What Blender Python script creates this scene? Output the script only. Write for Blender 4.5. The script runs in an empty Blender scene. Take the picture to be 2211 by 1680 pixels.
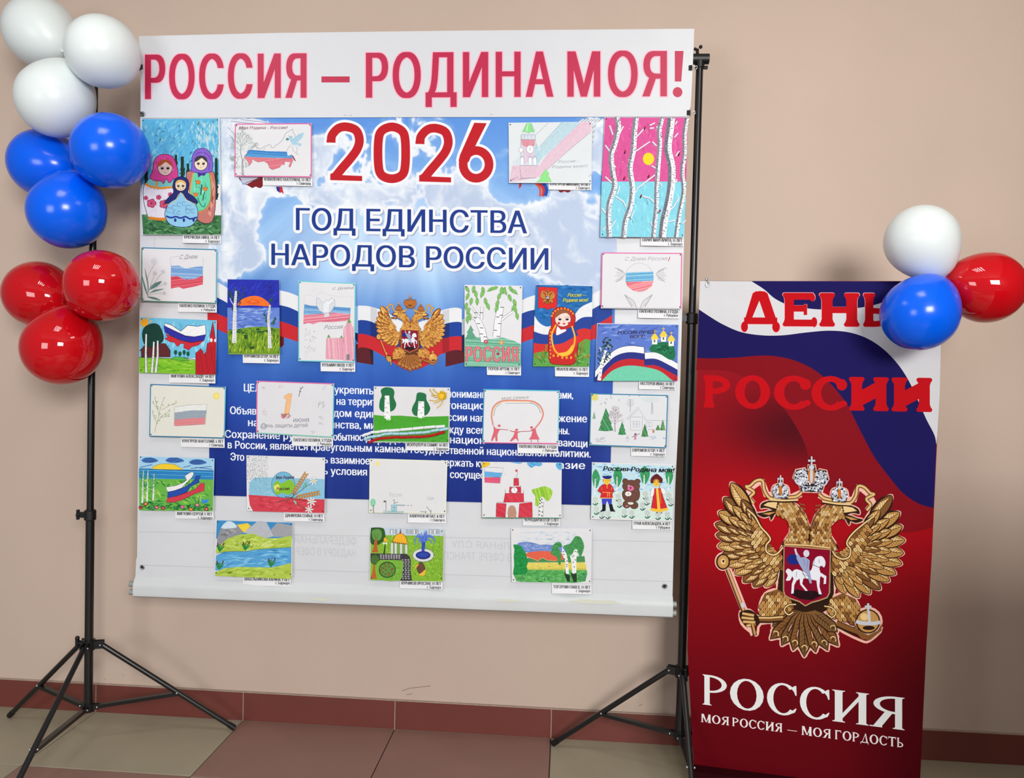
import bpy, math, random
import numpy as np
from mathutils import Vector, Matrix
random.seed(7); np.random.seed(7)
R = math.radians
SC = bpy.context.scene
COL = SC.collection

# ---------------------------------------------------------------- camera
F, W, H = 1650.0, 2211, 1680
CAM = Vector((0.0, -3.25, 1.566))
YAW, PITCH, ROLL = R(4.2), R(1.35), 0.0225
fw = Vector((-math.sin(YAW) * math.cos(PITCH), math.cos(YAW) * math.cos(PITCH), -math.sin(PITCH)))
r0 = Vector((math.cos(YAW), math.sin(YAW), 0)); u0 = r0.cross(fw)
rt = r0 * math.cos(ROLL) + u0 * math.sin(ROLL); up = u0 * math.cos(ROLL) - r0 * math.sin(ROLL)
cd = bpy.data.cameras.new('camera'); cam = bpy.data.objects.new('camera', cd); COL.objects.link(cam)
m = Matrix.Identity(4)
for i in range(3):
    m[i][0], m[i][1], m[i][2], m[i][3] = rt[i], up[i], -fw[i], CAM[i]
cam.matrix_world = m
cd.sensor_fit = 'HORIZONTAL'; cd.sensor_width = 36; cd.lens = 36 * F / W
SC.camera = cam

# ---------------------------------------------------------------- light
SC.view_settings.view_transform = 'Standard'; SC.view_settings.look = 'None'
SC.view_settings.exposure = -0.22; SC.view_settings.gamma = 1; SC.view_settings.use_curve_mapping = False
wd = bpy.data.worlds.new('world'); SC.world = wd; wd.use_nodes = True
wd.node_tree.nodes['Background'].inputs[0].default_value = (0.93, 0.96, 1.0, 1)
wd.node_tree.nodes['Background'].inputs[1].default_value = 0.27
def area(name, loc, target, sx, sy, power, col):
    l = bpy.data.lights.new(name, 'AREA'); l.shape = 'RECTANGLE'; l.size = sx; l.size_y = sy
    l.energy = power; l.color = col
    o = bpy.data.objects.new(name, l); COL.objects.link(o); o.location = loc
    o.rotation_euler = (Vector(target) - Vector(loc)).to_track_quat('-Z', 'Y').to_euler(); return o
area('window_and_fill', (1.5, -6.2, 2.75), (0.0, 0, 1.15), 1.8, 1.25, 300, (1.0, 0.985, 0.96))
area('window_and_fill', (-3.0, -5.6, 1.9), (-1.2, 0, 0.8), 1.6, 1.4, 75, (0.95, 0.98, 1.0))  # added fill, not a window; brightens the left of the wall
for lx in (-1.62, 0.8):
    for k in range(4):
        area('lamp_tube', (lx + (k - 1.5) * 0.14, -1.65, 3.375), (lx + (k - 1.5) * 0.14, -1.65, 0), 0.03, 0.62, 3.0, (1.0, 0.97, 0.93))

# ---------------------------------------------------------------- materials
def lin(c):
    r = []
    for v in c[:3]:
        v = v / 255.0
        r.append(v / 12.92 if v <= 0.04045 else ((v + 0.055) / 1.055) ** 2.4)
    return (r[0], r[1], r[2], 1.0)
def mat(name, col, rough=0.5, metal=0.0, spec=0.5, coat=0.0, noise=0.0, nscale=20.0, bump=0.0, bscale=30.0,
        attr=False, stretch=(1, 1, 1), bump2=0.0, b2scale=3.0, b2stretch=(1, 1, 1), sub=0.0):
    mt = bpy.data.materials.new(name); mt.use_nodes = True; nt = mt.node_tree; b = nt.nodes['Principled BSDF']
    b.inputs['Roughness'].default_value = rough; b.inputs['Metallic'].default_value = metal
    b.inputs['Specular IOR Level'].default_value = spec; b.inputs['Coat Weight'].default_value = coat
    b.inputs['Coat Roughness'].default_value = 0.04
    b.inputs['Base Color'].default_value = lin(col)
    if sub: b.inputs['Subsurface Weight'].default_value = sub; b.inputs['Subsurface Radius'].default_value = (0.02, 0.02, 0.02); b.inputs['Subsurface Scale'].default_value = 0.5
    src = None
    tc = nt.nodes.new('ShaderNodeTexCoord')
    if attr:
        a = nt.nodes.new('ShaderNodeAttribute'); a.attribute_name = 'Col'; src = a.outputs['Color']
    def nz(sc, st, detail=4):
        mp = nt.nodes.new('ShaderNodeMapping'); nt.links.new(tc.outputs['Object'], mp.inputs[0]); mp.inputs['Scale'].default_value = st
        n = nt.nodes.new('ShaderNodeTexNoise'); n.inputs['Scale'].default_value = sc; n.inputs['Detail'].default_value = detail
        nt.links.new(mp.outputs[0], n.inputs['Vector']); return n
    if noise:
        n = nz(nscale, stretch)
        r = nt.nodes.new('ShaderNodeMapRange'); r.inputs[1].default_value = 0.3; r.inputs[2].default_value = 0.7
        r.inputs[3].default_value = 1 - noise; r.inputs[4].default_value = 1 + noise
        nt.links.new(n.outputs[0], r.inputs[0])
        mx = nt.nodes.new('ShaderNodeVectorMath'); mx.operation = 'MULTIPLY'
        if src: nt.links.new(src, mx.inputs[0])
        else: mx.inputs[0].default_value = lin(col)[:3]
        cb = nt.nodes.new('ShaderNodeCombineXYZ')
        for i in range(3): nt.links.new(r.outputs[0], cb.inputs[i])
        nt.links.new(cb.outputs[0], mx.inputs[1]); src = mx.outputs[0]
    if src: nt.links.new(src, b.inputs['Base Color'])
    nrm = None
    for (st, sc, sr) in ((bump, bscale, (1, 1, 1)), (bump2, b2scale, b2stretch)):
        if st:
            n = nz(sc, sr, 3); bp = nt.nodes.new('ShaderNodeBump'); bp.inputs['Strength'].default_value = st
            bp.inputs['Distance'].default_value = 0.01 if st == bump else 0.05
            nt.links.new(n.outputs[0], bp.inputs['Height'])
            if nrm: nt.links.new(nrm, bp.inputs['Normal'])
            nrm = bp.outputs[0]
    if nrm: nt.links.new(nrm, b.inputs['Normal'])
    return mt
M = {}
M['wall'] = mat('wall_paint', (202, 181, 166), 0.62, spec=0.25, noise=0.035, nscale=1.3, bump=0.04, bscale=180)
M['skirt'] = mat('skirting_tile', (112, 55, 47), 0.42, noise=0.06, nscale=5, bump=0.02, bscale=90)
M['grout'] = mat('grout', (172, 152, 138), 0.85, noise=0.1, nscale=60)
M['dgrout'] = mat('floor_grout', (58, 48, 42), 0.9, noise=0.1, nscale=60)
M['beige'] = mat('beige_tile', (162, 154, 132), 0.5, noise=0.06, nscale=4, bump=0.02, bscale=120)
M['pink'] = mat('pink_tile', (142, 108, 98), 0.5, noise=0.06, nscale=4, bump=0.02, bscale=120)
M['black'] = mat('black_metal', (14, 15, 18), 0.32, spec=0.6, noise=0.1, nscale=40)
M['plastic'] = mat('black_plastic', (12, 12, 14), 0.45, noise=0.1, nscale=60)
M['steel'] = mat('rivet_steel', (200, 200, 205), 0.25, metal=0.9)
M['chrome'] = mat('clip_wire', (190, 192, 196), 0.25, metal=0.9)
M['white_balloon'] = mat('white_latex', (226, 234, 234), 0.34, spec=0.4, sub=0.15)
M['blue_balloon'] = mat('blue_latex', (0, 96, 240), 0.2, spec=0.4)
M['red_balloon'] = mat('red_latex', (196, 10, 22), 0.05, spec=0.5)
M['vinyl'] = mat('white_vinyl', (211, 214, 219), 0.42, spec=0.35, noise=0.02, nscale=3, bump2=0.22, b2scale=2.6, b2stretch=(1, 1, 1.6))
M['vinyl_ink'] = mat('vinyl_ink', (200, 40, 80), 0.42, spec=0.35, attr=True, noise=0.02, nscale=3)
M['banner_ink'] = mat('banner_ink', (40, 80, 170), 0.5, spec=0.15, attr=True, noise=0.02, nscale=8, bump2=0.16, b2scale=3.0, b2stretch=(1.7, 1, 0.5))
M['roll_ink'] = mat('roll_ink', (120, 20, 30), 0.6, spec=0.05, attr=True, noise=0.02, nscale=8, bump2=0.10, b2scale=2.5, b2stretch=(1.8, 1.8, 0.3))
M['paper'] = mat('drawing_paper', (232, 233, 236), 0.7, spec=0.2, attr=True, noise=0.015, nscale=12)
M['ink'] = mat('drawing_ink', (90, 90, 90), 0.65, spec=0.2, attr=True, noise=0.05, nscale=90)
M['paint'] = mat('drawing_paint', (90, 90, 90), 0.5, spec=0.25, attr=True, noise=0.24, nscale=55)
M['hem'] = mat('hem_plastic', (150, 152, 150), 0.4, noise=0.05)
M['cassette'] = mat('cassette', (40, 4, 9), 0.8, spec=0.05)

# ---------------------------------------------------------------- geometry helpers
def ray(px, py): return fw * F + rt * (px - W / 2) + up * (H / 2 - py)
class Plane:
    """vertical plane through p with horizontal direction d; off() moves towards the viewer"""
    def __init__(s, p, ang=0.0, lean=0.0):
        s.p = Vector(p); s.d = Vector((math.cos(ang), math.sin(ang), 0))
        s.n = Vector((s.d.y, -s.d.x, 0)); s.n = (s.n + Vector((0, 0, lean))).normalized()
    def at(s, px, py, off=0.0):
        r = ray(px, py); q = s.p + s.n * off
        return CAM + r * ((q - CAM).dot(s.n) / r.dot(s.n))
WALL = Plane((0, 0, 0)); 
def floor_at(px, py): r = ray(px, py); return CAM + r * (-CAM.z / r.z)
def yat(px, py, Y): return Plane((0, Y, 0)).at(px, py)

def link_mesh(name, verts, faces, m, parent=None, loc=None, smooth=False, cols=None):
    me = bpy.data.meshes.new(name)
    base = Vector(parent.location) if parent is not None else (Vector(loc) if loc is not None else Vector((0, 0, 0)))
    if parent is not None and parent.parent is not None: base = base + Vector(parent.parent.location)
    pin = base if parent is not None else base
    me.from_pydata([tuple(Vector(v) - pin) for v in verts], [], faces)
    me.materials.append(m)
    if smooth:
        me.polygons.foreach_set('use_smooth', [True] * len(me.polygons))
    if cols is not None:
        at = me.color_attributes.new('Col', 'FLOAT_COLOR', 'CORNER')
        at.data.foreach_set('color', np.asarray(cols, dtype=np.float32).ravel())
    me.update()
    o = bpy.data.objects.new(name, me); COL.objects.link(o)
    if parent is not None: o.parent = parent
    else: o.location = base
    return o
def empty(name, loc, label=None, cat=None, group=None):
    o = bpy.data.objects.new(name, None); COL.objects.link(o); o.location = loc; o.empty_display_size = 0.05
    tag(o, label, cat, group); return o
def tag(o, label=None, cat=None, group=None, kind=None):
    if label: o['label'] = label
    if cat: o['category'] = cat
    if group: o['group'] = group
    if kind: o['kind'] = kind
    return o
class MB:
    def __init__(s): s.v = []; s.f = []
    def add(s, vs, fs):
        k = len(s.v); s.v += [Vector(v) for v in vs]; s.f += [tuple(i + k for i in f) for f in fs]; return s
    def box(s, c, sz, rot=None):
        c = Vector(c); rot = rot or Matrix.Identity(3)
        P = [c + rot @ Vector((x * sz[0] / 2, y * sz[1] / 2, z * sz[2] / 2)) for x in (-1, 1) for y in (-1, 1) for z in (-1, 1)]
        return s.add(P, [(0, 1, 3, 2), (4, 6, 7, 5), (0, 4, 5, 1), (2, 3, 7, 6), (0, 2, 6, 4), (1, 5, 7, 3)])
    def tube(s, pts, r, n=14, cap=True):
        pts = [Vector(p) for p in pts]; rr = r if isinstance(r, (list, tuple)) else [r] * len(pts)
        vs, fs = [], []; prev = None
        for i, p in enumerate(pts):
            t = (pts[min(i + 1, len(pts) - 1)] - pts[max(i - 1, 0)]).normalized()
            a = t.orthogonal().normalized() if prev is None else (prev - t * prev.dot(t)).normalized()
            prev = a; b = t.cross(a)
            for k in range(n):
                q = 2 * math.pi * k / n; vs.append(p + (a * math.cos(q) + b * math.sin(q)) * rr[i])
        for i in range(len(pts) - 1):
            for k in range(n): fs.append((i * n + k, i * n + (k + 1) % n, (i + 1) * n + (k + 1) % n, (i + 1) * n + k))
        if cap: fs.append(tuple(range(n))[::-1]); fs.append(tuple((len(pts) - 1) * n + k for k in range(n)))
        return s.add(vs, fs)
    def ball(s, c, r, n=10):
        c = Vector(c); pts = []; rs = []
        for i in range(n + 1):
            a = math.pi * i / n; pts.append(c + Vector((0, 0, -r * math.cos(a)))); rs.append(max(r * math.sin(a), r * 0.02))
        return s.tube(pts, rs, n=12)
    def beam(s, a, b, w, h, hint=(0, 0, 1)):
        a = Vector(a); b = Vector(b); t = (b - a).normalized(); x = t.cross(Vector(hint)).normalized(); z = x.cross(t)
        vs = [p + x * sx * w / 2 + z * sz * h / 2 for p in (a, b) for (sx, sz) in ((-1, -1), (1, -1), (1, 1), (-1, 1))]
        return s.add(vs, [(0, 3, 2, 1), (4, 5, 6, 7), (0, 1, 5, 4), (1, 2, 6, 5), (2, 3, 7, 6), (3, 0, 4, 7)])
    def build(s, name, m, parent=None, loc=None, smooth=False):
        o = link_mesh(name, s.v, s.f, m, parent, loc, smooth)
        if smooth:
            try: o.data.set_sharp_from_angle(angle=R(40))
            except Exception: pass
        return o

# ---------------------------------------------------------------- room
XL, XR = -3.6, 3.2
def slab_struct(name, lo, hi, m):
    o = MB().box([(a + b) / 2 for a, b in zip(lo, hi)], [b - a for a, b in zip(lo, hi)]).build(name, m); o['kind'] = 'structure'; return o
wall_back = slab_struct('wall_back', (XL, 0, -0.05), (XR, 0.15, 3.4), M['wall'])
M['ceil'] = mat('ceiling_paint', (214, 212, 206), 0.8)
slab_struct('shade_wall_right', (2.14, -3.9, 0), (2.26, 0.0, 3.4), mat('shade_block_brown', (120, 96, 84), 0.7, noise=0.05, nscale=2))  # unseen side wall, added in dark brown to dim the right end
slab_struct('shade_block_low', (1.38, -2.25, 0), (2.14, -1.95, 1.5), bpy.data.materials['shade_block_brown'])  # unseen block added only to shade the lower right wall
slab_struct('ceiling', (XL, -4.2, 3.4), (XR, 0.15, 3.5), M['ceil'])
floor = slab_struct('floor', (XL, -4.2, -0.10), (XR, 0.0, -0.004), M['dgrout'])
# scuff on the plaster
# skirting tiles: joints read off the wall foot
TW = (WALL.at(1190, 1570).x - WALL.at(210, 1520).x) / 3.0; X0 = WALL.at(210, 1520).x
SKH = WALL.at(700, 1503).z
base = slab_struct('baseboard_back', (XL, -0.0105, -0.003), (XR, 0.002, SKH + 0.004), M['grout'])
x = X0 - TW * 4
GAP = 0.004
tile_mesh = None
def bevel_tile(w, h, t, b=0.0015):
    # front face raised with small chamfer, local origin at the middle, front to -Y
    P = []
    for (ww, hh, y) in ((w, h, 0), (w, h, -t + b), (w - 2 * b, h - 2 * b, -t)):
        P += [(-ww / 2, y, -hh / 2), (ww / 2, y, -hh / 2), (ww / 2, y, hh / 2), (-ww / 2, y, hh / 2)]
    Fc = [(8, 9, 10, 11)]
    for k in range(2):
        for i in range(4): Fc.append((k * 4 + i, k * 4 + (i + 1) % 4, k * 4 + 4 + (i + 1) % 4, k * 4 + 4 + i))
    return P, Fc
vs, fs = bevel_tile(TW - GAP, SKH, 0.009)
tm = bpy.data.meshes.new('tile'); tm.from_pydata(vs, [], fs); tm.materials.append(M['skirt'])
while x < XR - TW:
    o = bpy.data.objects.new('tile', tm); COL.objects.link(o); o.parent = base; o.location = (x + TW / 2, -0.004, SKH / 2); x += TW
# floor tiles
y1 = floor_at(80, 1655).y
TD = TW
rows = [(0.0 - 0.010, y1)] + [(y1 - TD * k, y1 - TD * (k + 1)) for k in range(5)]
def ftile(w, d):
    vs, fs = bevel_tile(w - 0.0045, d - 0.0045, 0.004, 0.001)
    return [(v[0], v[2], -v[1]) for v in vs], fs
for ri, (ya, yb) in enumerate(rows):
    for mk in ('beige', 'pink'):
        v2, f2 = ftile(TW, abs(ya - yb)); me = bpy.data.meshes.new('tile'); me.from_pydata(v2, [], f2); me.materials.append(M[mk])
        for i in range(-3, 8):
            if ri == 0: want = 'pink' if i in (2, 1, -3, 6) else 'beige'
            else: want = ['beige', 'pink'][(i * 7 + ri * 3 + (i // 2)) % 2] if ri > 1 else ('pink' if i in (0, 2, 5) else 'beige')
            if want != mk: continue
            o = bpy.data.objects.new('tile', me); COL.objects.link(o); o.parent = floor
            o.location = (X0 + TW * i + TW / 2, (ya + yb) / 2, -0.004)

# ---------------------------------------------------------------- tripod stands
YP = -0.28
def tripod(hub_px, feet, top_px, joint_px, low_px, label, knob_dir):
    hub = yat(*hub_px, YP); top = yat(*top_px, YP); bot = yat(*low_px, YP); jt = yat(*joint_px, YP)
    x0 = hub.x
    axis = lambda z: Vector((hub.x + (top.x - hub.x) * (z - hub.z) / (top.z - hub.z), YP, z))
    t = empty('tripod_stand', (x0, YP, 0), label, 'stand', 'tripod stands holding up the banner')
    MB().tube([axis(bot.z), axis(jt.z)], 0.0165, 20).build('lower_pole', M['black'], t, smooth=True)
    MB().tube([axis(jt.z), axis(top.z)], 0.0135, 20).build('upper_pole', M['black'], t, smooth=True)
    c = MB().tube([axis(jt.z - 0.022), axis(jt.z - 0.018), axis(jt.z + 0.018), axis(jt.z + 0.022)], [0.018, 0.0225, 0.0225, 0.018], 20)
    c.box(axis(jt.z) + Vector((-0.03, 0, 0)), (0.03, 0.016, 0.022)); co = c.build('collar', M['plastic'], t, smooth=True)
    k = MB().tube([axis(jt.z) + Vector((-0.04, 0, 0)), axis(jt.z) + Vector((-0.055, 0, 0))], 0.011, 12)
    k.box(axis(jt.z) + Vector((-0.052, 0, 0.0)), (0.008, 0.012, 0.04)); k.build('knob', M['plastic'], t, smooth=True)
    # hub with lugs
    h = MB().tube([axis(hub.z - 0.02), axis(hub.z + 0.02)], 0.024, 20)
    lo = MB().tube([axis(bot.z - 0.015), axis(bot.z + 0.02)], 0.021, 20)
    riv = []
    legs = []
    for fo in feet:
        d = Vector((fo.x - x0, fo.y - YP, 0)).normalized(); side = Vector((-d.y, d.x, 0))
        hb = axis(hub.z) + d * 0.045; lb = axis(bot.z + 0.004) + d * 0.035
        for sgn in (-1, 1):
            h.beam(axis(hub.z) + d * 0.015 + side * sgn * 0.011, axis(hub.z) + d * 0.055 + side * sgn * 0.011, 0.004, 0.03)
            lo.beam(axis(bot.z + 0.004) + d * 0.012 + side * sgn * 0.008, axis(bot.z + 0.004) + d * 0.042 + side * sgn * 0.008, 0.003, 0.02)
        a = hb; b = fo + Vector((0, 0, 0.011)); legs.append((a, b, d, side, lb))
        for sgn in (-1, 1): riv.append(hb + side * sgn * 0.0145); riv.append(lb + side * sgn * 0.011)
    h.build('hub', M['plastic'], t, smooth=True); lo.build('lower_hub', M['plastic'], t, smooth=True)
    kn = axis(hub.z + 0.005) + Vector(knob_dir) * 0.05
    k2 = MB().tube([axis(hub.z + 0.005) + Vector(knob_dir) * 0.02, kn], 0.006, 10); k2.box(kn, (0.012, 0.01, 0.042)); k2.ball(kn + Vector((0, 0, 0.02)), 0.009); k2.build('knob', M['plastic'], t, smooth=True)
    for (a, b, d, side, lb) in legs:
        mid = a.lerp(b, 0.56)
        lg = MB().tube([a, b], 0.0105, 14)
        lo_ = lg.build('leg', M['black'], t, smooth=True)
        dd = (b - a).normalized()
        MB().tube([b - dd * 0.03, b - dd * 0.002], 0.0122, 12).build('rubber_foot', M['plastic'], lo_, smooth=True)
        MB().beam(lb, mid - Vector((0, 0, 0.006)), 0.020, 0.014, side.cross(mid - lb)).build('brace', M['black'], t)
        for sgn in (-1, 1): riv.append(mid + side * sgn * 0.013)
    rv = MB()
    for p in riv: rv.ball(p, 0.0042, 6)
    rv.build('rivets', M['steel'], t, smooth=True)['kind'] = 'stuff'
    return t, axis, top
fl = lambda px, py: Vector((floor_at(px, py).x, min(floor_at(px, py).y, -0.03), 0.0))
tl, axl, topl = tripod((192, 1392), [fl(20, 1551), fl(507, 1578), fl(-36, 1845)], (204, 148), (190, 1112), (190, 1528),
    'black tripod stand on the left with white, blue and red balloons tied to its pole', (-1, 0, 0))
hubR = yat(1471, 1450, YP)
f1 = fl(1193, 1612)
dv = Vector((f1.x - hubR.x, f1.y - YP, 0))
f2 = Vector((hubR.x + abs(dv.x) * 0.98, -0.03, 0)); ff = floor_at(1507, 1845)
tr, axr, topr = tripod((1471, 1450), [f1, f2, Vector((ff.x, ff.y, 0))], (1511, 130), (1487, 688), (1466, 1588),
    'black tripod stand on the right, squeezed between the big banner and the narrow red banner', (0.2, -1, 0))
# T sockets + crossbar
pr = axr(topr.z); pl = axl(topl.z); bz = (pr.z + pl.z) / 2
for ax, tp, par, sx in ((axl, topl, tl, -1), (axr, topr, tr, 1)):
    p = ax(tp.z); 
    s = MB().tube([p + Vector((0, 0, -0.03)), p], 0.018, 16)
    s.tube([p + Vector((-0.05, 0, 0.004)), p + Vector((0.034, 0, 0.004))], 0.0195, 18)
    s.tube([p + Vector((-0.01, 0, 0.02)), p + Vector((-0.01, 0, 0.042))], 0.006, 8); s.ball(p + Vector((0.002, 0, 0.05)), 0.007); s.ball(p + Vector((-0.018, 0, 0.042)), 0.006)
    s.tube([p + Vector((0.0, 0, -0.028)), p + Vector((0.03, 0, -0.028))], 0.007, 8)
    s.build('tee_socket', M['plastic'], par, smooth=True)
MB().tube([pl + Vector((-0.03, 0, 0.004)), pr + Vector((0.03, 0, 0.004))], 0.0145, 18).build('crossbar', M['black'], loc=pl, smooth=True)
tag(bpy.data.objects['crossbar'], 'black crossbar behind the top of the banner, joining the two tripod stands', 'bar')

# small scuffs on the plaster under the banner
# ---------------------------------------------------------------- printing: coloured shapes lying on a plane
GL = {}
_tc = bpy.data.curves.new('t', 'FONT'); _to = bpy.data.objects.new('t', _tc); COL.objects.link(_to)
from mathutils.geometry import delaunay_2d_cdt
def _outline(t, res):
    _tc.body = t; bpy.context.view_layer.update(); dg = bpy.context.evaluated_depsgraph_get(); dg.update()
    cu = _to.evaluated_get(dg).to_curve(dg); v, e = [], []
    for sp in cu.splines:
        b = len(v); P = list(sp.bezier_points); n = len(P)
        for i in range(n):
            a, c = P[i], P[(i + 1) % n]; p0, p1, p2, p3 = a.co, a.handle_right, c.handle_left, c.co
            ch = (p3 - p0).length; flat = abs((p1 - p0).length + (p2 - p1).length + (p3 - p2).length - ch) < 1e-4
            k_ = 1 if flat else res
            for j in range(k_):
                t_ = j / k_; u = 1 - t_; q = p0 * u ** 3 + p1 * 3 * u * u * t_ + p2 * 3 * u * t_ * t_ + p3 * t_ ** 3; v.append((q.x, q.y))
        m_ = len(v) - b; e += [(b + i, b + (i + 1) % m_) for i in range(m_)]
    _to.evaluated_get(dg).to_curve_clear(); return v, e
_H = max(p[0] for p in _outline('Н', 2)[0])
def glyph(ch, res):
    key = (ch, res)
    if key in GL: return GL[key]
    adv = max(p[0] for p in _outline(ch + 'Н', 2)[0]) - _H
    v, e = _outline(ch, res)
    if not e: GL[key] = ([], [], adv); return GL[key]
    ed = e
    vo, _, fo, _, _, _ = delaunay_2d_cdt([Vector(p) for p in v], ed, [], 0, 1e-6)
    fs = []
    for f in fo:
        cx = sum(vo[i][0] for i in f) / len(f); cy = sum(vo[i][1] for i in f) / len(f); w = 0
        for a, b in ed:
            (x0, y0), (x1, y1) = v[a], v[b]
            if (y0 <= cy) != (y1 <= cy):
                if x0 + (cy - y0) / (y1 - y0) * (x1 - x0) > cx: w += 1 if y1 > y0 else -1
        if w: fs.append(tuple(f))
    GL[key] = ([tuple(p) for p in vo], fs, adv); return GL[key]
def glyph_text(t, off=0.0, res=4, space=1.0):
    V, F_ = [], []; x = 0.0
    for ch in t:
        v, f, adv = glyph(ch, res); b = len(V)
        V += [(a + x, c) for a, c in v]; F_ += [tuple(i + b for i in q) for q in f]; x += adv * space if ch != ' ' else adv
    return V, F_
def spline(P, n=6, closed=False):
    out = []; N = len(P)
    for i in range(N if closed else N - 1):
        if closed: a, b, c, d = P[i - 1], P[i], P[(i + 1) % N], P[(i + 2) % N]
        else: a, b, c, d = P[max(i - 1, 0)], P[i], P[i + 1], P[min(i + 2, N - 1)]
        for k in range(n):
            t = k / n; t2 = t * t; t3 = t2 * t
            out.append(tuple(0.5 * (2 * b[j] + (c[j] - a[j]) * t + (2 * a[j] - 5 * b[j] + 4 * c[j] - d[j]) * t2 + (3 * b[j] - a[j] - 3 * c[j] + d[j]) * t3) for j in (0, 1)))
    if not closed: out.append(tuple(P[-1]))
    return out
def inside(p, poly):
    x, y = p; r = False; j = len(poly) - 1
    for i in range(len(poly)):
        xi, yi = poly[i]; xj, yj = poly[j]
        if (yi > y) != (yj > y) and x < (xj - xi) * (y - yi) / (yj - yi + 1e-12) + xi: r = not r
        j = i
    return r
class Ink:
    def __init__(s, plane, offf, dz=2.5e-6, xf=(1, 0, 0), A=None):
        s.pl = plane; s.off = offf if callable(offf) else (lambda px, py, o=offf: o)
        s.dz = dz; s.k = 1; s.v = []; s.f = []; s.c = []; s.xf = xf; s.A = A; s.hold = False
    def T(s, p):
        x, y = p
        if s.A: a = s.A; x, y = a[0] * x + a[1] * y + a[2], a[3] * x + a[4] * y + a[5]
        k, ox, oy = s.xf; return ox + x / k, oy + y / k
    def V(s, p):
        px, py = s.T(p); return s.pl.at(px, py, s.off(px, py) + s.k * s.dz)
    def _n(s):
        s.k += 0.3 if s.hold else 1
    def poly(s, pts, col, sm=0, cols=None):
        s._n()
        if sm: pts = spline(pts, sm, True)
        b = len(s.v); s.v += [s.V(p) for p in pts]
        s.f.append(tuple(range(b, b + len(pts))))
        if cols: s.c += [lin(c) for c in cols]
        else: s.c += [lin(col)] * len(pts)
    def band(s, A, B, col):
        s._n(); b = len(s.v); n = len(A); s.v += [s.V(p) for p in A] + [s.V(p) for p in B]
        for i in range(n - 1): s.f.append((b + i, b + i + 1, b + n + i + 1, b + n + i)); s.c += [lin(col)] * 4
    def tris(s, vs, fs, col):
        s._n(); b = len(s.v); s.v += [s.V(p) for p in vs]; c = lin(col)
        for f in fs: s.f.append(tuple(i + b for i in f)); s.c += [c] * len(f)
    def line(s, pts, w, col, sm=0, w2=None, closed=False):
        s._n()
        if sm: pts = spline(pts, sm, closed)
        n = len(pts); b = len(s.v); c = lin(col)
        for i, p in enumerate(pts):
            q0 = pts[i - 1] if closed else pts[max(i - 1, 0)]; q1 = pts[(i + 1) % n] if closed else pts[min(i + 1, n - 1)]
            dx, dy = q1[0] - q0[0], q1[1] - q0[1]; L = math.hypot(dx, dy) or 1
            ww = (w if w2 is None else w + (w2 - w) * i / max(n - 1, 1)) / 2
            s.v.append(s.V((p[0] - dy / L * ww, p[1] + dx / L * ww))); s.v.append(s.V((p[0] + dy / L * ww, p[1] - dx / L * ww)))
        for i in range(n if closed else n - 1):
            a = b + 2 * i; d = b + 2 * ((i + 1) % n); s.f.append((a, a + 1, d + 1, d)); s.c += [c] * 4
    def lines(s, L, w, col, **k):
        s._n(); s.hold = True
        for l in L: s.line(l, w, col, **k)
        s.hold = False
    def ell(s, cx, cy, rx, ry, col, n=20, rot=0):
        ca, sa = math.cos(rot), math.sin(rot)
        s.poly([(cx + rx * math.cos(2 * math.pi * i / n) * ca - ry * math.sin(2 * math.pi * i / n) * sa,
                 cy + rx * math.cos(2 * math.pi * i / n) * sa + ry * math.sin(2 * math.pi * i / n) * ca) for i in range(n)], col)
    def ring(s, cx, cy, rx, ry, w, col, n=24, a0=0, a1=360):
        if a1 - a0 == 360:
            P = [(cx + rx * math.cos(R(360 * i / n)), cy + ry * math.sin(R(360 * i / n))) for i in range(n)]
            s.line(P, w, col, sm=1, closed=True); return
        s.line([(cx + rx * math.cos(R(a0 + (a1 - a0) * i / n)), cy + ry * math.sin(R(a0 + (a1 - a0) * i / n))) for i in range(n + 1)], w, col)
    def rect(s, x0, y0, x1, y1, col): s.poly([(x0, y0), (x1, y0), (x1, y1), (x0, y1)], col)
    def out(s, pts, col, lw, lcol, sm=0):
        s.poly(pts, col, sm); s.line(pts, lw, lcol, sm=sm or 0, closed=True)
    def text(s, t, p0, p1, h, col, h1=None, off=0.0, smear=(0,), res=4, slant=0.0, fitoff=0.0, space=1.0):
        v, f = glyph_text(t, 0.0, res, space); xa = min(a for a, b in v); xb = max(a for a, b in v); h1 = h1 or h
        rad = off * h / 0.728
        ds = [(d, 0) for d in smear]
        if off: ds = [(d + rad * math.cos(R(a)), rad * math.sin(R(a))) for d in ((smear[0], smear[-1]) if len(smear) > 1 else smear) for a in (range(0, 360, 30) if rad > 2.5 else range(0, 360, 60))] + ds
        for dx, dy in ds:
            P = []
            for a, b in v:
                q = (a - xa) / (xb - xa); hh = (h + (h1 - h) * q) / 0.728
                P.append((p0[0] + (p1[0] - p0[0]) * q + dx + slant * b * hh, p0[1] + (p1[1] - p0[1]) * q - b * hh + dy))
            s.tris(P, f, col)
    def hatch(s, poly, ang, gap, w, col, jit=0.3, col2=None):
        """pencil strokes clipped to a polygon"""
        ca, sa = math.cos(R(ang)), math.sin(R(ang))
        xs = [p[0] * ca + p[1] * sa for p in poly]; ys = [-p[0] * sa + p[1] * ca for p in poly]
        s._n(); s.hold = True; y = min(ys) + gap / 2
        while y < max(ys):
            xx = min(xs); seg = None; st = (max(xs) - min(xs)) / 60
            while xx <= max(xs) + st:
                q = (xx * ca - y * sa, xx * sa + y * ca); ins = inside(q, poly)
                if ins and seg is None: seg = q
                if not ins and seg is not None:
                    s.line([seg, (q[0] - ca * st, q[1] - sa * st)], w * random.uniform(0.6, 1.3), col if (col2 is None or random.random() < .5) else col2); seg = None
                xx += st
            y += gap * random.uniform(1 - jit, 1 + jit)
        s.hold = False
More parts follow.
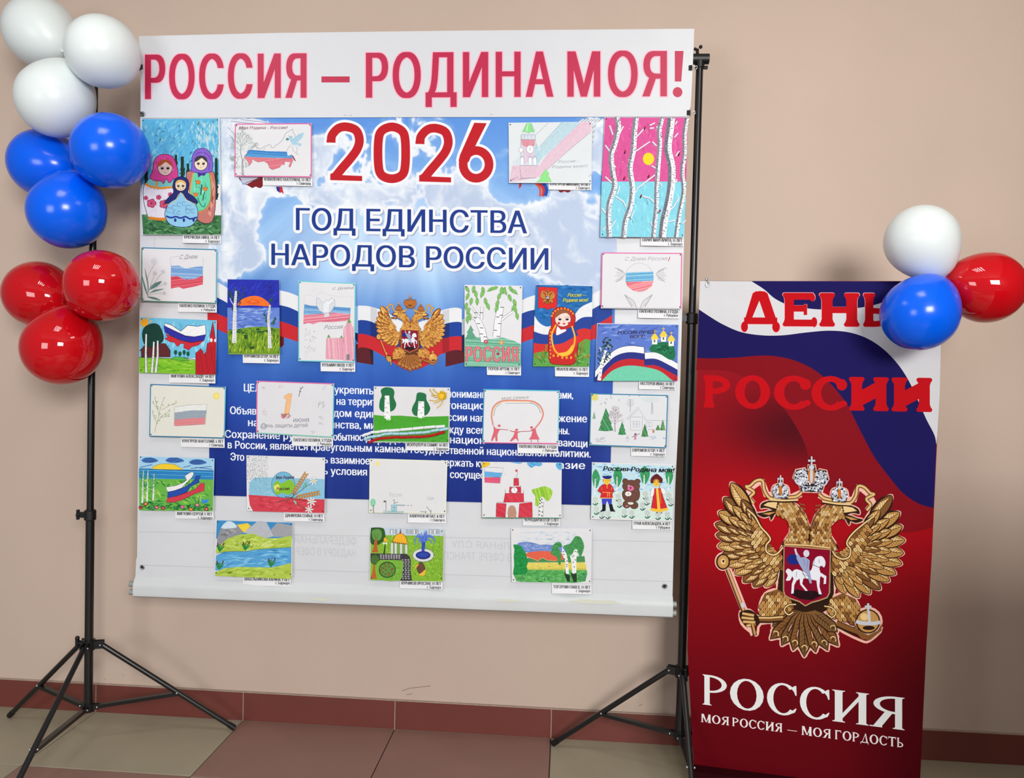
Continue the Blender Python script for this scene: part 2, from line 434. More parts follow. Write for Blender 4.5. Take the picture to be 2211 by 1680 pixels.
    def daubs(s, poly, n, w, h, cols, ang=0, jang=30):
        """brush strokes inside a polygon"""
        x0 = min(p[0] for p in poly); x1 = max(p[0] for p in poly); y0 = min(p[1] for p in poly); y1 = max(p[1] for p in poly)
        s._n(); kk = s.k; s.hold = True; i = 0; tr = 0
        while i < n and tr < n * 12:
            tr += 1; q = (random.uniform(x0, x1), random.uniform(y0, y1))
            if not inside(q, poly): continue
            a = R(ang + random.uniform(-jang, jang)); L = w * random.uniform(.5, 1.3); b = h * random.uniform(.6, 1.3)
            e = [(q[0] - math.cos(a) * L / 2, q[1] - math.sin(a) * L / 2), q, (q[0] + math.cos(a) * L / 2, q[1] + math.sin(a) * L / 2)]
            if inside(e[0], poly) and inside(e[2], poly):
                s.k = kk + (i % 8) * 0.5
                nx, ny = -math.sin(a) * b / 2, math.cos(a) * b / 2
                s.poly([e[0], (q[0] + nx, q[1] + ny), e[2], (q[0] - nx, q[1] - ny)], random.choice(cols)); i += 1
            else: tr += 0
        s.hold = False; s.k = kk + 4
    def build(s, name, m, parent):
        return link_mesh(name, s.v, s.f, m, parent, cols=s.c)
def slab(name, plane, corners, offf, th, m, parent=None, loc=None, col=None):
    o_ = offf if callable(offf) else (lambda a, b: offf)
    fr = [plane.at(px, py, o_(px, py)) for px, py in corners]; bk = [v - plane.n * th for v in fr]; n = len(fr)
    vs = fr + bk; fs = [tuple(range(n))[::-1], tuple(range(n, 2 * n))] + [(i, (i + 1) % n, n + (i + 1) % n, n + i) for i in range(n)]
    cols = None
    if col: cols = [lin(col)] * sum(len(f) for f in fs)
    return link_mesh(name, vs, fs, m, parent, loc, cols=cols)
# numpy value noise for printed clouds
def fbm(X, Y, sc, oct=5, seed=0):
    rs = np.random.RandomState(seed); out = np.zeros_like(X); amp = 1.0; tot = 0
    for o in range(oct):
        g = rs.rand(64, 64); x = X / sc * 2 ** o + 11.3 * o; y = Y / sc * 2 ** o + 5.7 * o
        xi = np.floor(x).astype(int); yi = np.floor(y).astype(int); fx = x - xi; fy = y - yi
        fx = fx * fx * (3 - 2 * fx); fy = fy * fy * (3 - 2 * fy)
        a = g[xi % 64, yi % 64]; b = g[(xi + 1) % 64, yi % 64]; c = g[xi % 64, (yi + 1) % 64]; d = g[(xi + 1) % 64, (yi + 1) % 64]
        out += amp * ((a * (1 - fx) + b * fx) * (1 - fy) + (c * (1 - fx) + d * fx) * fy); tot += amp; amp *= 0.5
    return out / tot
def sstep(a, b, x): t = np.clip((x - a) / (b - a), 0, 1); return t * t * (3 - 2 * t)
def grad(yv, stops):
    ys = [q[0] for q in stops]; return np.stack([np.interp(yv, ys, [q[1][i] for q in stops]) for i in range(3)], -1)
def grid_print(name, plane, quad, off, nx, ny, colf, m, parent):
    """a printed sheet as a fine grid, vertex colours from colf(px, py)"""
    (ax, ay), (bx, by), (cx, cy), (dx, dy) = quad
    u, v = np.meshgrid(np.linspace(0, 1, nx + 1), np.linspace(0, 1, ny + 1))
    X = (ax * (1 - u) + bx * u) * (1 - v) + (dx * (1 - u) + cx * u) * v
    Y = (ay * (1 - u) + by * u) * (1 - v) + (dy * (1 - u) + cy * u) * v
    C = np.clip(colf(X, Y), 0, 255) / 255.0
    C = np.where(C <= 0.04045, C / 12.92, ((C + 0.055) / 1.055) ** 2.4)
    Fv, Rv, Uv, n = (np.array(q) for q in (fw, rt, up, plane.n))
    ry = Fv * F + Rv * (X - W / 2)[..., None] + Uv * (H / 2 - Y)[..., None]
    q = np.array(plane.p + plane.n * off - CAM)
    P = np.array(CAM) + ry * ((q @ n) / (ry @ n))[..., None]
    P = P.reshape(-1, 3) - np.array(parent.location)
    me = bpy.data.meshes.new(name); idx = np.arange((nx + 1) * (ny + 1)).reshape(ny + 1, nx + 1)
    Fq = np.stack([idx[:-1, :-1], idx[1:, :-1], idx[1:, 1:], idx[:-1, 1:]], -1).reshape(-1, 4)
    me.vertices.add(len(P)); me.vertices.foreach_set('co', P.ravel().astype(np.float32))
    me.loops.add(Fq.size); me.loops.foreach_set('vertex_index', Fq.ravel().astype(np.int32))
    me.polygons.add(len(Fq)); me.polygons.foreach_set('loop_start', np.arange(0, Fq.size, 4, dtype=np.int32))
    me.update(calc_edges=True)
    at = me.color_attributes.new('Col', 'FLOAT_COLOR', 'POINT')
    at.data.foreach_set('color', np.concatenate([C.reshape(-1, 3), np.ones((len(P), 1))], 1).astype(np.float32).ravel())
    me.materials.append(m); me.validate(); o = bpy.data.objects.new(name, me); COL.objects.link(o); o.parent = parent; return o

# ---------------------------------------------------------------- the big banner on the stand
S = Plane((0, -0.300, 0))
bk_root = empty('backing_banner', S.at(875, 1320), 'large white vinyl banner behind the blue poster, with eyelets and rods in its hem', 'banner')
slab('sheet', S, [(305, 120), (1482, 110), (1484, 255), (1475, 600), (1468, 850), (1458, 1050), (1453, 1248), (1452, 1292), (292, 1252), (294, 1208), (296, 1203), (298, 1000), (300, 800), (302, 600), (303, 255)], 0.0, 0.0012, M['vinyl'], bk_root)
# bottom hem: cloth wrapped round two tubes
ha, hb_ = S.at(292, 1263, 0), S.at(1452, 1307, 0); la, lb_ = S.at(292, 1274, 0), S.at(1452, 1318, 0)
hm = MB(); prof = []
up_ = Vector((0, 0, 1)); fr_ = Vector((0, -1, 0))
r_ = 0.0125
for k in range(11):
    a = R(150 - 30 * k * 0.6); prof.append((math.cos(a) , math.sin(a)))
L_ = 24; pv = []
ring_ = [(-0.0004, 0.044), (-0.009, 0.030), (-0.0155, 0.016), (-0.0165, 0.004), (-0.0155, -0.006), (-0.0165, -0.018), (-0.0145, -0.030), (-0.006, -0.037), (0.004, -0.037), (0.012, -0.026), (0.014, 0.0), (0.012, 0.026)]
ca_, cb_ = (ha + la) / 2, (hb_ + lb_) / 2
for i in range(L_ + 1):
    c = ca_.lerp(cb_, i / L_)
    w = -0.0012 + 0.0008 * math.sin(i * 1.9) + 0.0004 * math.sin(i * .7)
    pv += [c + Vector((0, y + (w if y < -0.005 else 0), z)) for y, z in ring_]
nr = len(ring_)
hm.add(pv, [(i * nr + k, i * nr + (k + 1) % nr, (i + 1) * nr + (k + 1) % nr, (i + 1) * nr + k) for i in range(L_) for k in range(nr)])
M['hemv'] = mat('hem_vinyl', (206, 211, 213), 0.45, spec=0.35, noise=0.03, nscale=6, bump2=0.12, b2scale=3)
hm.build('bottom_hem', M['hemv'], bk_root, smooth=True)
for z, (pa, pb) in ((0.014, (ha, hb_)), (-0.019, (la, lb_))):
    c0 = ca_ + Vector((0, -0.0005, z)); c1 = cb_ + Vector((0, -0.0005, z)); dd = (c1 - c0).normalized()
    MB().tube([c0 - dd * 0.022, c1 + dd * 0.014], 0.0115, 16).build('hem_rod', M['hem'], bk_root, smooth=True)
for px, py in ((307, 1225), (1435, 1266)):
    c = S.at(px, py, 0.0008)
    ey = MB(); pts = [c + Vector((math.cos(2 * math.pi * k / 20) * 0.0085, 0, math.sin(2 * math.pi * k / 20) * 0.0085)) for k in range(21)]
    ey.tube(pts, 0.0026, 8, cap=False); e = ey.build('eyelet', M['steel'], bk_root, smooth=True)
    MB().tube([c + Vector((0, 0.0, 0)), c + Vector((0, -0.0004, 0))], 0.0075, 16).build('hole', M['plastic'], e)
bi = Ink(S, 0.0004)
for (a, b, h) in (((770, 1177), (636, 1172), 17), ((768, 1203), (640, 1198), 17), ((1102, 1186), (975, 1182), 15), ((1104, 1212), (958, 1208), 17)):
    bi.text({1177: 'ФЕДЕРАЛЬНАЯ', 1203: 'НАДЗОРУ В СФЕР', 1186: 'ЛЬНАЯ СЛУ', 1212: 'В СФЕРЕ ТРАНСП'}[a[1]], a, b, h, (197, 200, 207))
for a, b in (((300, 1148), (1455, 1170)), ((303, 1220), (1452, 1256))): bi.line([a, b], 1.2, (190, 193, 198))
bi.line([(334, 513), (332, 534)], 1, (190, 195, 200))
for (x, y, rx, ry) in ((640, 1273, 26, 3), (690, 1290, 26, 4), (1095, 1297, 30, 4), (1170, 1304, 26, 3), (1290, 1308, 70, 5)):
    pass
bi.build('show_through_print', M['vinyl_ink'], bk_root)['kind'] = 'stuff'
st = Ink(S, 0.0192)
for (x, y, rx, ry) in ((690, 1290, 22, 4), (1290, 1296, 60, 5), (1100, 1293, 30, 3)):
    y += 4
    pts = [(x + rx * math.cos(a / 14 * 6.283) * random.uniform(.7, 1.15), y + x * 0 + ry * math.sin(a / 14 * 6.283) * random.uniform(.7, 1.2) + (rx * math.cos(a / 14 * 6.283)) * 0.035) for a in range(14)]
    st.poly(pts, (213, 215, 200), 3)
st.build('stain', M['vinyl_ink'], bk_root)['kind'] = 'stuff'

# blue poster
BQ = [(449, 253), (1339, 252), (1316, 1092), (452, 1070)]
bl_root = empty('blue_poster', S.at(885, 1085, 0.003), 'blue printed vinyl poster with sky, tricolour ribbon, gold eagle and the red year 2026', 'poster')
slab('sheet', S, BQ, 0.0028, 0.001, M['vinyl'], bl_root)
def sky(X, Y):
    n1 = fbm(X, Y, 150, 5, 1); n3 = fbm(X + 40, Y, 120, 5, 3)
    wx = X + 60 * (fbm(X, Y, 90, 3, 21) - .5); wy = Y + 60 * (fbm(X, Y, 90, 3, 22) - .5)
    n2 = 1 - (np.abs(fbm(wx, wy, 60, 2, 2) - .5) * 2.2 + np.abs(fbm(wx, wy, 30, 2, 12) - .5) * 1.4 + np.abs(fbm(wx, wy, 13, 2, 14) - .5) * .8) * .9
    base = grad(Y, [(250, (88, 142, 218)), (430, (112, 166, 228)), (560, (120, 172, 226)), (620, (92, 146, 214)), (700, (66, 118, 198)), (790, (48, 98, 186)), (870, (32, 74, 168)), (960, (24, 52, 140)), (1090, (20, 42, 124))])
    # pale glow with rays running down behind the lettering
    cx = (X - 880) / 330.0; cy = (Y - 520) / 130.0
    glow = np.exp(-(cx ** 2 + cy ** 2) * 1.1)
    ray_ = fbm((X - 880) / np.maximum(Y - 250, 60) * 300, Y * 0 + 3, 45, 3, 5)
    base = base + (np.array([232, 236, 246]) - base) * (glow * 0.62)[..., None]
    rr = (ray_ - 0.5) * np.exp(-((Y - 650) / 170.0) ** 2)
    base = base + (rr * 90)[..., None] * np.array([0.9, 0.9, 0.6])
    blobs = [(495, 300, 75, 80, 1), (560, 430, 70, 60, .9), (500, 520, 62, 95, 1.15), (545, 560, 40, 35, .8), (640, 400, 60, 30, .7), (470, 610, 45, 40, .7), (700, 310, 70, 60, .8), (700, 440, 70, 30, .6),
             (840, 430, 160, 34, .7), (790, 380, 60, 50, .55), (960, 400, 90, 50, .8), (1040, 460, 80, 40, .8), (1150, 500, 70, 60, .85), (1220, 440, 60, 60, 1.0), (1240, 560, 80, 60, 1.1), (1200, 600, 60, 40, .8),
             (1290, 300, 55, 60, .8), (1290, 500, 50, 120, 1.1), (1300, 620, 40, 60, 1.0), (1080, 330, 45, 35, .6), (900, 300, 120, 50, .5), (600, 330, 110, 60, .5)]
    hole = [(605, 455, 45, 45, 1.0), (620, 520, 60, 70, .9), (880, 600, 330, 40, .5), (545, 392, 40, 22, .8), (1090, 420, 28, 22, .7), (1040, 270, 40, 30, .8), (1170, 440, 50, 40, .5), (1275, 450, 25, 60, .5), (750, 640, 300, 40, .6), (1060, 300, 40, 60, .5)]
    Mk = np.zeros_like(X)
    for (bx, by, rx, ry, a) in blobs: Mk += a * np.exp(-(((X - bx) / rx) ** 2 + ((Y - by) / ry) ** 2))
    for (bx, by, rx, ry, a) in hole: Mk -= a * np.exp(-(((X - bx) / rx) ** 2 + ((Y - by) / ry) ** 2))
    d = Mk + (n1 - 0.5) * 1.3 + (n2 - 0.55) * 0.6
    cl = sstep(0.40, 0.52, d) * sstep(700, 640, Y); soft = sstep(0.1, 0.6, d) * 0.35 * sstep(700, 600, Y)
    shade = sstep(0.3, 0.75, n3 * .55 + n2 * .45)
    cc = np.array([182, 198, 224]) + shade[..., None] * np.array([52, 42, 20])
    edge = np.exp(-((d - 0.56) / 0.08) ** 2)[..., None]
    cc = cc + edge * (np.array([236, 240, 246]) - cc) * .7
    base = base + (np.array([200, 218, 240]) - base) * soft[..., None]
    base = base + (cc - base) * cl[..., None]
    streak = fbm(X, Y * 0.12, 60, 4, 8) - 0.5
    base = base + (streak * sstep(600, 720, Y) * 34)[..., None] * np.array([.8, .9, 1])
    return base
grid_print('sky_print', S, BQ, 0.0029, 400, 370, sky, M['banner_ink'], bl_root)
k = Ink(S, 0.0029)
WH, BLU, RED = (226, 228, 232), (22, 62, 150), (196, 34, 44)
def ribbon(segs):
    for tops in segs:
        # tops: list of (x, yw, yb, yr, yend)
        P = [[(q[0], q[i]) for q in tops] for i in range(1, 5)]
        P = [spline(p, 6) for p in P]
        for i, c in enumerate((WH, BLU, RED)): k.band(P[i], P[i + 1], c)
DR, DB = (88, 22, 34), (22, 36, 92)
k.poly([(583, 722), (613, 720), (613, 745), (604, 752), (583, 754)], (96, 20, 32))
k.poly([(768, 744), (770, 782), (806, 788), (806, 748), (790, 738)], DR); k.poly([(795, 742), (806, 748), (806, 788), (803, 787)], (40, 20, 36))
k.poly([(962, 745), (962, 792), (1004, 782), (1004, 750)], DR); k.poly([(962, 745), (985, 742), (1004, 752), (1004, 764)], (64, 20, 34))
k.poly([(766, 660), (774, 662), (774, 745), (767, 730)], (150, 190, 226)); k.poly([(766, 718), (775, 720), (775, 745), (766, 730)], (30, 30, 80))
k.poly([(995, 690), (1005, 688), (1005, 728), (995, 726)], (168, 180, 190)); k.poly([(995, 724), (1005, 722), (1005, 760), (995, 757)], (24, 30, 74))
ribbon([[(448, 598, 632, 668, 700), (480, 615, 648, 682, 716), (500, 628, 660, 690, 724)],
        [(600, 626, 658, 692, 724), (625, 632, 664, 700, 732), (650, 642, 676, 710, 740)],
        [(773, 660, 692, 722, 752), (782, 660, 691, 721, 750), (800, 662, 694, 725, 754), (830, 672, 706, 736, 770), (860, 690, 720, 750, 790), (880, 700, 730, 760, 800)],
        [(890, 700, 728, 765, 800), (920, 690, 712, 750, 790), (950, 672, 702, 732, 766), (975, 665, 696, 727, 757), (990, 665, 695, 726, 756), (997, 668, 697, 728, 758)],
        [(1120, 652, 680, 714, 742), (1140, 642, 672, 706, 735), (1160, 636, 668, 700, 728)],
        [(1272, 640, 672, 706, 736), (1300, 624, 656, 694, 726), (1322, 614, 646, 680, 716)]])
k.poly([(799, 664), (812, 668), (812, 760), (799, 756)], (196, 200, 208)) if False else None
for x0, x1, f_ in ((800, 812, .85), (955, 970, .86)): pass
# fold strips of the ribbon
k.poly([(800, 662), (814, 667), (814, 700), (800, 694)], (200, 203, 210)); k.poly([(800, 694), (814, 700), (814, 730), (800, 725)], (18, 42, 112))
k.poly([(955, 672), (970, 667), (970, 697), (955, 701)], (200, 203, 210)); k.poly([(955, 701), (970, 697), (970, 728), (955, 731)], (18, 42, 112)); k.poly([(955, 731), (970, 728), (970, 759), (955, 764)], (160, 26, 36))
# doves and ribbon ends peeping out behind the drawings
for i, (a, b, c) in enumerate((((498, 262), (520, 256), (560, 268)), ((520, 258), (548, 256), (590, 267)), ((492, 275), (500, 262), (506, 290)), ((495, 292), (498, 280), (507, 305)))): k.poly([a, b, c], (216, 220, 228)); k.line([a, c], 1, (120, 126, 146))
k.poly([(517, 382), (567, 382), (567, 402), (560, 406), (552, 403), (545, 406), (536, 401), (527, 396)], (120, 26, 34), 3); k.poly([(517, 382), (560, 382), (533, 398), (524, 394)], (196, 196, 212)); k.line([(530, 395), (565, 383)], 1.5, (110, 90, 110))
k.poly([(596, 403), (603, 403), (604, 416), (598, 412)], (30, 44, 130)); k.poly([(603, 403), (609, 403), (613, 420), (608, 415), (604, 417)], (196, 44, 56))
k.poly([(1121, 395), (1127, 395), (1125, 403), (1120, 408)], (196, 40, 48))
k.line([(1155, 395), (1163, 402), (1167, 412), (1166, 424)], 5, (206, 84, 50), sm=6); k.line([(1162, 395), (1170, 402), (1174, 412), (1172, 424)], 6, (196, 44, 52), sm=6); k.line([(1170, 394), (1177, 401), (1180, 412), (1177, 423)], 7, (30, 70, 160), sm=6)
k.poly([(1206, 411), (1232, 411), (1226, 416), (1218, 413), (1212, 416)], (130, 24, 34), 3)
for i in range(7): x = 1248 + i * 7; k.poly([(x, 263), (x + 10, 256), (x + 14, 258), (x + 4, 264)], (214, 220, 226)); k.line([(x, 263), (x + 10, 256)], 1, (110, 120, 130))
for i in range(4): k.poly([(1279, 266 + i * 11), (1290 - i * 2, 262 + i * 11), (1286 - i * 2, 272 + i * 11), (1279, 276 + i * 11)], (206, 214, 222), 3); k.line([(1279, 276 + i * 11), (1287 - i * 2, 271 + i * 11)], 1, (110, 120, 130))
# year + title
def halo_text(t, p0, p1, h, col, h1=None, hal=0.08, smear=(0,), off=0.0, sh=None):
    if sh: k.text(t, (p0[0] + sh, p0[1] + sh), (p1[0] + sh, p1[1] + sh), h, (150, 165, 195), h1, off=hal, smear=(0,), res=3)
    k.text(t, p0, p1, h, (232, 235, 240), h1, off=hal + .02, smear=(0,), res=3)
    k.text(t, p0, p1, h, col, h1, off=off, smear=smear, res=5)
# hand-drawn numerals of the year
def thick(pts, w, col): k.line(pts, w, col, sm=6)
def two(x, y, s=1.0):
    return [(x + 2, y + 36), (x + 4, y + 20), (x + 18, y + 5), (x + 36, y + 2), (x + 56, y + 10), (x + 63, y + 30), (x + 58, y + 50), (x + 44, y + 70), (x + 26, y + 91), (x + 9, y + 112)]
def digits(w, col, ex):
    for x, y in ((713, 272), (905, 275)):
        k.line(two(x, y), w, col, sm=8)
        k.poly([(x - ex, y + 105 - ex), (x + 69 + ex, y + 108 - ex), (x + 69 + ex, y + 119 + ex), (x - ex, y + 117 + ex)], col)
        k.poly([(x - ex, y + 104 - ex), (x + 8, y + 100 - ex), (x + 22, y + 104), (x + 10 + ex, y + 117 + ex), (x - ex, y + 117 + ex)], col)
        k.rect(x - 8 - ex + 0, y + 30, x + 11 + ex, y + 36 + ex, col)
    # 0
    c = (846, 330)
    k.line([(817, 305), (824, 283), (846, 274), (868, 283), (875, 305), (875, 355), (868, 378), (846, 386), (824, 378), (817, 355)], w, col, sm=8, closed=True)
    # 6
    k.ring(1028, 355, 28, 30, w, col, 32)
    k.poly([(1024 - ex, 265 - ex), (1051 + ex * 1.6, 266 - ex), (1024 + ex, 320), (1012, 350), (990 - ex, 348), (993 - ex, 335)], col)
k.k += 1
digits(30, (232, 235, 240), 6); digits(19, (186, 22, 34), 0)
halo_text('ГОД ЕДИНСТВА', (640, 497), (1137, 504), 48, (20, 54, 136), 49, hal=0.085, smear=(-1.2, 0, 1.2), sh=3)
halo_text('НАРОДОВ РОССИИ', (587, 572), (1183, 583), 46, (20, 54, 136), 47, hal=0.085, smear=(-1.2, 0, 1.2), sh=3)
LN = [('ЦЕЛЬ ГОДА — укрепить единство и взаимопонимание между народами,', (527, 842), (1238, 859), 17),
      ('проживающими на территории нашей многонациональной страны', (600, 866), (1180, 884), 16),
      ('Объявление 2026 года Годом единства народов России направлено на уважение', (497, 891), (1268, 911), 17),
      ('национального единства, мира и согласия между всеми народами страны.', (537, 916), (1228, 936), 17),
      ('Сохранение русского языка и самобытности народов многонациональной объединяющий', (486, 945), (1268, 962), 17),
      ('в России, является краеугольным камнем государственной национальной политики.', (492, 966), (1275, 987), 17),
      ('Это значит укреплять взаимное уважение и поддержать культурное разнообразие', (498, 990), (1262, 1014), 17),
      ('и создавать условия для мирного сосуществования', (590, 1017), (1130, 1032), 16)]
def frag(t, x0, y0, x1, y1, h=16.5):
    k.text(t, (x0, y0), (x1, y1), h, (236, 240, 248), smear=(-0.5, 0.5), res=2)
for f_ in (('ЦЕЛЬ', 527, 845, 575, 846), ('укрепить', 722, 849, 806, 852), ('понимание', 966, 858, 1060, 860), ('народами,', 1160, 860, 1237, 861),
           ('на террит', 727, 874, 812, 876), ('гонацио', 966, 883, 1046, 884),
           ('Объявле', 497, 894, 575, 896), ('годом един', 700, 899, 812, 902), ('оссии нап', 955, 908, 1046, 911), ('ажение', 1195, 911, 1267, 912),
           ('нац', 536, 920, 572, 921), ('единства, мир', 690, 924, 822, 927), ('ежду всем', 956, 935, 1050, 937), ('страны.', 1170, 937, 1229, 938),
           ('Сохранение русского', 486, 945, 700, 951), ('самобытность', 690, 951, 800, 952), ('народов', 790, 956, 880, 957), ('национ', 972, 957, 1046, 959), ('ивающи', 1195, 963, 1268, 966),
           ('в России, является краеугольным камнем государственной национальной политики.', 492, 968, 1275, 988),
           ('Это', 498, 994, 527, 995), ('ть взаимное', 690, 1000, 798, 1003), ('держать ку', 950, 1006, 1046, 1009), ('азие', 1205, 1012, 1263, 1013),
           ('ть условия', 688, 1024, 792, 1027), ('сосущес', 972, 1032, 1046, 1034)): frag(*f_)
poster_ink = k

# header banner
hd_root = empty('header_banner', S.at(897, 252, 0.006), 'white header banner with red capital lettering clipped across the top of the stand', 'banner')
slab('sheet', S, [(300, 78), (600, 71), (1000, 66), (1499, 62), (1496, 140), (1493, 205), (1491, 231), (1486, 243), (1489, 252), (900, 253), (304, 255), (303, 150)], 0.0065, 0.0011, M['vinyl'], hd_root)
h = Ink(S, 0.0066)
def title(t, p0, p1, hh, h1):
    h.text(t, p0, p1, hh, (240, 176, 196), h1, off=0.018, smear=(-3.2, 0, 3.2), res=6, space=1.12)
    h.text(t, p0, p1, hh, (186, 34, 74), h1, smear=(-3, -1.5, 0, 1.5, 3), res=8, space=1.12)
title('РОССИЯ', (316, 214), (659, 211), 96, 96)
h.poly([(694, 165), (755, 165), (755, 178), (694, 178)], (186, 34, 74))
title('РОДИНА', (793, 211), (1192, 209), 97, 98)
title('МОЯ', (1228, 209), (1437, 208), 98, 98)
h.poly([(1457, 110), (1476, 110), (1471, 176), (1457, 176)], (186, 34, 74)); h.ell(1463, 199, 10.5, 11, (186, 34, 74), 24)
for x, y in ((745, 249), (757, 249), (1061, 247)): h.line([(x - 3, y), (x + 3, y)], 1, (150, 155, 160))
h.build('red_lettering', M['vinyl_ink'], hd_root)

# binder clips
def clip(px, py, sgn, label, wire):
    c = S.at(px, py, 0.006); t = empty('binder_clip', c, label, 'clip', 'black binder clips on the banner edges')
    b = MB(); w, hh = 0.0125, 0.019
    b.add([c + Vector((x * sgn, y, z)) for z in (-hh / 2 * 1, hh / 2) for x, y in ((0, -0.006), (w, -0.0015), (w, 0.0005), (0, 0.010), (-0.001, 0.010), (-0.001, -0.006))],
          [(0, 1, 2, 3, 4, 5)[::-1], (6, 7, 8, 9, 10, 11)] + [(i, (i + 1) % 6, 6 + (i + 1) % 6, 6 + i) for i in range(6)])
    b.build('clip_body', M['plastic'], t)
    for dy in ((-0.0072,) if wire else ()):
        s0 = -1 if wire < 0 else 1
        p = c + Vector((sgn * (0.001), dy, 0)); q = [(0.0, 0.006), (0.007 , 0.0045), (0.013, 0.0035), (0.0165, 0.006), (0.019, 0.003), (0.019, -0.003), (0.0165, -0.006), (0.013, -0.0035), (0.007, -0.0045), (0.0, -0.006)]
        MB().tube([p + Vector((s0 * sgn * x, 0, z)) for x, z in spline(q, 3)], 0.0008, 6).build('wire_handle', M['chrome'], t, smooth=True)
clip(302, 145, 1, 'black binder clip on the left edge, beside the first red letter', -1)
clip(305, 247, 1, 'black binder clip at the lower left corner of the white header', 1)
clip(1494, 147, -1, 'black binder clip on the right edge, beside the exclamation mark', -1)
clip(1490, 244, -1, 'black binder clip at the lower right corner of the white header', -1)

# ---------------------------------------------------------------- roll-up banner
RA = Plane(tuple(yat(1484, 1400, -0.38)), -R(8.0))
RQ = [(1512, 607), (2034, 609), (1986, 1688), (1497, 1655)]
RP = [(1512, 607), (2034, 609), (2031, 760), (2029, 850), (2024, 940), (2012, 1200), (2000, 1400), (1986, 1668), (1985, 1708), (1499, 1649), (1484, 1400), (1489, 1200), (1496, 1000), (1503, 850), (1508, 730)]
ru = empty('roll_up_banner', (RA.at(1740, 1700).x, RA.at(1740, 1700).y, 0), 'narrow red, blue and white standing banner with a gold eagle emblem and the lettering РОССИЯ', 'banner')
slab('sheet', RA, RP, 0.0, 0.0012, M['vinyl'], ru)
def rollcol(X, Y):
    b = grad(Y, [(600, (140, 24, 36)), (900, (150, 14, 26)), (1150, (160, 10, 22)), (1300, (128, 8, 20)), (1500, (100, 6, 18)), (1700, (92, 4, 16))])  # printed red, with shade towards the foot painted into it
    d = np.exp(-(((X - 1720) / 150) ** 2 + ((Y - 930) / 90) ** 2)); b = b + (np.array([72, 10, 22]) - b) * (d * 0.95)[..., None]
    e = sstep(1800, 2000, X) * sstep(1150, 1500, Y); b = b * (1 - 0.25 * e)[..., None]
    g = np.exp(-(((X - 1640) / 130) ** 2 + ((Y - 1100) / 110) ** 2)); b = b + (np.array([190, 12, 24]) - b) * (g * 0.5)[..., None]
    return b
# the red ground follows the sheet outline row by row
def edge(y, left):
    pts = [(607, 1512), (730, 1508), (850, 1503), (1000, 1496), (1200, 1489), (1400, 1484), (1655, 1499)] if left else [(609, 2034), (760, 2031), (850, 2029), (940, 2024), (1200, 2012), (1400, 2000), (1690, 1986)]
    return np.interp(y, [p[0] for p in pts], [p[1] for p in pts])
ys_ = [607, 730, 850, 1000, 1200, 1400]
bands = list(zip(ys_, ys_[1:]))
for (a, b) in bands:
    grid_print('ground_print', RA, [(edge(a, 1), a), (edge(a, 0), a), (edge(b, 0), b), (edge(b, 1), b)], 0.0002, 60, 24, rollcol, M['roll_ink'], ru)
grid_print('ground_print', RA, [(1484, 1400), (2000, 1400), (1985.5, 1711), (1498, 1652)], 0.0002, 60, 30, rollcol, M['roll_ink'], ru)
g = Ink(RA, 0.0002)
RW, RB = (208, 208, 212), (26, 20, 84)
# printed flag waves
g.poly([(1512, 607), (2034, 609), (2029, 850), (2020, 990), (1930, 880), (1700, 740), (1503, 730)], RW) if False else None
top_blue = spline([(1622, 607), (1650, 625), (1672, 644), (1700, 658), (1730, 664), (1765, 668), (1810, 668), (1860, 664), (1900, 655), (1935, 640)], 5)
white_bot = spline([(1509, 668), (1530, 682), (1560, 700), (1600, 717), (1645, 724), (1690, 724), (1740, 718), (1790, 714), (1835, 718), (1875, 732), (1910, 756), (1940, 788), (1962, 822), (1980, 860), (2000, 905), (2017, 938), (2022, 960)], 6)
blue_bot = spline([(1505, 773), (1540, 774), (1590, 772), (1640, 768), (1680, 770), (1720, 780), (1760, 800), (1795, 830), (1828, 872), (1850, 915), (1872, 958), (1890, 990), (1920, 1030), (1950, 1065), (1985, 1088), (2016, 1097)], 6)
light_bot = spline([(1503, 800), (1560, 800), (1600, 812), (1650, 845), (1690, 880), (1718, 920), (1740, 965), (1752, 1010), (1790, 1060), (1850, 1110), (1920, 1140), (1960, 1150), (2014, 1140)], 6)
g.poly([(1512, 607), (2034, 609), (2031, 760), (2029, 850), (2024, 940), (2022, 960)] + white_bot[::-1][1:], RW)
g.poly([(1622, 607), (2033, 608), (2031, 690), (1990, 640)] + top_blue[::-1][:-1], RB)
g.poly(white_bot + [(2018, 1060), (2016, 1097)] + blue_bot[::-1][1:], RB)
g.poly(blue_bot + [(2014, 1140)] + light_bot[::-1][1:], (128, 14, 26))
ww = g

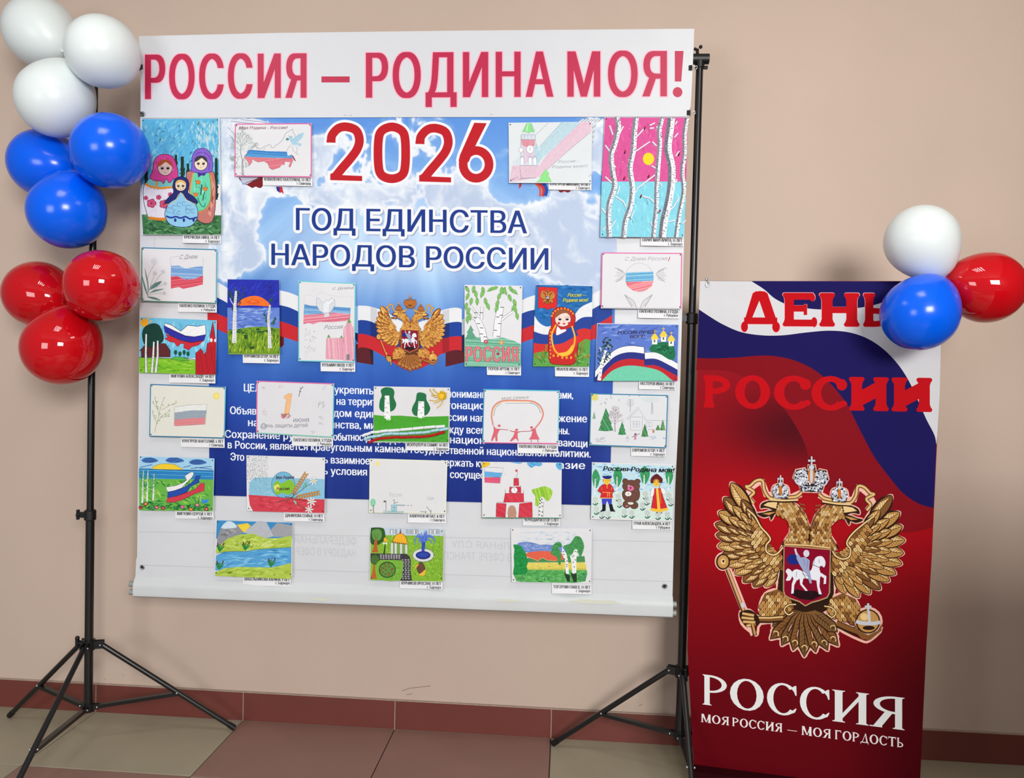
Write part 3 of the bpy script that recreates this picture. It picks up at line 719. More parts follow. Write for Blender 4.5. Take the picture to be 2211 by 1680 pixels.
def sheet_grid(name, plane, C, offf, nx, ny, th, m, parent, col):
    V, Fs = [], []
    for side in (0, 1):
        for j in range(ny + 1):
            for i in range(nx + 1):
                u, v = i / nx, j / ny
                px = (C[0][0] * (1 - u) + C[1][0] * u) * (1 - v) + (C[3][0] * (1 - u) + C[2][0] * u) * v
                py = (C[0][1] * (1 - u) + C[1][1] * u) * (1 - v) + (C[3][1] * (1 - u) + C[2][1] * u) * v
                V.append(plane.at(px, py, offf(px, py)) - plane.n * th * side)
    q = lambda i, j, s_: s_ * (nx + 1) * (ny + 1) + j * (nx + 1) + i
    for j in range(ny):
        for i in range(nx):
            Fs.append((q(i, j, 0), q(i, j + 1, 0), q(i + 1, j + 1, 0), q(i + 1, j, 0))); Fs.append((q(i, j, 1), q(i + 1, j, 1), q(i + 1, j + 1, 1), q(i, j + 1, 1)))
    for i in range(nx): Fs.append((q(i, 0, 0), q(i + 1, 0, 0), q(i + 1, 0, 1), q(i, 0, 1))); Fs.append((q(i, ny, 0), q(i, ny, 1), q(i + 1, ny, 1), q(i + 1, ny, 0)))
    for j in range(ny): Fs.append((q(0, j, 0), q(0, j, 1), q(0, j + 1, 1), q(0, j + 1, 0))); Fs.append((q(nx, j, 0), q(nx, j + 1, 0), q(nx, j + 1, 1), q(nx, j, 1)))
    return link_mesh(name, V, Fs, m, parent, cols=[lin(col)] * sum(len(f) for f in Fs))
# ---------------------------------------------------------------- serif lettering built from stems, slabs and bowls
def arc_pts(cx, cy, rx, ry, a0, a1, n=18): return [(cx + rx * math.cos(R(a0 + (a1 - a0) * i / n)), cy + ry * math.sin(R(a0 + (a1 - a0) * i / n))) for i in range(n + 1)]
def letter(ch, sw, tw, so, sh, slabr=0):
    o = []
    def box(x0, y0, x1, y1): o.append([(x0, y0), (x1, y0), (x1, y1), (x0, y1)])
    def serif(x0, x1, y, up):   # slab at stem end
        if slabr:
            h = sh; yy = y if up else y - h; o.append(arc_pts(x0 - so + h * .5 * slabr, yy + h / 2, h * .5 * slabr, h / 2, 90, 270, 6) + arc_pts(x1 + so - h * .5 * slabr, yy + h / 2, h * .5 * slabr, h / 2, -90, 90, 6))
            d = 1 if up else -1; b = y + d * h
            o.append([(x0 - so * .5, b - d * h * .1), (x1 + so * .5, b - d * h * .1), (x1, b + d * h * .7), (x0, b + d * h * .7)])
        else:
            d = 1 if up else -1
            o.append([(x0 - so, y), (x1 + so, y), (x1 + so, y + d * sh * .6), (x1 + so * .25, y + d * sh * 1.0), (x1, y + d * sh * 1.9), (x0, y + d * sh * 1.9), (x0 - so * .25, y + d * sh * 1.0), (x0 - so, y + d * sh * .6)])
    def stem(x, w=None, top=True, bot=True):
        w = w or sw; box(x, 0, x + w, 1)
        if bot: serif(x, x + w, 0, True)
        if top: serif(x, x + w, 1, False)
    def bowl(cx, cy, rx, ry, a0, a1, t1, t2):
        A = arc_pts(cx, cy, rx, ry, a0, a1); B = arc_pts(cx, cy, rx - t1, ry - t2, a0, a1)
        for i in range(len(A) - 1): o.append([A[i], A[i + 1], B[i + 1], B[i]])
    if ch == 'О': bowl(.5, .5, .5, .52, 0, 360, sw, tw)
    if ch == 'С':
        bowl(.53, .5, .53, .52, 46, 318, sw, tw)
        if slabr: o.append(arc_pts(.84, .76, .15, .17, 0, 360, 14)); o.append(arc_pts(.88, .2, .11, .09, 0, 360, 12))
        else: o.append([(.93, .97), (.975, .97), (.985, .66), (.945, .66), (.90, .77), (.82, .86), (.86, .93)]); o.append([(.86, .08), (.93, .12), (.985, .24), (.95, .25), (.86, .17), (.80, .13)])
    if ch == 'Р': stem(so); bowl(so + sw, .71, .95 - so - sw, .29, -90, 90, sw * .95, tw); box(so + sw - .02, 1 - tw, so + sw + .02, 1); box(so + sw - .02, .42, so + sw + .02, .42 + tw)
    if ch == 'И': stem(so); stem(1 - so - sw); o.append([(so + sw * .7, tw * .6), (so + sw * .7, tw * 2.6 + sh), (1 - so - sw * .7, 1 - tw * .6), (1 - so - sw * .7, 1 - tw * 2.6 - sh)])
    if ch == 'Я':
        stem(1 - so - sw); bowl(1 - so - sw, .73, .92 - so - sw, .27, 90, 270, sw * .9, tw); box(1 - so - sw - .02, 1 - tw, 1 - so - sw + .02, 1); box(.5, .46, 1 - so - sw + .02, .46 + tw)
        o.append([(.42, .50), (.66, .50), (.30, 0), (.05, 0)]); o.append([(-.03, 0), (.34, 0), (.34, sh), (-.03, sh)])
    if ch == 'М': stem(so * .6, tw * 1.4, top=False); stem(1 - so * .8 - sw, top=False); o.append([(so * .3, 1), (so + sw * .9, 1), (.56, .06), (.46, .06)]); o.append([(1 - so - sw * .7, 1), (1 - so, 1), (.56, .06), (.50, .06)])
    if ch == 'Г': stem(so + .05); box(so + .05, 1 - tw * 1.2, .92, 1); box(.88, .74, .94, 1)
    if ch == 'Т': stem(.5 - sw / 2, top=False); box(.03, 1 - tw * 1.2, .97, 1); o.append([(.0, .76), (.05, .76), (.12, 1), (.02, 1)]); o.append([(1, .76), (.95, .76), (.88, 1), (.98, 1)])
    if ch == 'Ь': stem(so); bowl(so + sw, .28, .95 - so - sw, .28, -90, 90, sw * .95, tw); box(so + sw - .02, 0, so + sw + .02, tw); box(so + sw - .02, .56 - tw, so + sw + .02, .56)
    if ch == 'Д':
        if slabr:
            o.append([(.30, .98), (.38, 1.04), (.60, 1.04), (.68, .98), (.93, .12), (.66, .12), (.47, .76), (.24, .12), (.08, .12)]); box(.08, .06, .93, .26)
            o.append(arc_pts(.09, -.02, .09, .16, 0, 360, 14)); o.append(arc_pts(.9, -.02, .10, .16, 0, 360, 14)); o.append(arc_pts(.49, .95, .14, .10, 0, 360, 14))
        else: o.append([(.56, 1), (.68, 1), (.92, .05), (.74, .05)]); o.append([(.60, 1), (.62, .92), (.26, .05), (.18, .05)]); box(.02, 0, .98, tw); o.append([(.02, -.22), (.10, 0), (.10, .06), (.02, .06)]); o.append([(.98, -.22), (.90, 0), (.90, .06), (.98, .06)])
    if ch == 'Е': stem(so); box(so, 0, .93, tw * 1.2); box(so, 1 - tw * 1.2, .9, 1); box(so, .44, .66, .44 + tw * 1.1); o.append(arc_pts(.93, .13, .09, .15, 0, 360, 12)); o.append(arc_pts(.88, .86, .08, .12, 0, 360, 12)); box(.62, .34, .72, .66)
    if ch == 'Н': stem(so); stem(1 - so - sw); box(so, .40, 1 - so, .40 + tw * 1.1)
    if ch == '–': box(0, .30, 1, .36)
    return o
def serif_line(ink, items, p0, p1, h, col, h1=None, **kw):
    """items: list of (char, x0, x1) in pixels along the baseline"""
    h1 = h1 or h; ink._n(); ink.hold = True
    for ch, xa, xb in items:
        for pl in letter(ch, **kw):
            P = []
            for a, b in pl:
                x = xa + (xb - xa) * a; q = (x - p0[0]) / (p1[0] - p0[0]); P.append((x + 0.0, p0[1] + (p1[1] - p0[1]) * q - b * (h + (h1 - h) * q)))
            ink.poly(P, col)
    ink.hold = False
# DAY letters (flat film letters on the print)
sl = dict(sw=.27, tw=.17, so=.06, sh=.13, slabr=.8)
day = [('Д', 1600, 1684), ('Е', 1690, 1763), ('Н', 1769, 1856), ('Ь', 1864, 1930)]
rus = [('Р', 1519, 1580), ('О', 1587, 1663), ('С', 1671, 1752), ('С', 1752, 1830), ('И', 1833, 1919), ('И', 1925, 2013)]
RL = (188, 10, 22)
for e, c in ((1, (232, 170, 176)), (0, RL)):
    serif_line(g, [(a, b - e, d + e) for a, b, d in day], (1600, 704 + e), (1930, 706 + e), 72 + 2 * e, c, 73 + 2 * e, **sl)
serif_line(g, rus, (1519, 880), (2013, 890), 70, RL, 74, **sl)
# РОССИЯ
sw_ = dict(sw=.235, tw=.07, so=.07, sh=.035)
ws = dict(sw=.21, tw=.065, so=.07, sh=.035)
serif_line(g, [('Р', 1517, 1572), ('О', 1576, 1649), ('С', 1656, 1721), ('С', 1727, 1792), ('И', 1797, 1876), ('Я', 1880, 1953)], (1517, 1521), (1953, 1577), 65, (226, 228, 228), 70, **ws)
s2 = dict(sw=.22, tw=.09, so=.07, sh=.05)
def words(t, x0, x1):
    wd_ = {'М': 1.25, 'О': 1.08, 'И': 1.1, 'С': .95, 'Р': .85, 'Я': .95, 'Г': .85, 'Д': 1.0, 'Т': .95, 'Ь': .8}
    tot = sum(wd_[c] + .12 for c in t); r = []; x = x0
    for c in t: w = wd_[c] / tot * (x1 - x0); r.append((c, x, x + w)); x += (wd_[c] + .12) / tot * (x1 - x0)
    return r
it = words('МОЯ', 1514, 1576) + words('РОССИЯ', 1581, 1691) + [('–', 1700, 1721)] + words('МОЯ', 1731, 1796) + words('ГОРДОСТЬ', 1802, 1953)
serif_line(g, it, (1514, 1559), (1953, 1615), 18, (232, 226, 226), 20.5, **s2)

# ---------------------------------------------------------------- the double-headed eagle (printed emblem)
def eagle(I, pal, halo=True, fine=1.0):
    G1, G2, G3, DK, HL, SIL = pal
    def leaf(a, b, w, tip=.62):
        dx, dy = b[0] - a[0], b[1] - a[1]; L = math.hypot(dx, dy); nx, ny = -dy / L, dx / L
        q = lambda t, s: (a[0] + dx * t + nx * w * s, a[1] + dy * t + ny * w * s)
        return [q(0, -.25), q(.25, -.5), q(tip, -.5), q(.86, -.3), q(1, 0), q(.86, .3), q(tip, .5), q(.25, .5), q(0, .25)], q
    def mir(p, k=.06): x = 1675 - p[0]; return (x, p[1] + (x - p[0]) * k)
    Lo = [(262, 275), (208, 385), (170, 488), (145, 575), (152, 655), (165, 738), (190, 808), (232, 880), (288, 940), (350, 1000), (425, 1035), (512, 1035)]
    Lr = [(430, 540), (415, 570), (400, 605), (400, 645), (410, 680), (425, 720), (450, 755), (475, 790), (500, 820), (530, 845), (560, 862), (595, 872)]
    Ro = [(1432, 368), (1490, 492), (1508, 592), (1528, 694), (1518, 790), (1505, 868), (1462, 940), (1415, 992), (1350, 1052), (1275, 1085), (1192, 1112), (1090, 1085)]
    Rr = [(1240, 600), (1250, 640), (1255, 680), (1250, 715), (1235, 750), (1215, 785), (1190, 815), (1160, 840), (1125, 860), (1095, 872), (1060, 880), (1030, 880)]
    tail = [(560, 1320), (545, 1415), (628, 1462), (712, 1498), (795, 1545), (880, 1512), (968, 1498), (1045, 1465), (1040, 1362)]
    neckL = [(560, 425), (600, 400), (680, 405), (745, 440), (800, 510), (832, 600), (838, 725), (640, 735), (655, 690), (690, 640), (695, 575), (650, 520), (600, 500), (565, 480)]
    neckR = [mir(p) for p in neckL]
    wingL = [(600, 745), (560, 800), (515, 770), (505, 720), (545, 690), (530, 650), (480, 600), (435, 520), (400, 560), (380, 480)] 
    bodyp = [(640, 720), (1000, 745), (1010, 1080), (960, 1200), (800, 1290), (650, 1160), (600, 1050)]
    shield = [(648, 735), (985, 762), (978, 1075), (960, 1110), (900, 1132), (850, 1145), (802, 1170), (760, 1140), (690, 1115), (655, 1095), (644, 1060)]
    thL = [(600, 1050), (510, 1080), (470, 1170), (480, 1230), (560, 1245), (640, 1235), (720, 1190), (690, 1100)]
    thR = [mir(p) for p in thL]
    crownC = [(772, 340), (760, 290), (715, 240), (735, 185), (800, 172), (822, 200), (825, 150), (872, 150), (880, 200), (905, 180), (955, 190), (970, 250), (935, 300), (925, 345)]
    def crownS(cx, cy): return [(cx - 45, cy + 62), (cx - 62, cy + 15), (cx - 50, cy - 25), (cx - 15, cy - 40), (cx - 12, cy - 75), (cx + 12, cy - 75), (cx + 15, cy - 38), (cx + 50, cy - 22), (cx + 62, cy + 20), (cx + 48, cy + 68)]
    beakL = [[(600, 405), (520, 412), (484, 432), (480, 462), (505, 458), (540, 462), (590, 480)], [(590, 482), (545, 480), (500, 492), (452, 500), (500, 528), (545, 520), (553, 550), (575, 515)]]
    sceptre = [(232, 905), (258, 905), (365, 1200), (335, 1205)]
    if halo:
        sil = [leaf(a, b, 92)[0] for a, b in list(zip(Lr, Lo)) + list(zip(Rr, Ro))]
        sil += [neckL, neckR, bodyp, thL, thR, crownC, crownS(622, 325), crownS(1050, 350)] + [leaf((800 + (i - 4) * 14, 1215), p, 92, .75)[0] for i, p in enumerate(tail)] + beakL + [[mir(p) for p in b] for b in beakL]
        sil += [arc_pts(206, 848, 52, 60, 0, 360), arc_pts(1257, 1283, 98, 98, 0, 360), [(330, 1210), (400, 1200), (470, 1250), (640, 1240), (640, 1290), (480, 1300), (455, 1380), (420, 1370), (340, 1300)], [(1040, 1270), (1190, 1340), (1360, 1330), (1270, 1425), (1200, 1420), (1030, 1330)]]
        I._n(); I.hold = True
        for s_ in sil:
            cx = sum(p[0] for p in s_) / len(s_); cy = sum(p[1] for p in s_) / len(s_)
            sm_ = spline(s_, 3, True) if len(s_) < 12 else s_
            I.line(sm_, 18, HL, closed=True)
        I.line([(240, 900), (430, 1380)], 50, HL)
        for f in (lambda p: p, mir):
            I.line([f(p) for p in ((770, 355), (700, 385), (600, 380), (520, 360), (490, 270), (420, 300), (380, 370), (420, 430))], 52, HL)
        I.hold = False
    # ribbons
    for f in (lambda p: p, mir):
        for w, c in ((30, DK), (20, G1), (8, G3)):
            I.line([f(p) for p in ((775, 350), (735, 378), (660, 385), (590, 392), (540, 385), (505, 330), (492, 262), (445, 262), (400, 300), (372, 305), (430, 345), (400, 385), (428, 428))], w, c, sm=5)
    I.poly(bodyp, DK)
    # wings
    def wing(roots, tips, knob, seed):
        rnd = random.Random(seed)
        I.poly(roots + [(b[0] * .72 + a[0] * .28, b[1] * .72 + a[1] * .28) for a, b in zip(roots, tips)][::-1], DK)
        rowdef = ((1.0, 98, 0.0), (.68, 72, .0), (.42, 58, -.2), (.18, 44, -.4))
        for fr, w, bk in rowdef:
            n = len(roots)
            for i in list(range(n))[::-1]:
                a, b = roots[i], tips[i]
                if fr < 1 and i == 0: b = (b[0] * .8 + a[0] * .2, b[1] * .8 + a[1] * .2)
                s = (a[0] + (b[0] - a[0]) * bk, a[1] + (b[1] - a[1]) * bk); e = (a[0] + (b[0] - a[0]) * fr, a[1] + (b[1] - a[1]) * fr)
                if fr == 1.0: s = (a[0] + (b[0] - a[0]) * .25, a[1] + (b[1] - a[1]) * .25)
                P, q = leaf(s, e, w * (1.15 if i < 3 else 1))
                I.poly(spline(P, 3, True), DK); P2, q = leaf(s, (e[0] * .97 + s[0] * .03, e[1] * .97 + s[1] * .03), w * .84)
                I.poly(spline(P2, 3, True), rnd.choice((G1, G1, G2)))
                P3 = [q(.15, 0), q(.3, -.38), q(.6, -.4), q(.9, -.05)]; I.poly(P3, G3)
                if fine >= 1:
                    nb = 7 if fr == 1 else 4
                    I.lines([[q(t, 0), q(t + .12, sg * .42)] for t in [.15 + .7 * k_ / nb for k_ in range(nb)] for sg in (-1, 1)], 3, G2)
                I.line([q(.05, 0), q(.95, 0)], 4, DK)
    wing(Lr, Lo, None, 3); wing(Rr, Ro, None, 4)
    # coverts and shoulder roll next to the body
    def scales(poly, n, w, h, ang, seed):
        rnd = random.Random(seed); x0 = min(p[0] for p in poly); x1 = max(p[0] for p in poly); y0 = min(p[1] for p in poly); y1 = max(p[1] for p in poly)
        I.poly(poly, G2); y = y0; r = 0
        while y < y1:
            x = x0 + (r % 2) * w * .5
            while x < x1:
                if inside((x, y), poly):
                    a = R(ang(x, y)); b = (x + math.cos(a) * h, y + math.sin(a) * h)
                    P, q = leaf((x, y), b, w * 1.05); I.poly(P, DK); P, q = leaf((x, y), (x + math.cos(a) * h * .88, y + math.sin(a) * h * .88), w * .8)
                    I.poly(P, rnd.choice((G1, G1, G2, G3))); I.line([q(.1, 0), q(.8, 0)], 3, G2)
                x += w
            y += h * .55; r += 1
    scales([(435, 530), (500, 620), (545, 690), (500, 730), (520, 790), (620, 780), (645, 920), (560, 870), (470, 790), (420, 690)], 0, 34, 44, lambda x, y: 130, 1)
    scales([(1270, 560), (1160, 640), (1110, 700), (1130, 760), (1110, 820), (1000, 800), (985, 930), (1060, 900), (1170, 830), (1240, 720)], 0, 34, 44, lambda x, y: 50, 2)
    for pts in ([(380, 470), (436, 520), (480, 598), (528, 650), (548, 690), (520, 728), (520, 775), (560, 800), (600, 790), (640, 745)], [(1300, 520), (1220, 580), (1150, 640), (1112, 690), (1105, 725), (1130, 760), (1120, 815), (1070, 830), (1020, 805), (1000, 770)]):
        I.line(pts, 20, DK, sm=5); I.line(pts, 11, G3, sm=5)
    # tail
    I.poly([(800 + (p[0] - 800) * .8, 1200 + (p[1] - 1200) * .8) for p in tail] + [(980, 1330), (870, 1210), (800, 1180), (720, 1210), (640, 1300)], DK)
    for i, p in enumerate(tail):
        a = (800 + (i - 4) * 14, 1215); P, q = leaf(a, p, 90, .75); I.poly(P, DK); P, q = leaf(a, (p[0] * .97 + a[0] * .03, p[1] * .97 + a[1] * .03), 72, .78); I.poly(P, G2 if i % 2 else tuple((a_ + b_) / 2 for a_, b_ in zip(G1, DK)))
        I.line([q(.1, 0), q(.95, 0)], 5, DK); I.ring(a[0] + (p[0] - a[0]) * .8, a[1] + (p[1] - a[1]) * .8, 20, 22, 7, G3, 12, 200, 400)
        if fine >= 1: I.lines([[q(t, 0), q(t + .07, sg * .4)] for t in [.2 + .1 * k_ for k_ in range(7)] for sg in (-1, 1)], 3, DK)
    for x_, y_ in ((690, 1330), (745, 1370), (850, 1380), (905, 1350)): I.ell(x_, y_, 7, 42, (60, 28, 14), 12, (x_ - 800) * -.004); I.ell(x_ + 2, y_, 3, 30, HL, 10, (x_ - 800) * -.004)
    # thighs and curls
    for th, f in ((thL, lambda p: p), (thR, mir)):
        scales(th, 0, 32, 40, lambda x, y, s_=(1 if th is thL else -1): 90 + s_ * 20, 5)
        pts = [f(p) for p in ((735, 1160), (680, 1165), (650, 1200), (680, 1235), (715, 1215))]; I.line(pts, 18, DK, sm=5); I.line(pts, 9, G3, sm=5)
    # legs, sceptre, orb
    I.line([(640, 1262), (540, 1270), (440, 1268)], 50, DK); I.line([(640, 1258), (540, 1266), (440, 1262)], 34, G2); I.line([(640, 1250), (540, 1258), (440, 1256)], 10, G3)
    I.poly(spline([(330, 1215), (400, 1200), (455, 1240), (470, 1290), (440, 1320), (380, 1320), (335, 1270)], 4, True), DK)
    for a, b in (((345, 1225), (430, 1240)), ((340, 1255), (430, 1265)), ((350, 1285), (440, 1290)), ((375, 1315), (440, 1305))): I.line([a, b], 20, G1); I.line([a, b], 6, G3)
    I.line([(420, 1300), (438, 1385)], 28, DK); I.line([(420, 1300), (438, 1380)], 16, G1)
    I.line([(238, 905), (352, 1205)], 28, DK); I.line([(240, 905), (354, 1205)], 18, G1); I.line([(244, 905), (356, 1200)], 6, HL)
    I.ell(206, 850, 50, 58, DK, 18); I.ell(206, 850, 40, 48, G1, 18); I.ell(206, 848, 18, 22, G3, 12); I.ell(208, 846, 8, 10, DK, 10)
    I.ell(350, 1165, 16, 20, SIL, 10)
    I.line([(1030, 1300), (1120, 1340), (1200, 1370)], 50, DK); I.line([(1030, 1296), (1120, 1336), (1200, 1366)], 32, G2)
    I.poly([(1155, 1290), (1190, 1350), (1260, 1385), (1330, 1350), (1358, 1300), (1355, 1350), (1270, 1420), (1210, 1410), (1160, 1350)], G2)
    I.ell(1257, 1283, 88, 88, DK, 28); I.ell(1257, 1283, 79, 79, G1, 28); I.ell(1230, 1250, 30, 26, G3, 14, .4); I.ell(1262, 1330, 44, 16, DK, 14)
    I.line([(1170, 1283), (1220, 1296), (1300, 1298), (1345, 1288)], 26, SIL, sm=3); I.line([(1262, 1205), (1268, 1290)], 20, SIL)
    I.rect(1250, 1152, 1266, 1205, SIL); I.rect(1234, 1168, 1282, 1182, SIL)
    # necks
    for nk, f, sg in ((neckL, lambda p: p, 1), (neckR, mir, -1)):
        I.poly(spline(nk, 3, True), DK); scales(nk, 0, 24, 34, lambda x, y, s_=sg: 90 - s_ * 30 if y < 560 else 90, 8)
        for b in beakL: I.poly(spline([f(p) for p in b], 4, True), DK)
        I.poly([f(p) for p in ((600, 415), (530, 420), (498, 440), (540, 452), (590, 465))], G3); I.poly([f(p) for p in ((590, 488), (540, 492), (490, 502), (540, 512))], G1)
        x, y = f((598, 452)); I.ell(x, y, 14, 10, G3); I.ell(x, y, 7, 7, (20, 12, 8))
        I.line([f((540, 405)), f((640, 412)), f((750, 408))], 20, DK); I.line([f((540, 400)), f((640, 406)), f((750, 402))], 12, G3)
        if fine >= 1: I.lines([[f((760, 430 + 22 * j)), f((800 + 4 * j, 440 + 30 * j))] for j in range(3)], 10, G2)
    I.line([(652, 728), (832, 738), (985, 755)], 24, G2); I.line([(652, 724), (832, 732), (985, 750)], 9, G3)
    # crowns
    rnd = random.Random(5)
    def speck(poly, n):
        x0 = min(p[0] for p in poly); x1 = max(p[0] for p in poly); y0 = min(p[1] for p in poly); y1 = max(p[1] for p in poly); I._n(); I.hold = True; kk = I.k
        for j in range(n):
            q = (rnd.uniform(x0, x1), rnd.uniform(y0, y1))
            if inside(q, poly): I.k = kk + j * .05; r = rnd.uniform(3, 8); I.ell(q[0], q[1], r, r, rnd.choice(((40, 40, 50), (240, 242, 250), (160, 164, 176), (90, 90, 104))), 6)
        I.hold = False; I.k = kk + n * .05 + 1
    def cross(x, y, s_): I.rect(x - 6 * s_, y - 36 * s_, x + 6 * s_, y + 30 * s_, SIL); I.rect(x - 26 * s_, y - 12 * s_, x + 26 * s_, y + 2 * s_, SIL); I.line([(x - 7 * s_, y - 36 * s_), (x - 7 * s_, y + 30 * s_)], 3, DK)
    cs = crownC; I.poly(cs, DK)
    sp = SIL if fine >= 1 else G2
    I.poly(arc_pts(775, 242, 56, 58, 0, 360), sp); I.poly(arc_pts(915, 248, 56, 60, 0, 360), sp); I.poly([(775, 300), (925, 306), (918, 340), (782, 334)], sp)
    if fine >= 1: speck(cs, 420)
    I.poly(arc_pts(847, 225, 26, 58, 0, 360), (196, 110, 40)); I.poly(arc_pts(847, 225, 12, 58, 0, 360), sp); cross(848, 122, 1.0); I.ell(848, 165, 20, 16, sp, 12)
    for cx, cy in ((622, 325), (1050, 350)):
        c = crownS(cx, cy); I.poly(c, DK); I.poly(arc_pts(cx - 34, cy + 8, 24, 38, 0, 360), sp); I.poly(arc_pts(cx + 34, cy + 10, 24, 38, 0, 360), sp); I.rect(cx - 44, cy + 45, cx + 46, cy + 62, sp)
        if fine >= 1: speck(c, 130)
        I.poly(arc_pts(cx, cy + 5, 12, 38, 0, 360), (196, 110, 40)); cross(cx, cy - 72, .85); I.ell(cx, cy - 38, 13, 14, sp, 10)
    # shield with the rider
    I.out(shield, (132, 8, 40), 8, G3); 
    I.line(shield, 3, DK, closed=True)
    I.poly(spline([(740, 800), (690, 800), (668, 830), (685, 865), (740, 870), (770, 850)], 4, True), (30, 40, 120))
    hw = (226, 228, 236)
    I.poly([(700, 1085), (730, 1050), (800, 1062), (870, 1060), (930, 1090), (850, 1130), (760, 1120)], (36, 14, 20))
    I.poly(spline([(708, 925), (735, 905), (775, 915), (820, 930), (850, 900), (860, 850), (885, 815), (925, 812), (948, 850), (940, 890), (915, 880), (905, 900), (915, 950), (890, 985), (830, 975), (770, 970), (740, 985), (712, 965)], 4, True), hw)
    for pl in ([(722, 960), (745, 975), (722, 1020), (718, 1080), (700, 1082), (705, 1010)], [(760, 960), (790, 965), (780, 1010), (820, 1060), (805, 1062), (765, 1015)], [(880, 960), (910, 950), (905, 1030), (922, 1088), (900, 1085), (888, 1030)], [(900, 945), (915, 930), (955, 955), (952, 1010), (935, 1012), (938, 970)]): I.poly(pl, hw)
    I.poly(spline([(712, 930), (680, 900), (660, 920), (675, 950), (662, 985), (690, 985), (705, 960)], 4, True), hw)
    I.poly([(735, 790), (745, 785), (770, 820), (800, 815), (835, 840), (830, 900), (840, 940), (850, 1005), (835, 1008), (815, 945), (790, 920), (760, 870), (740, 830)], (150, 160, 196)); I.ell(810, 790, 22, 26, (206, 210, 224), 14); I.line([(728, 755), (740, 800)], 14, (206, 200, 214))
    I.line([(770, 900), (820, 1000), (850, 1090)], 4, (60, 30, 30)); I.line([(850, 870), (900, 890), (930, 880)], 4, (60, 60, 90))
    if fine >= 1: I.lines([[(870, 830), (862, 880)], [(900, 830), (905, 860)], [(740, 920), (735, 960)], [(790, 830), (800, 880)], [(780, 940), (830, 955)], [(820, 840), (815, 900)]], 3, (96, 100, 130))
palB = ((192, 144, 80), (128, 84, 44), (228, 196, 138), (46, 26, 18), (236, 182, 164), (196, 200, 210))
g.xf = (3.36, 1500, 960); eagle(g, palB)
g.xf = (1, 0, 0)
# bottom band of the print near the cassette
g.build('printed_design', M['roll_ink'], ru)
# cassette, hooks
A_, B_ = RA.at(1499, 1652), RA.at(1986, 1722); A_ = RA.at(1497, 1653); B_ = RA.at(2000, 1700)
dru = RA.d; w0 = (RA.at(1500, 1655) - RA.p).dot(dru); w1 = (RA.at(1984, 1700) - RA.p).dot(dru)
pc = RA.p + dru * ((w0 + w1) / 2); ztop = RA.at(1499, 1651).z
rot = Matrix.Rotation(-R(8.0), 3, 'Z')
cm = MB(); prof = [(-0.055, 0.0), (-0.055, ztop * .55), (-0.035, ztop * .92), (-0.004, ztop + 0.002), (0.02, ztop * .9), (0.04, ztop * .5), (0.045, 0.0)]
hw_ = (w1 - w0) / 2 + 0.002; base_c = Vector((pc.x, pc.y, 0))
pv = [base_c + rot @ Vector((sx * hw_, y, z)) for sx in (-1, 1) for y, z in prof]; n_ = len(prof)
cm.add(pv, [tuple(range(n_))[::-1], tuple(range(n_, 2 * n_))] + [(i, (i + 1) % n_, n_ + (i + 1) % n_, n_ + i) for i in range(n_)])
cm.build('cassette', M['cassette'], ru)
ec = MB(); ec.box(base_c + rot @ Vector((-hw_ - 0.006, -0.004, 0.012)), (0.012, 0.13, 0.024), rot); ec.build('end_foot', mat('white_plastic', (214, 212, 208), .4), ru)
p = RA.at(1528, 614, 0.004)
hk = MB(); hk.tube([p + Vector((math.cos(a) * 0.006, 0, math.sin(a) * 0.008)) for a in [k_ * .45 for k_ in range(15)]], 0.0022, 8); hk.tube([p + Vector((0, 0.002, 0.006)), p + Vector((-0.004, 0.006, 0.016))], 0.002, 8); hk.ball(p + Vector((-0.004, 0.004, 0.018)), 0.006)
hk.build('corner_hook', M['steel'], ru, smooth=True)
pole_y = RA.p - RA.n * 0.02
cpos = RA.at(1740, 640, -0.02)
MB().tube([Vector((cpos.x, cpos.y, 0.05)), Vector((cpos.x, cpos.y, RA.at(1740, 612).z))], 0.009, 12).build('rear_pole', M['black'], ru, smooth=True)
ta, tb_ = RA.at(1513, 609, -0.006), RA.at(2033, 611, -0.006)
MB().tube([ta, tb_], 0.005, 10).build('top_rail', M['hem'], ru, smooth=True)
# small eagle on the blue poster
src = [(848, 90), (795, 1550), (645, 730), (985, 755), (265, 275), (1430, 370), (140, 575), (1525, 690), (545, 1350), (1045, 1430)]
dst = [(890, 160), (878, 1580), (735, 785), (1030, 790), (340, 355), (1430, 375), (250, 580), (1520, 680), (630, 1400), (1125, 1400)]
Am = np.array([[x, y, 1] for x, y in src]); cx_, *_ = np.linalg.lstsq(Am, np.array([d[0] for d in dst]), rcond=None); cy_, *_ = np.linalg.lstsq(Am, np.array([d[1] for d in dst]), rcond=None)
palS = ((222, 156, 72), (176, 104, 44), (240, 190, 96), (100, 52, 24), (232, 170, 90), (214, 160, 90))
k.xf = (8.4, 780, 620); k.A = list(cx_) + list(cy_); eagle(k, palS, halo=False, fine=.5); k.A = None; k.xf = (1, 0, 0)
k.build('printed_design', M['banner_ink'], bl_root)
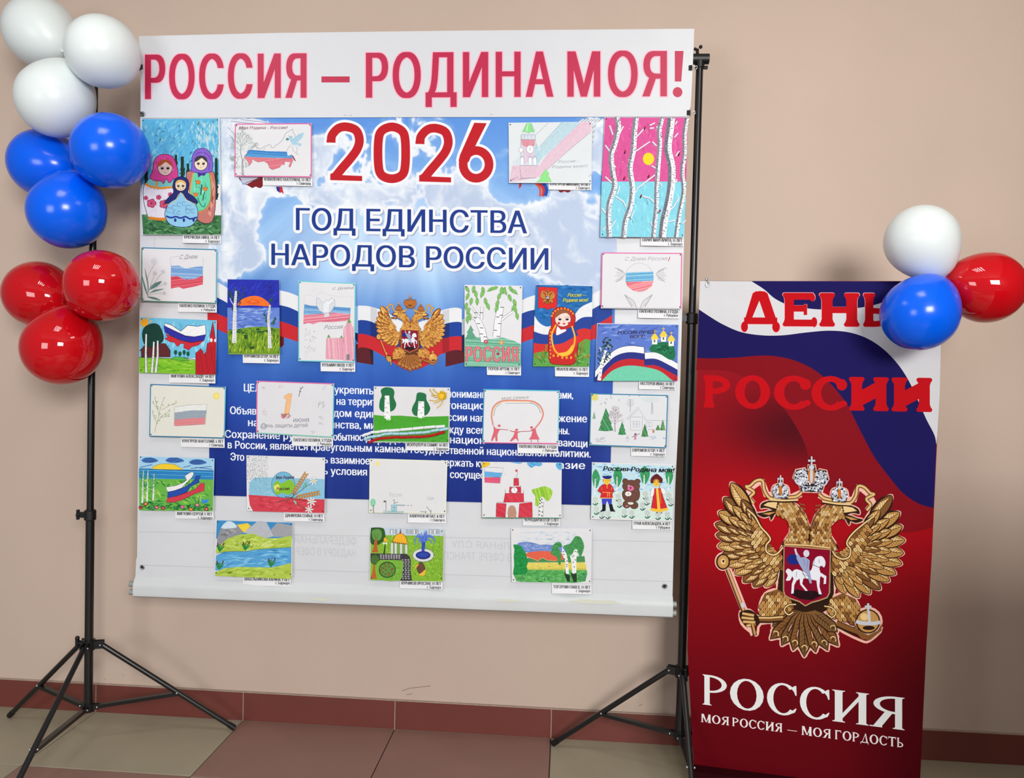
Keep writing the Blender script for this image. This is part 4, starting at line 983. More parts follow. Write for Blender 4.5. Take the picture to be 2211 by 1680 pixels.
# ---------------------------------------------------------------- children's drawings pinned to the banner
PIN = mat('pin_head', (30, 34, 44), 0.35)
GD = 'children drawings pinned to the banner'; GC = 'name slips pinned under the drawings'
def drawing(label, C, xf, fn, border=None, paper=(230, 231, 235), card=None, slip=None, pins=True, painted=False, lift=None, bw=2.2, bcols=None):
    """C: corners TL, TR, BR, BL in photo pixels"""
    ty = (C[0][1] + C[1][1]) / 2; by = (C[2][1] + C[3][1]) / 2
    lift = lift or random.uniform(.009, .016)
    offf = lambda px, py: 0.0110 + (lift - 0.006) * (py - ty) / (by - ty)
    root = empty('drawing', S.at((C[0][0] + C[2][0]) / 2, by, offf(0, by)), label, 'drawing', GD)
    TP = Plane((0, 0, 0)); a_, b_, c_ = (S.at(px, py, offf(px, py)) for px, py in ((C[0][0], ty), (C[1][0], ty), (C[0][0], by)))
    TP.p = a_; TP.n = (c_ - a_).cross(b_ - a_).normalized()
    if TP.n.y > 0: TP.n = -TP.n
    slab('sheet', TP, C, 0.0, 0.0005, M['paper'], root, col=tuple(c * .96 for c in paper))
    I = Ink(TP, 0.00006)
    if border or bcols:
        bc = bcols or [border] * 4; I._n(); 
        for i in range(4):
            a, b = C[i], C[(i + 1) % 4]; cx = (C[0][0] + C[2][0]) / 2; cy = (C[0][1] + C[2][1]) / 2
            sh = lambda p: (p[0] + (1.2 if p[0] < cx else -1.2), p[1] + (1.2 if p[1] < cy else -1.2))
            I.line([sh(a), sh(b)], bw, bc[i])
    I.xf = xf; fn(I); I.xf = (1, 0, 0)
    I.build('artwork', M['paint'] if painted else M['ink'], root)
    if pins:
        for i, (dx, dy) in enumerate(((4, 4), (-4, 4), (-3, -5), (4, -5))):
            p = TP.at(C[i][0] + dx, C[i][1] + dy)
            MB().tube([p, p + S.n * 0.0012, p + S.n * 0.002], [0.0026, 0.0024, 0.0008], 8).build('pin', PIN, root, smooth=True)
    if card:
        (x0, y0, x1, y1, nm, town) = card; sl_ = 0.018
        cl = empty('name_slip', S.at((x0 + x1) / 2, y1, 0.008), slip, 'label', GC)
        ph = random.uniform(0, 6); am = random.uniform(.004, .009); xm = random.uniform(x0, x1)
        cf = lambda px, py: 0.0062 + am * (max((py - y0 + 6) / (y1 - y0 + 6), 0) ** 2) * (1 + .7 * math.sin((px - xm) * .05 + ph))
        sheet_grid('sheet', S, [(x0, y0 - 6), (x1, y0 - 6 + (x1 - x0) * sl_), (x1, y1), (x0 + .5, y1 - (x1 - x0) * sl_)], cf, 8, 4, 0.0004, M['paper'], cl, (228, 229, 232))
        J = Ink(S, lambda px, py: cf(px, py) + 0.00022); wn = min((x1 - x0) - 7, len(nm) * 4.6)
        J.text(nm, (x1 - 3 - wn, y0 + 7.2), (x1 - 3, y0 + 7.2 + wn * sl_), 6.6, (40, 40, 46), smear=(-.3, .3), res=1)
        J.text(town, (x1 - 3 - 30, y0 + 15.6), (x1 - 3, y0 + 15.6 + 30 * sl_), 6.0, (40, 40, 46), smear=(-.25, .25), res=1)
        J.build('lettering', M['ink'], cl)
    return root
PK, TQ, GN = (222, 100, 160), (60, 170, 190), (60, 130, 110)
GRY = (120, 124, 134); LG = (176, 180, 190); BK = (32, 34, 40)
rp = random.uniform
def jitter(P, a): return [(x + rp(-a, a), y + rp(-a, a)) for x, y in P]

# 1 nesting dolls ------------------------------------------------
def d_dolls(I):
    sky_ = [(100, 40), (1050, 35), (1070, 900), (1085, 1060), (90, 1060), (95, 60)]
    I.poly(sky_, (92, 176, 214))
    I.daubs([(95, 40), (1060, 35), (1060, 860), (90, 860)], 420, 110, 34, [(80, 170, 212), (96, 180, 216), (116, 192, 220), (88, 168, 210), (132, 200, 220), (76, 162, 208)], 110, 40)
    I.daubs([(650, 60), (1060, 50), (1060, 600), (900, 600)], 60, 110, 26, [(170, 206, 218), (150, 200, 218), (186, 212, 220)], 80, 20)
    I.poly([(95, 860), (1075, 860), (1080, 1262), (92, 1240)], (222, 224, 230))
    gr = [(95, 1235), (1088, 1245), (1088, 1485), (110, 1485)]; I.poly(gr, (62, 118, 72)); I.daubs(gr, 220, 90, 26, [(44, 92, 54), (86, 146, 92), (104, 166, 110), (36, 78, 48), (66, 124, 76)], 0, 35)
    for x, y, h_, w in ((150, 615, 250, 70), (600, 510, 260, 80), (520, 490, 230, 60), (670, 595, 160, 60), (1025, 530, 520, 70)):
        I.daubs([(x - w / 2, y + h_), (x - w / 4, y + h_ * .3), (x, y), (x + w / 4, y + h_ * .3), (x + w / 2, y + h_)], 46, 50, 16, [(22, 50, 36), (34, 66, 42), (16, 38, 30)], 75, 25)
        I.line([(x, y), (x, y + h_)], w * .5, (24, 52, 38))
    o = 7
    # left doll
    body = [(130, 855), (112, 920), (115, 1050), (150, 1200), (200, 1290), (400, 1300), (520, 1280), (520, 880), (440, 840), (160, 840)]
    I.out(body, (226, 222, 232), o, BK, 4)
    I.poly([(150, 840), (180, 790), (480, 800), (500, 880), (330, 895), (160, 870)], (120, 190, 186)); I.line([(135, 850), (200, 885), (330, 905), (500, 890)], 26, (226, 140, 40), sm=4); I.line([(280, 880), (280, 800)], 22, (226, 140, 40)); I.line([(180, 1275), (300, 1292), (400, 1290)], 34, (222, 130, 36), sm=3)
    for x, y, r in ((145, 1028, 30), (215, 1095, 60), (305, 1020, 34), (370, 1105, 58), (450, 985, 30)):
        for a in range(5): I.ell(x + r * .55 * math.cos(a * 1.257), y + r * .5 * math.sin(a * 1.257), r * .5, r * .5, (150, 36, 76), 10)
        for a in range(5): I.ell(x + r * .5 * math.cos(a * 1.257), y + r * .45 * math.sin(a * 1.257), r * .38, r * .38, (214, 84, 124), 10)
        I.lines([[(x, y), (x + r * .4 * math.cos(a), y + r * .4 * math.sin(a))] for a in (0, 1.3, 2.5, 3.8, 5)], 5, (110, 20, 50))
    I.lines([[(150 + 45 * j, 895 + (20 if 1 < j < 6 else 8)), (172 + 45 * j, 900 + (20 if 1 < j < 6 else 8))] for j in range(8)], 4, BK)
    I.out([(385, 480), (300, 500), (245, 570), (228, 690), (195, 770), (250, 810), (340, 820), (365, 850), (400, 790), (440, 840), (490, 790), (545, 770), (535, 650), (500, 540), (450, 495)], (204, 64, 140), o, (90, 20, 60), 4)
    I.daubs([(240, 700), (260, 560), (380, 500), (480, 560), (520, 740), (400, 780)], 26, 70, 16, [(224, 104, 168), (176, 44, 112)], 70, 40)
    I.out(arc_pts(385, 650, 92, 98, 0, 360, 22), (214, 184, 176), o, BK); I.poly([(292, 630), (310, 570), (385, 545), (460, 575), (478, 640), (440, 610), (390, 580), (330, 625)], (166, 74, 40), 3)
    # right doll
    I.out([(700, 690), (650, 750), (700, 1000), (790, 1300), (975, 1320), (1020, 1000), (1010, 780), (960, 690)], (190, 116, 106), o, BK, 4)
    I.daubs([(950, 760), (1000, 800), (1000, 1200), (960, 1280), (860, 1280), (950, 1100)], 24, 110, 22, [(216, 150, 136), (150, 80, 76)], 80, 15)
    I.out([(760, 700), (720, 800), (700, 1000), (760, 1180), (850, 1190), (930, 1120), (960, 980), (940, 720)], (104, 206, 168), 14, (222, 156, 60), 4); I.line([(940, 720), (960, 900), (950, 1060), (880, 1170), (800, 1195)], 5, BK, sm=4)
    I.daubs([(760, 740), (740, 900), (760, 1100), (900, 1100), (930, 760)], 20, 120, 20, [(80, 184, 150), (134, 220, 184)], 85, 10)
    I.out([(845, 405), (770, 430), (725, 510), (718, 640), (705, 690), (800, 715), (900, 715), (970, 690), (980, 600), (965, 490), (910, 425)], (130, 96, 198), o, (60, 34, 120), 4)
    I.daubs([(740, 520), (850, 430), (950, 520), (955, 660), (740, 670)], 18, 60, 12, [(160, 130, 220), (100, 66, 176)], 60, 50); I.lines([[(760, 500), (800, 460), (850, 470)], [(870, 455), (930, 500), (960, 560)], [(940, 600), (930, 680)]], 5, (50, 26, 110), sm=4)
    I.poly([(790, 705), (800, 775), (835, 745), (880, 750), (905, 705), (845, 725)], (66, 40, 140))
    I.out(arc_pts(833, 600, 82, 84, 0, 360, 22), (232, 218, 190), o, BK); I.poly([(752, 575), (775, 515), (845, 498), (905, 530), (912, 585), (870, 550), (840, 530), (790, 565)], (58, 54, 60), 3)
    for x, y in ((795, 825), (885, 910), (765, 980)): I.out([(x - 32, y - 20), (x - 10, y - 5), (x, y - 25), (x + 14, y - 5), (x + 32, y - 18), (x + 20, y + 25), (x - 10, y + 28)], (238, 122, 40), 5, (150, 60, 20), 2)
    I.line([(845, 860), (830, 990)], 14, (20, 70, 50)); I.line([(880, 950), (855, 1060)], 10, (20, 60, 50)); I.line([(790, 1020), (830, 1110), (870, 1140), (890, 1090)], 8, (20, 60, 50), sm=4); I.line([(770, 895), (810, 890), (830, 930)], 5, (30, 70, 110), sm=3)
    # small doll
    I.out([(590, 760), (510, 790), (480, 880), (490, 960), (420, 1030), (400, 1105), (780, 1105), (740, 1010), (670, 960), (685, 860), (660, 790)], (34, 40, 108), o, (16, 18, 50), 3)
    I.out([(580, 960), (530, 1030), (440, 1090), (390, 1180), (385, 1260), (450, 1360), (590, 1395), (720, 1370), (790, 1270), (785, 1150), (740, 1090), (650, 1040), (610, 980)], (140, 196, 228), o, (16, 30, 80), 4)
    I.line([(400, 1110), (500, 1080), (580, 960), (660, 1060), (770, 1105)], 7, (220, 190, 80), sm=3)
    I.line([(395, 1255), (460, 1275), (520, 1262), (580, 1280), (640, 1262), (700, 1290), (785, 1270)], 22, (34, 60, 150), sm=4)
    for x in (512, 620, 742): I.ell(x, 1305, 16, 24, (30, 50, 130), 12)
    for x, y, r in ((430, 1180, 32), (500, 1150, 30), (560, 1110, 26), (620, 1100, 24), (680, 1150, 34), (670, 1190, 30), (495, 1215, 18), (555, 1215, 22), (730, 1190, 24)): I.ring(x, y, r, r, 4, (40, 70, 120), 12, 40, 330)
    I.out(arc_pts(580, 875, 70, 68, 0, 360, 20), (226, 208, 180), o, BK); I.poly([(512, 860), (530, 815), (575, 800), (630, 820), (648, 862), (600, 830), (560, 830)], (222, 176, 96), 3)
    for cx, cy, s_, c in ((385, 660, 1.1, (30, 24, 30)), (833, 602, 1, (30, 30, 34)), (580, 882, .9, (40, 34, 40))):
        for sg in (-1, 1): I.ell(cx + sg * 32 * s_, cy, 18 * s_, 12 * s_, c, 12); I.line([(cx + sg * 12 * s_, cy - 8), (cx + sg * 34 * s_, cy - 20 * s_), (cx + sg * 54 * s_, cy - 6)], 5, c, sm=3); I.ell(cx + sg * 34 * s_, cy + 28 * s_, 9, 6, (222, 130, 130), 8)
        I.line([(cx - 4, cy + 20), (cx + 4, cy + 26)], 4, c); I.line([(cx - 14, cy + 44 * s_), (cx, cy + 50 * s_), (cx + 14, cy + 44 * s_)], 5, (150, 50, 60))
drawing('painted drawing of three nesting dolls under a light blue sky', [(305, 256), (474, 255), (478, 507), (307, 507)], (5.793, 290, 250), d_dolls, paper=(226, 230, 234),
        card=(394, 508, 477, 526, 'КРЮЧКОВА НИКА, 10 ЛЕТ', 'г. Барнаул'), slip='white name slip under the drawing of the three nesting dolls')

# 2 map with dove -------------------------------------------------
def branches(I, x, y, a, L, w, col, depth, spread=32, shrink=.74, rnd=None):
    rnd = rnd or random
    x2, y2 = x + math.cos(a) * L, y + math.sin(a) * L
    I.line([(x, y), ((x + x2) / 2 + rnd.uniform(-1, 1) * L * .08, (y + y2) / 2), (x2, y2)], w, col, w2=w * .7)
    if depth > 0:
        for sg in (-1, 1) if depth % 2 else (-1, 0.15, 1): branches(I, x2, y2, a + R(sg * spread * rnd.uniform(.6, 1.3)), L * shrink * rnd.uniform(.8, 1.15), w * .7, col, depth - 1, spread, shrink, rnd)
def d_map(I):
    I.text('Моя Родина - Россия!', (255, 288), (1280, 282), 62, (130, 74, 92), slant=.3, smear=(-2, 2))
    top = [(620, 650), (700, 705), (740, 695), (820, 640), (850, 650), (900, 610), (940, 640), (950, 680), (1010, 670), (1030, 640), (1110, 590), (1200, 490), (1260, 370), (1380, 300), (1400, 280), (1410, 350), (1450, 400), (1440, 470)]
    I.line(top, 7, (110, 114, 124), sm=3); I.lines([[(780, 810), (780, 720), (830, 680)], [(1280, 750), (1300, 700), (1360, 620)], [(1390, 640), (1410, 740), (1470, 800), (1520, 838), (1480, 760), (1505, 730), (1470, 640)]], 6, (110, 114, 124))
    b = [(440, 740), (480, 725), (700, 740), (860, 755), (1280, 765), (1295, 855), (1380, 830), (1420, 870), (1440, 905), (1300, 900), (1000, 895), (560, 880), (360, 860), (420, 820)]
    I.poly(b, (70, 140, 204)); I.hatch(b, 4, 18, 8, (44, 110, 180), col2=(100, 166, 216)); 
    r = [(370, 870), (560, 885), (800, 895), (1100, 905), (1390, 905), (1410, 950), (1370, 1050), (1350, 1100), (1320, 1090), (1330, 1040), (1350, 990), (1240, 975), (1230, 1040), (1160, 1050), (1130, 1100), (965, 1155), (905, 1110), (870, 1020), (790, 970), (660, 990), (580, 950), (530, 930), (540, 990), (475, 1060), (440, 970), (390, 920)]
    I.out(r, (216, 124, 136), 5, (120, 80, 96)); I.hatch(r, -10, 22, 8, (200, 100, 116), col2=(226, 144, 152)); I.poly([(1380, 830), (1420, 860), (1480, 980), (1420, 940)], (150, 70, 90))
    dv = [(1320, 470), (1370, 430), (1420, 490), (1480, 430), (1560, 380), (1650, 355), (1600, 480), (1500, 570), (1600, 600), (1560, 665), (1500, 620), (1400, 620), (1360, 560)]
    I.poly(dv, (172, 206, 224)); I.hatch(dv, -40, 20, 8, (150, 190, 212)); I.ell(1290, 500, 36, 30, (90, 140, 140), 9); I.line([(1310, 420), (1340, 450), (1390, 440)], 10, (90, 140, 140))
    rr = random.Random(9)
    I._n(); I.hold = True
    I.line([(330, 1280), (320, 1060), (330, 950), (290, 780), (300, 640)], 16, (130, 140, 140)); I.line([(360, 1270), (345, 1100), (340, 960), (400, 830), (450, 780), (560, 680), (640, 570)], 10, (110, 118, 120))
    for a, L, x, y in ((-100, 130, 300, 640), (-70, 120, 310, 640), (-50, 130, 330, 640), (-130, 120, 300, 660), (-150, 110, 280, 740), (-30, 90, 460, 700), (160, 90, 280, 860), (110, 100, 240, 900), (140, 90, 230, 800), (60, 80, 360, 930), (-95, 90, 340, 440)):
        branches(I, x, y, R(a), L * .9, 9, (126, 138, 134), 4, 30, .68, rr)
    I.line([(290, 1220), (340, 1250), (380, 1280)], 8, GRY); I.hold = False
    I.daubs([(160, 560), (300, 440), (560, 520), (640, 620), (400, 780), (160, 780)], 120, 34, 9, [(206, 222, 212), (186, 206, 196), (150, 166, 158)], 0, 90)
drawing('pink edged sheet showing a map in flag colours, a bare tree and a dove', [(507, 267), (673, 266), (673, 383), (506, 381)], (9.88, 490, 250), d_map, border=PK,
        card=(567, 383, 674, 402, 'КОВАЛЕНКО ЕКАТЕРИНА, 13 ЛЕТ', 'г. Славгород'), slip='white name slip under the map with the dove')

# 3 tower with diagonal flag ------------------------------------------
def d_tower(I):
    I.poly([(1265, 130), (1680, 130), (1350, 480), (900, 860), (790, 960), (790, 660)], (188, 214, 224)); I.hatch([(1265, 130), (1680, 130), (900, 860), (790, 960), (790, 660)], -42, 24, 10, (172, 202, 216))
    rd = [(1680, 130), (1900, 130), (1890, 340), (1500, 660), (960, 1140), (800, 1300), (200, 1420), (145, 1400), (200, 1060), (380, 1040), (790, 1060), (900, 880)]
    I.poly(rd, (222, 196, 210)); I.hatch(rd, -40, 26, 12, (216, 184, 202)); I.line([(1880, 350), (1480, 680), (950, 1150)], 6, GRY, sm=3); I.lines([[(975, 150), (710, 410)], [(1265, 140), (790, 660)]], 7, (150, 160, 170))
    I.poly([(395, 380), (700, 380), (700, 520), (770, 700), (800, 1000), (760, 1070), (370, 1060), (200, 1060), (240, 960), (350, 900), (370, 620)], (206, 216, 226))
    rr = [(400, 500), (690, 510), (690, 640), (480, 680), (410, 620)]; I.poly(rr, (222, 156, 168)); I.hatch(rr, 88, 16, 7, (206, 130, 148))
    I.poly([(430, 660), (680, 660), (690, 900), (440, 1040)], (214, 196, 214)); I.poly([(690, 680), (800, 760), (800, 1000), (690, 1000)], (176, 208, 220)); I.poly([(720, 560), (765, 700), (690, 700)], (166, 200, 210))
    I.out([(515, 160), (615, 160), (690, 350), (600, 345), (550, 370), (490, 340), (420, 350)], (136, 214, 142), 5, (110, 140, 120)); I.line([(545, 170), (515, 340)], 16, (206, 240, 204))
    I.lines([[(395, 400), (395, 1000)], [(700, 400), (700, 560)], [(400, 510), (700, 510)], [(380, 1060), (760, 1060)], [(370, 1100), (400, 1340)], [(345, 1350), (720, 1320)], [(160, 1400), (330, 1300)], [(180, 1360), (260, 1330)], [(240, 1090), (250, 1150)]], 7, GRY)
    for x in (440, 500, 570, 650): I.ring(x, 440, 28, 50, 6, GRY, 12, 180, 360); I.line([(x - 28, 440), (x - 28, 500)], 5, GRY)
    for x, y, r in ((590, 715, 76), (395, 730, 44)): I.ell(x, y, r, r * 1.15, (236, 240, 240), 20); I.ring(x, y, r, r * 1.15, 7, (120, 130, 130), 20)
    I.line([(590, 660), (592, 720), (570, 740)], 8, BK)
    for x in (420, 590, 690): I.rect(x - 34, 900, x + 34, 1040, (230, 234, 240)); I.ring(x, 905, 36, 46, 7, GRY, 12, 180, 360); I.lines([[(x - 36, 905), (x - 36, 1040)], [(x + 36, 905), (x + 36, 1040)]], 5, GRY)
    for x in (500, 560, 620, 690): I.line([(x, 1120), (x + 4, 1300)], 5, LG); 
    I.line(jitter([(380 + 24 * j, 1320 + (j % 2) * 14) for j in range(14)], 4), 6, (130, 140, 160))
    I.out([(920, 1130), (1000, 1250), (965, 1265), (1020, 1350), (1050, 1405), (720, 1420), (820, 1330), (800, 1310), (860, 1230)], (140, 222, 136), 5, (120, 150, 130)); 
    I.text('Россия -', (1190, 1010), (1610, 990), 60, (150, 156, 170), slant=.3); I.text('Родина моя!!!', (1060, 1120), (1800, 1100), 60, (150, 156, 170), slant=.3); I.line([(1840, 1300), (1890, 1250)], 8, GRY)
drawing('landscape sheet with a pale clock tower, a diagonal tricolour and a green fir', [(1098, 265), (1278, 263), (1277, 396), (1099, 395)], (9.88, 1085, 250), d_tower, paper=(226, 232, 236),
        card=(1184, 393, 1277, 411, 'КУНГУРОВ МИХАИЛ, 10 ЛЕТ', 'г. Славгород'), slip='white name slip under the pale clock tower drawing')

# 4 birches on pink and turquoise -----------------------------------------
def d_birch(I):
    P = [(180, 38), (664, 38), (655, 415), (160, 415)]; B = [(160, 412), (656, 412), (640, 738), (152, 735)]
    I.poly(P, (212, 84, 150)); I.daubs(P, 70, 60, 16, [(222, 98, 162), (200, 76, 140), (216, 90, 156)], 80, 20)
    I.poly(B, (130, 208, 226)); I.daubs(B, 60, 60, 16, [(140, 214, 230), (120, 200, 222), (150, 220, 232)], 80, 20)
    I.ell(434, 279, 33, 36, (240, 210, 40), 22)
    rr = random.Random(4)
    def trunk(pts, w, side=1, g=(128, 132, 142)):
        I.line(pts, w, (228, 230, 236), sm=6); I.line([(x - side * w * .28, y) for x, y in pts], w * .45, g, sm=6)
        sp = spline(pts, 8)
        I._n(); I.hold = True
        for i in range(0, len(sp) - 1):
            x, y = sp[i]
            for _ in range(2): q = rr.uniform(-.45, .3) * w; yy = y + rr.uniform(-5, 5); I.line([(x + q, yy), (x + q + rr.uniform(5, 11), yy + 1)], 2.6, (54, 56, 66))
        I.hold = False
    wl = (232, 234, 240); gl = (130, 140, 156)
    for a in ([(205, 85), (225, 140)], [(285, 90), (255, 150)], [(180, 200), (205, 235)], [(415, 95), (360, 155)], [(360, 235), (440, 180)], [(455, 180), (480, 205)], [(450, 320), (475, 335)], [(600, 60), (590, 80)], [(605, 130), (585, 155)], [(612, 235), (592, 265)], [(540, 180), (548, 210)], [(480, 90), (495, 120)], [(470, 70), (440, 85)], [(465, 100), (440, 102)],
              [(180, 385), (222, 425)], [(470, 375), (370, 450), (355, 480)], [(215, 300), (240, 330)], [(240, 500), (285, 530), (300, 560)], [(400, 500), (440, 510), (475, 545)], [(600, 400), (590, 420)], [(610, 510), (580, 560), (540, 600)], [(265, 440), (250, 490)], [(160, 570), (190, 610)], [(350, 580), (330, 630)], [(445, 650), (460, 690)], [(630, 660), (650, 640)], [(165, 700), (195, 660)], [(240, 640), (215, 680)], [(500, 420), (510, 440)], [(590, 640), (540, 650), (530, 700)]):
        I.line(a, 9, gl); I.line([(x + 2, y - 2) for x, y in a], 6, wl)
    trunk([(248, 38), (258, 90), (240, 180), (216, 260), (225, 360), (235, 440), (205, 540), (200, 640), (205, 738)], 32)
    trunk([(362, 38), (352, 120), (345, 230), (326, 330), (340, 450), (330, 550), (300, 640), (288, 738)], 32)
    trunk([(515, 38), (498, 110), (500, 200), (490, 330), (482, 450), (480, 560), (472, 640), (462, 738)], 27)
    trunk([(568, 38), (560, 110), (548, 220), (570, 330), (565, 450), (545, 560), (525, 640), (515, 738)], 44, g=(110, 114, 124))
    trunk([(660, 38), (646, 130), (645, 250), (632, 350), (640, 470), (615, 600), (595, 738)], 26, g=(120, 124, 134))
    for x, y in ((297, 238), (413, 97), (293, 392), (435, 380), (613, 250), (390, 497), (500, 585)): I.ell(x, y, 5, 12, (160, 30, 50), 8, .3); I.ell(x - 3, y + 6, 4, 8, (30, 26, 40), 8, .3)
    I._n(); I.hold = True
    for _ in range(150): x, y = rr.uniform(185, 640), rr.uniform(60, 720); r = rr.uniform(1, 2.6); I.ell(x, y, r, r, (236, 226, 240), 6)
    I.hold = False
drawing('tall painting of birch trunks against a pink and turquoise sky with a yellow sun', [(1305, 253), (1485, 253), (1476, 513), (1297, 511)], (2.709, 1240, 240), d_birch, paper=(214, 200, 216),
        card=(1383, 514, 1476, 532, 'СКРИТ МАРГАРИТА, 11 ЛЕТ', 'г. Барнаул'), slip='white name slip under the tall birch painting')

# 5 flowers and small flag ----------------------------------------------
def d_flowers(I):
    I.text('С Днем', (1625, 250), (1785, 246), 40, GRY, slant=.3); I.lines([[(1545, 235), (1620, 222)], [(1545, 235), (1550, 320)], [(1840, 235), (1845, 310)]], 3, LG)
    b = [(1550, 312), (1620, 308), (1680, 335), (1740, 325), (1840, 312), (1840, 400), (1760, 430), (1680, 435), (1610, 405), (1548, 408)]; I.poly(b, (126, 168, 214)); I.hatch(b, 3, 9, 5, (96, 146, 204), col2=(160, 190, 224))
    r = [(1548, 408), (1610, 405), (1680, 437), (1760, 430), (1842, 400), (1840, 480), (1760, 500), (1660, 520), (1620, 502), (1550, 518)]; I.poly(r, (216, 84, 100)); I.hatch(r, -8, 9, 5, (196, 60, 80), col2=(230, 120, 132))
    g1 = (92, 130, 128)
    for P in ([(1310, 325), (1345, 460), (1345, 560), (1335, 480)], [(1285, 395), (1300, 430), (1345, 590), (1310, 520)], [(1350, 530), (1390, 475), (1468, 450), (1420, 500)], [(1355, 560), (1400, 530), (1490, 520), (1400, 548)], [(1330, 590), (1400, 595), (1460, 625), (1380, 612)]): I.poly(P, g1, 3)
    for a in ([(1345, 600), (1340, 420), (1400, 300)], [(1345, 560), (1380, 450), (1400, 400)], [(1350, 540), (1440, 410), (1470, 380)], [(1350, 570), (1430, 500), (1480, 480)], [(1350, 580), (1420, 560), (1470, 560)]): I.line(a, 4, (150, 166, 166), sm=4)
    for x, y, s_ in ((1400, 270, 36), (1405, 380, 22), (1480, 365, 24), (1498, 472, 18), (1490, 560, 18)):
        for a in range(6): I.ring(x + s_ * .5 * math.cos(a), y + s_ * .5 * math.sin(a), s_ * .4, s_ * .35, 2.5, LG, 8)
drawing('small sheet with grey green flowers and a little tricolour, by the left banner edge', [(305, 534), (469, 538), (468, 656), (305, 651)], (4.2, 0, 500), d_flowers, bcols=[(30, 120, 160), TQ, GN, GN],
        card=(384, 656, 468, 675, 'ПАПЕНКО ПОЛИНА, 3 ГОДА', 'г. Рубцовск'), slip='white name slip under the grey green flowers')

# 6 marker landscape with map flag --------------------------------------
def d_marker(I):
    I.poly([(1272, 778), (1964, 806), (1950, 1150), (1262, 1140)], (110, 190, 224)); I.daubs([(1275, 785), (1960, 810), (1950, 1140), (1268, 1130)], 80, 90, 20, [(130, 204, 232), (92, 172, 212), (150, 214, 236)], 100, 20)
    I.poly([(1262, 1140), (1400, 1145), (1560, 1155), (1640, 1150), (1780, 1170), (1960, 1170), (1955, 1298), (1262, 1280)], (124, 190, 40)); I.daubs([(1265, 1160), (1770, 1170), (1770, 1280), (1265, 1270)], 50, 80, 18, [(150, 206, 60), (100, 170, 30)], 0, 20); I.line([(1262, 1140), (1500, 1150), (1560, 1150), (1640, 1140), (1780, 1165)], 5, BK, sm=3)
    I.out([(1265, 1082), (1330, 1015), (1500, 1015), (1545, 1080), (1545, 1138), (1280, 1138), (1280, 1082)], (96, 40, 44), 4, BK); I.lines([[(1285, 1040 + 18 * j), (1540, 1040 + 18 * j)] for j in range(6)], 3, (60, 22, 28))
    I.ell(1310, 825, 36, 38, (238, 170, 36), 18)
    I.lines([[(1310 + 44 * math.cos(a), 825 + 44 * math.sin(a)), (1310 + 72 * math.cos(a), 825 + 72 * math.sin(a))] for a in [j * .6 - .8 for j in range(6)]], 10, (238, 196, 60))
    I.out([(1290, 940), (1310, 870), (1380, 835), (1440, 850), (1478, 930), (1478, 990), (1440, 1020), (1370, 1050), (1310, 1020)], (14, 62, 52), 4, (8, 30, 26), 4)
    for pts in ([(1326, 930), (1322, 1100), (1326, 1278)], [(1395, 1000), (1390, 1120), (1378, 1278)], [(1430, 990), (1430, 1120), (1412, 1278)]): I.line(pts, 18, BK, w2=26); I.line(pts, 13, (226, 230, 232), w2=20)
    I.lines([[(x + rp(-6, 6), y), (x + rp(2, 10), y + 2)] for x in (1324, 1388, 1424) for y in range(1080, 1270, 14)], 3, BK)
    w = [(1500, 830), (1560, 850), (1640, 905), (1700, 850), (1790, 860), (1860, 845), (1868, 900), (1865, 935), (1760, 955), (1680, 945), (1580, 900), (1490, 855)]
    I.out(w, (236, 238, 240), 5, (30, 40, 90)); b = [(1485, 850), (1580, 905), (1680, 948), (1760, 955), (1868, 935), (1850, 985), (1740, 1005), (1640, 985), (1540, 940), (1495, 910)]; I.out(b, (44, 44, 160), 4, (20, 20, 90))
    r = [(1500, 925), (1540, 945), (1640, 990), (1740, 1008), (1850, 988), (1800, 1030), (1740, 1045), (1710, 1075), (1665, 1055), (1670, 1020), (1640, 1015), (1610, 1045), (1580, 1005), (1540, 1000), (1510, 980), (1490, 970), (1520, 960)]; I.out(r, (200, 40, 54), 4, (110, 20, 30))
    rdd = (190, 26, 40)
    I.out([(1775, 1295), (1775, 1100), (1800, 1085), (1820, 1060), (1840, 1090), (1845, 1115), (1870, 1095), (1880, 1015), (1905, 1005), (1905, 950), (1920, 870), (1930, 810), (1938, 870), (1950, 960), (1958, 1010), (1955, 1295)], rdd, 5, (90, 8, 18)); I.hatch([(1780, 1290), (1780, 1110), (1880, 1050), (1950, 1020), (1950, 1290)], 80, 14, 3, (110, 10, 24))
    I.ell(1916, 985, 12, 18, (236, 230, 230), 12); I.ell(1950, 988, 8, 16, (236, 230, 230), 12)
    for x, y in ((1592, 1095), (1632, 1108), (1670, 1095), (1705, 1108)): I.ell(x, y, 16, 22, (16, 90, 60), 10); I.line([(x, y), (x, y + 38)], 5, BK)
    I.out([(1545, 1155), (1620, 1135), (1720, 1165), (1640, 1168)], (90, 180, 60), 3, BK, 3)
drawing('bright marker drawing with sun, dark green tree, flag coloured map and red tower', [(302, 685), (468, 692), (466, 809), (301, 804)], (4.2, 0, 500), d_marker, paper=(228, 232, 234),
        card=(365, 808, 465, 828, 'ЖИГУЛИН АЛЕКСАНДР, 14 ЛЕТ', 'г. Барнаул'), slip='white name slip under the marker drawing with the red tower')

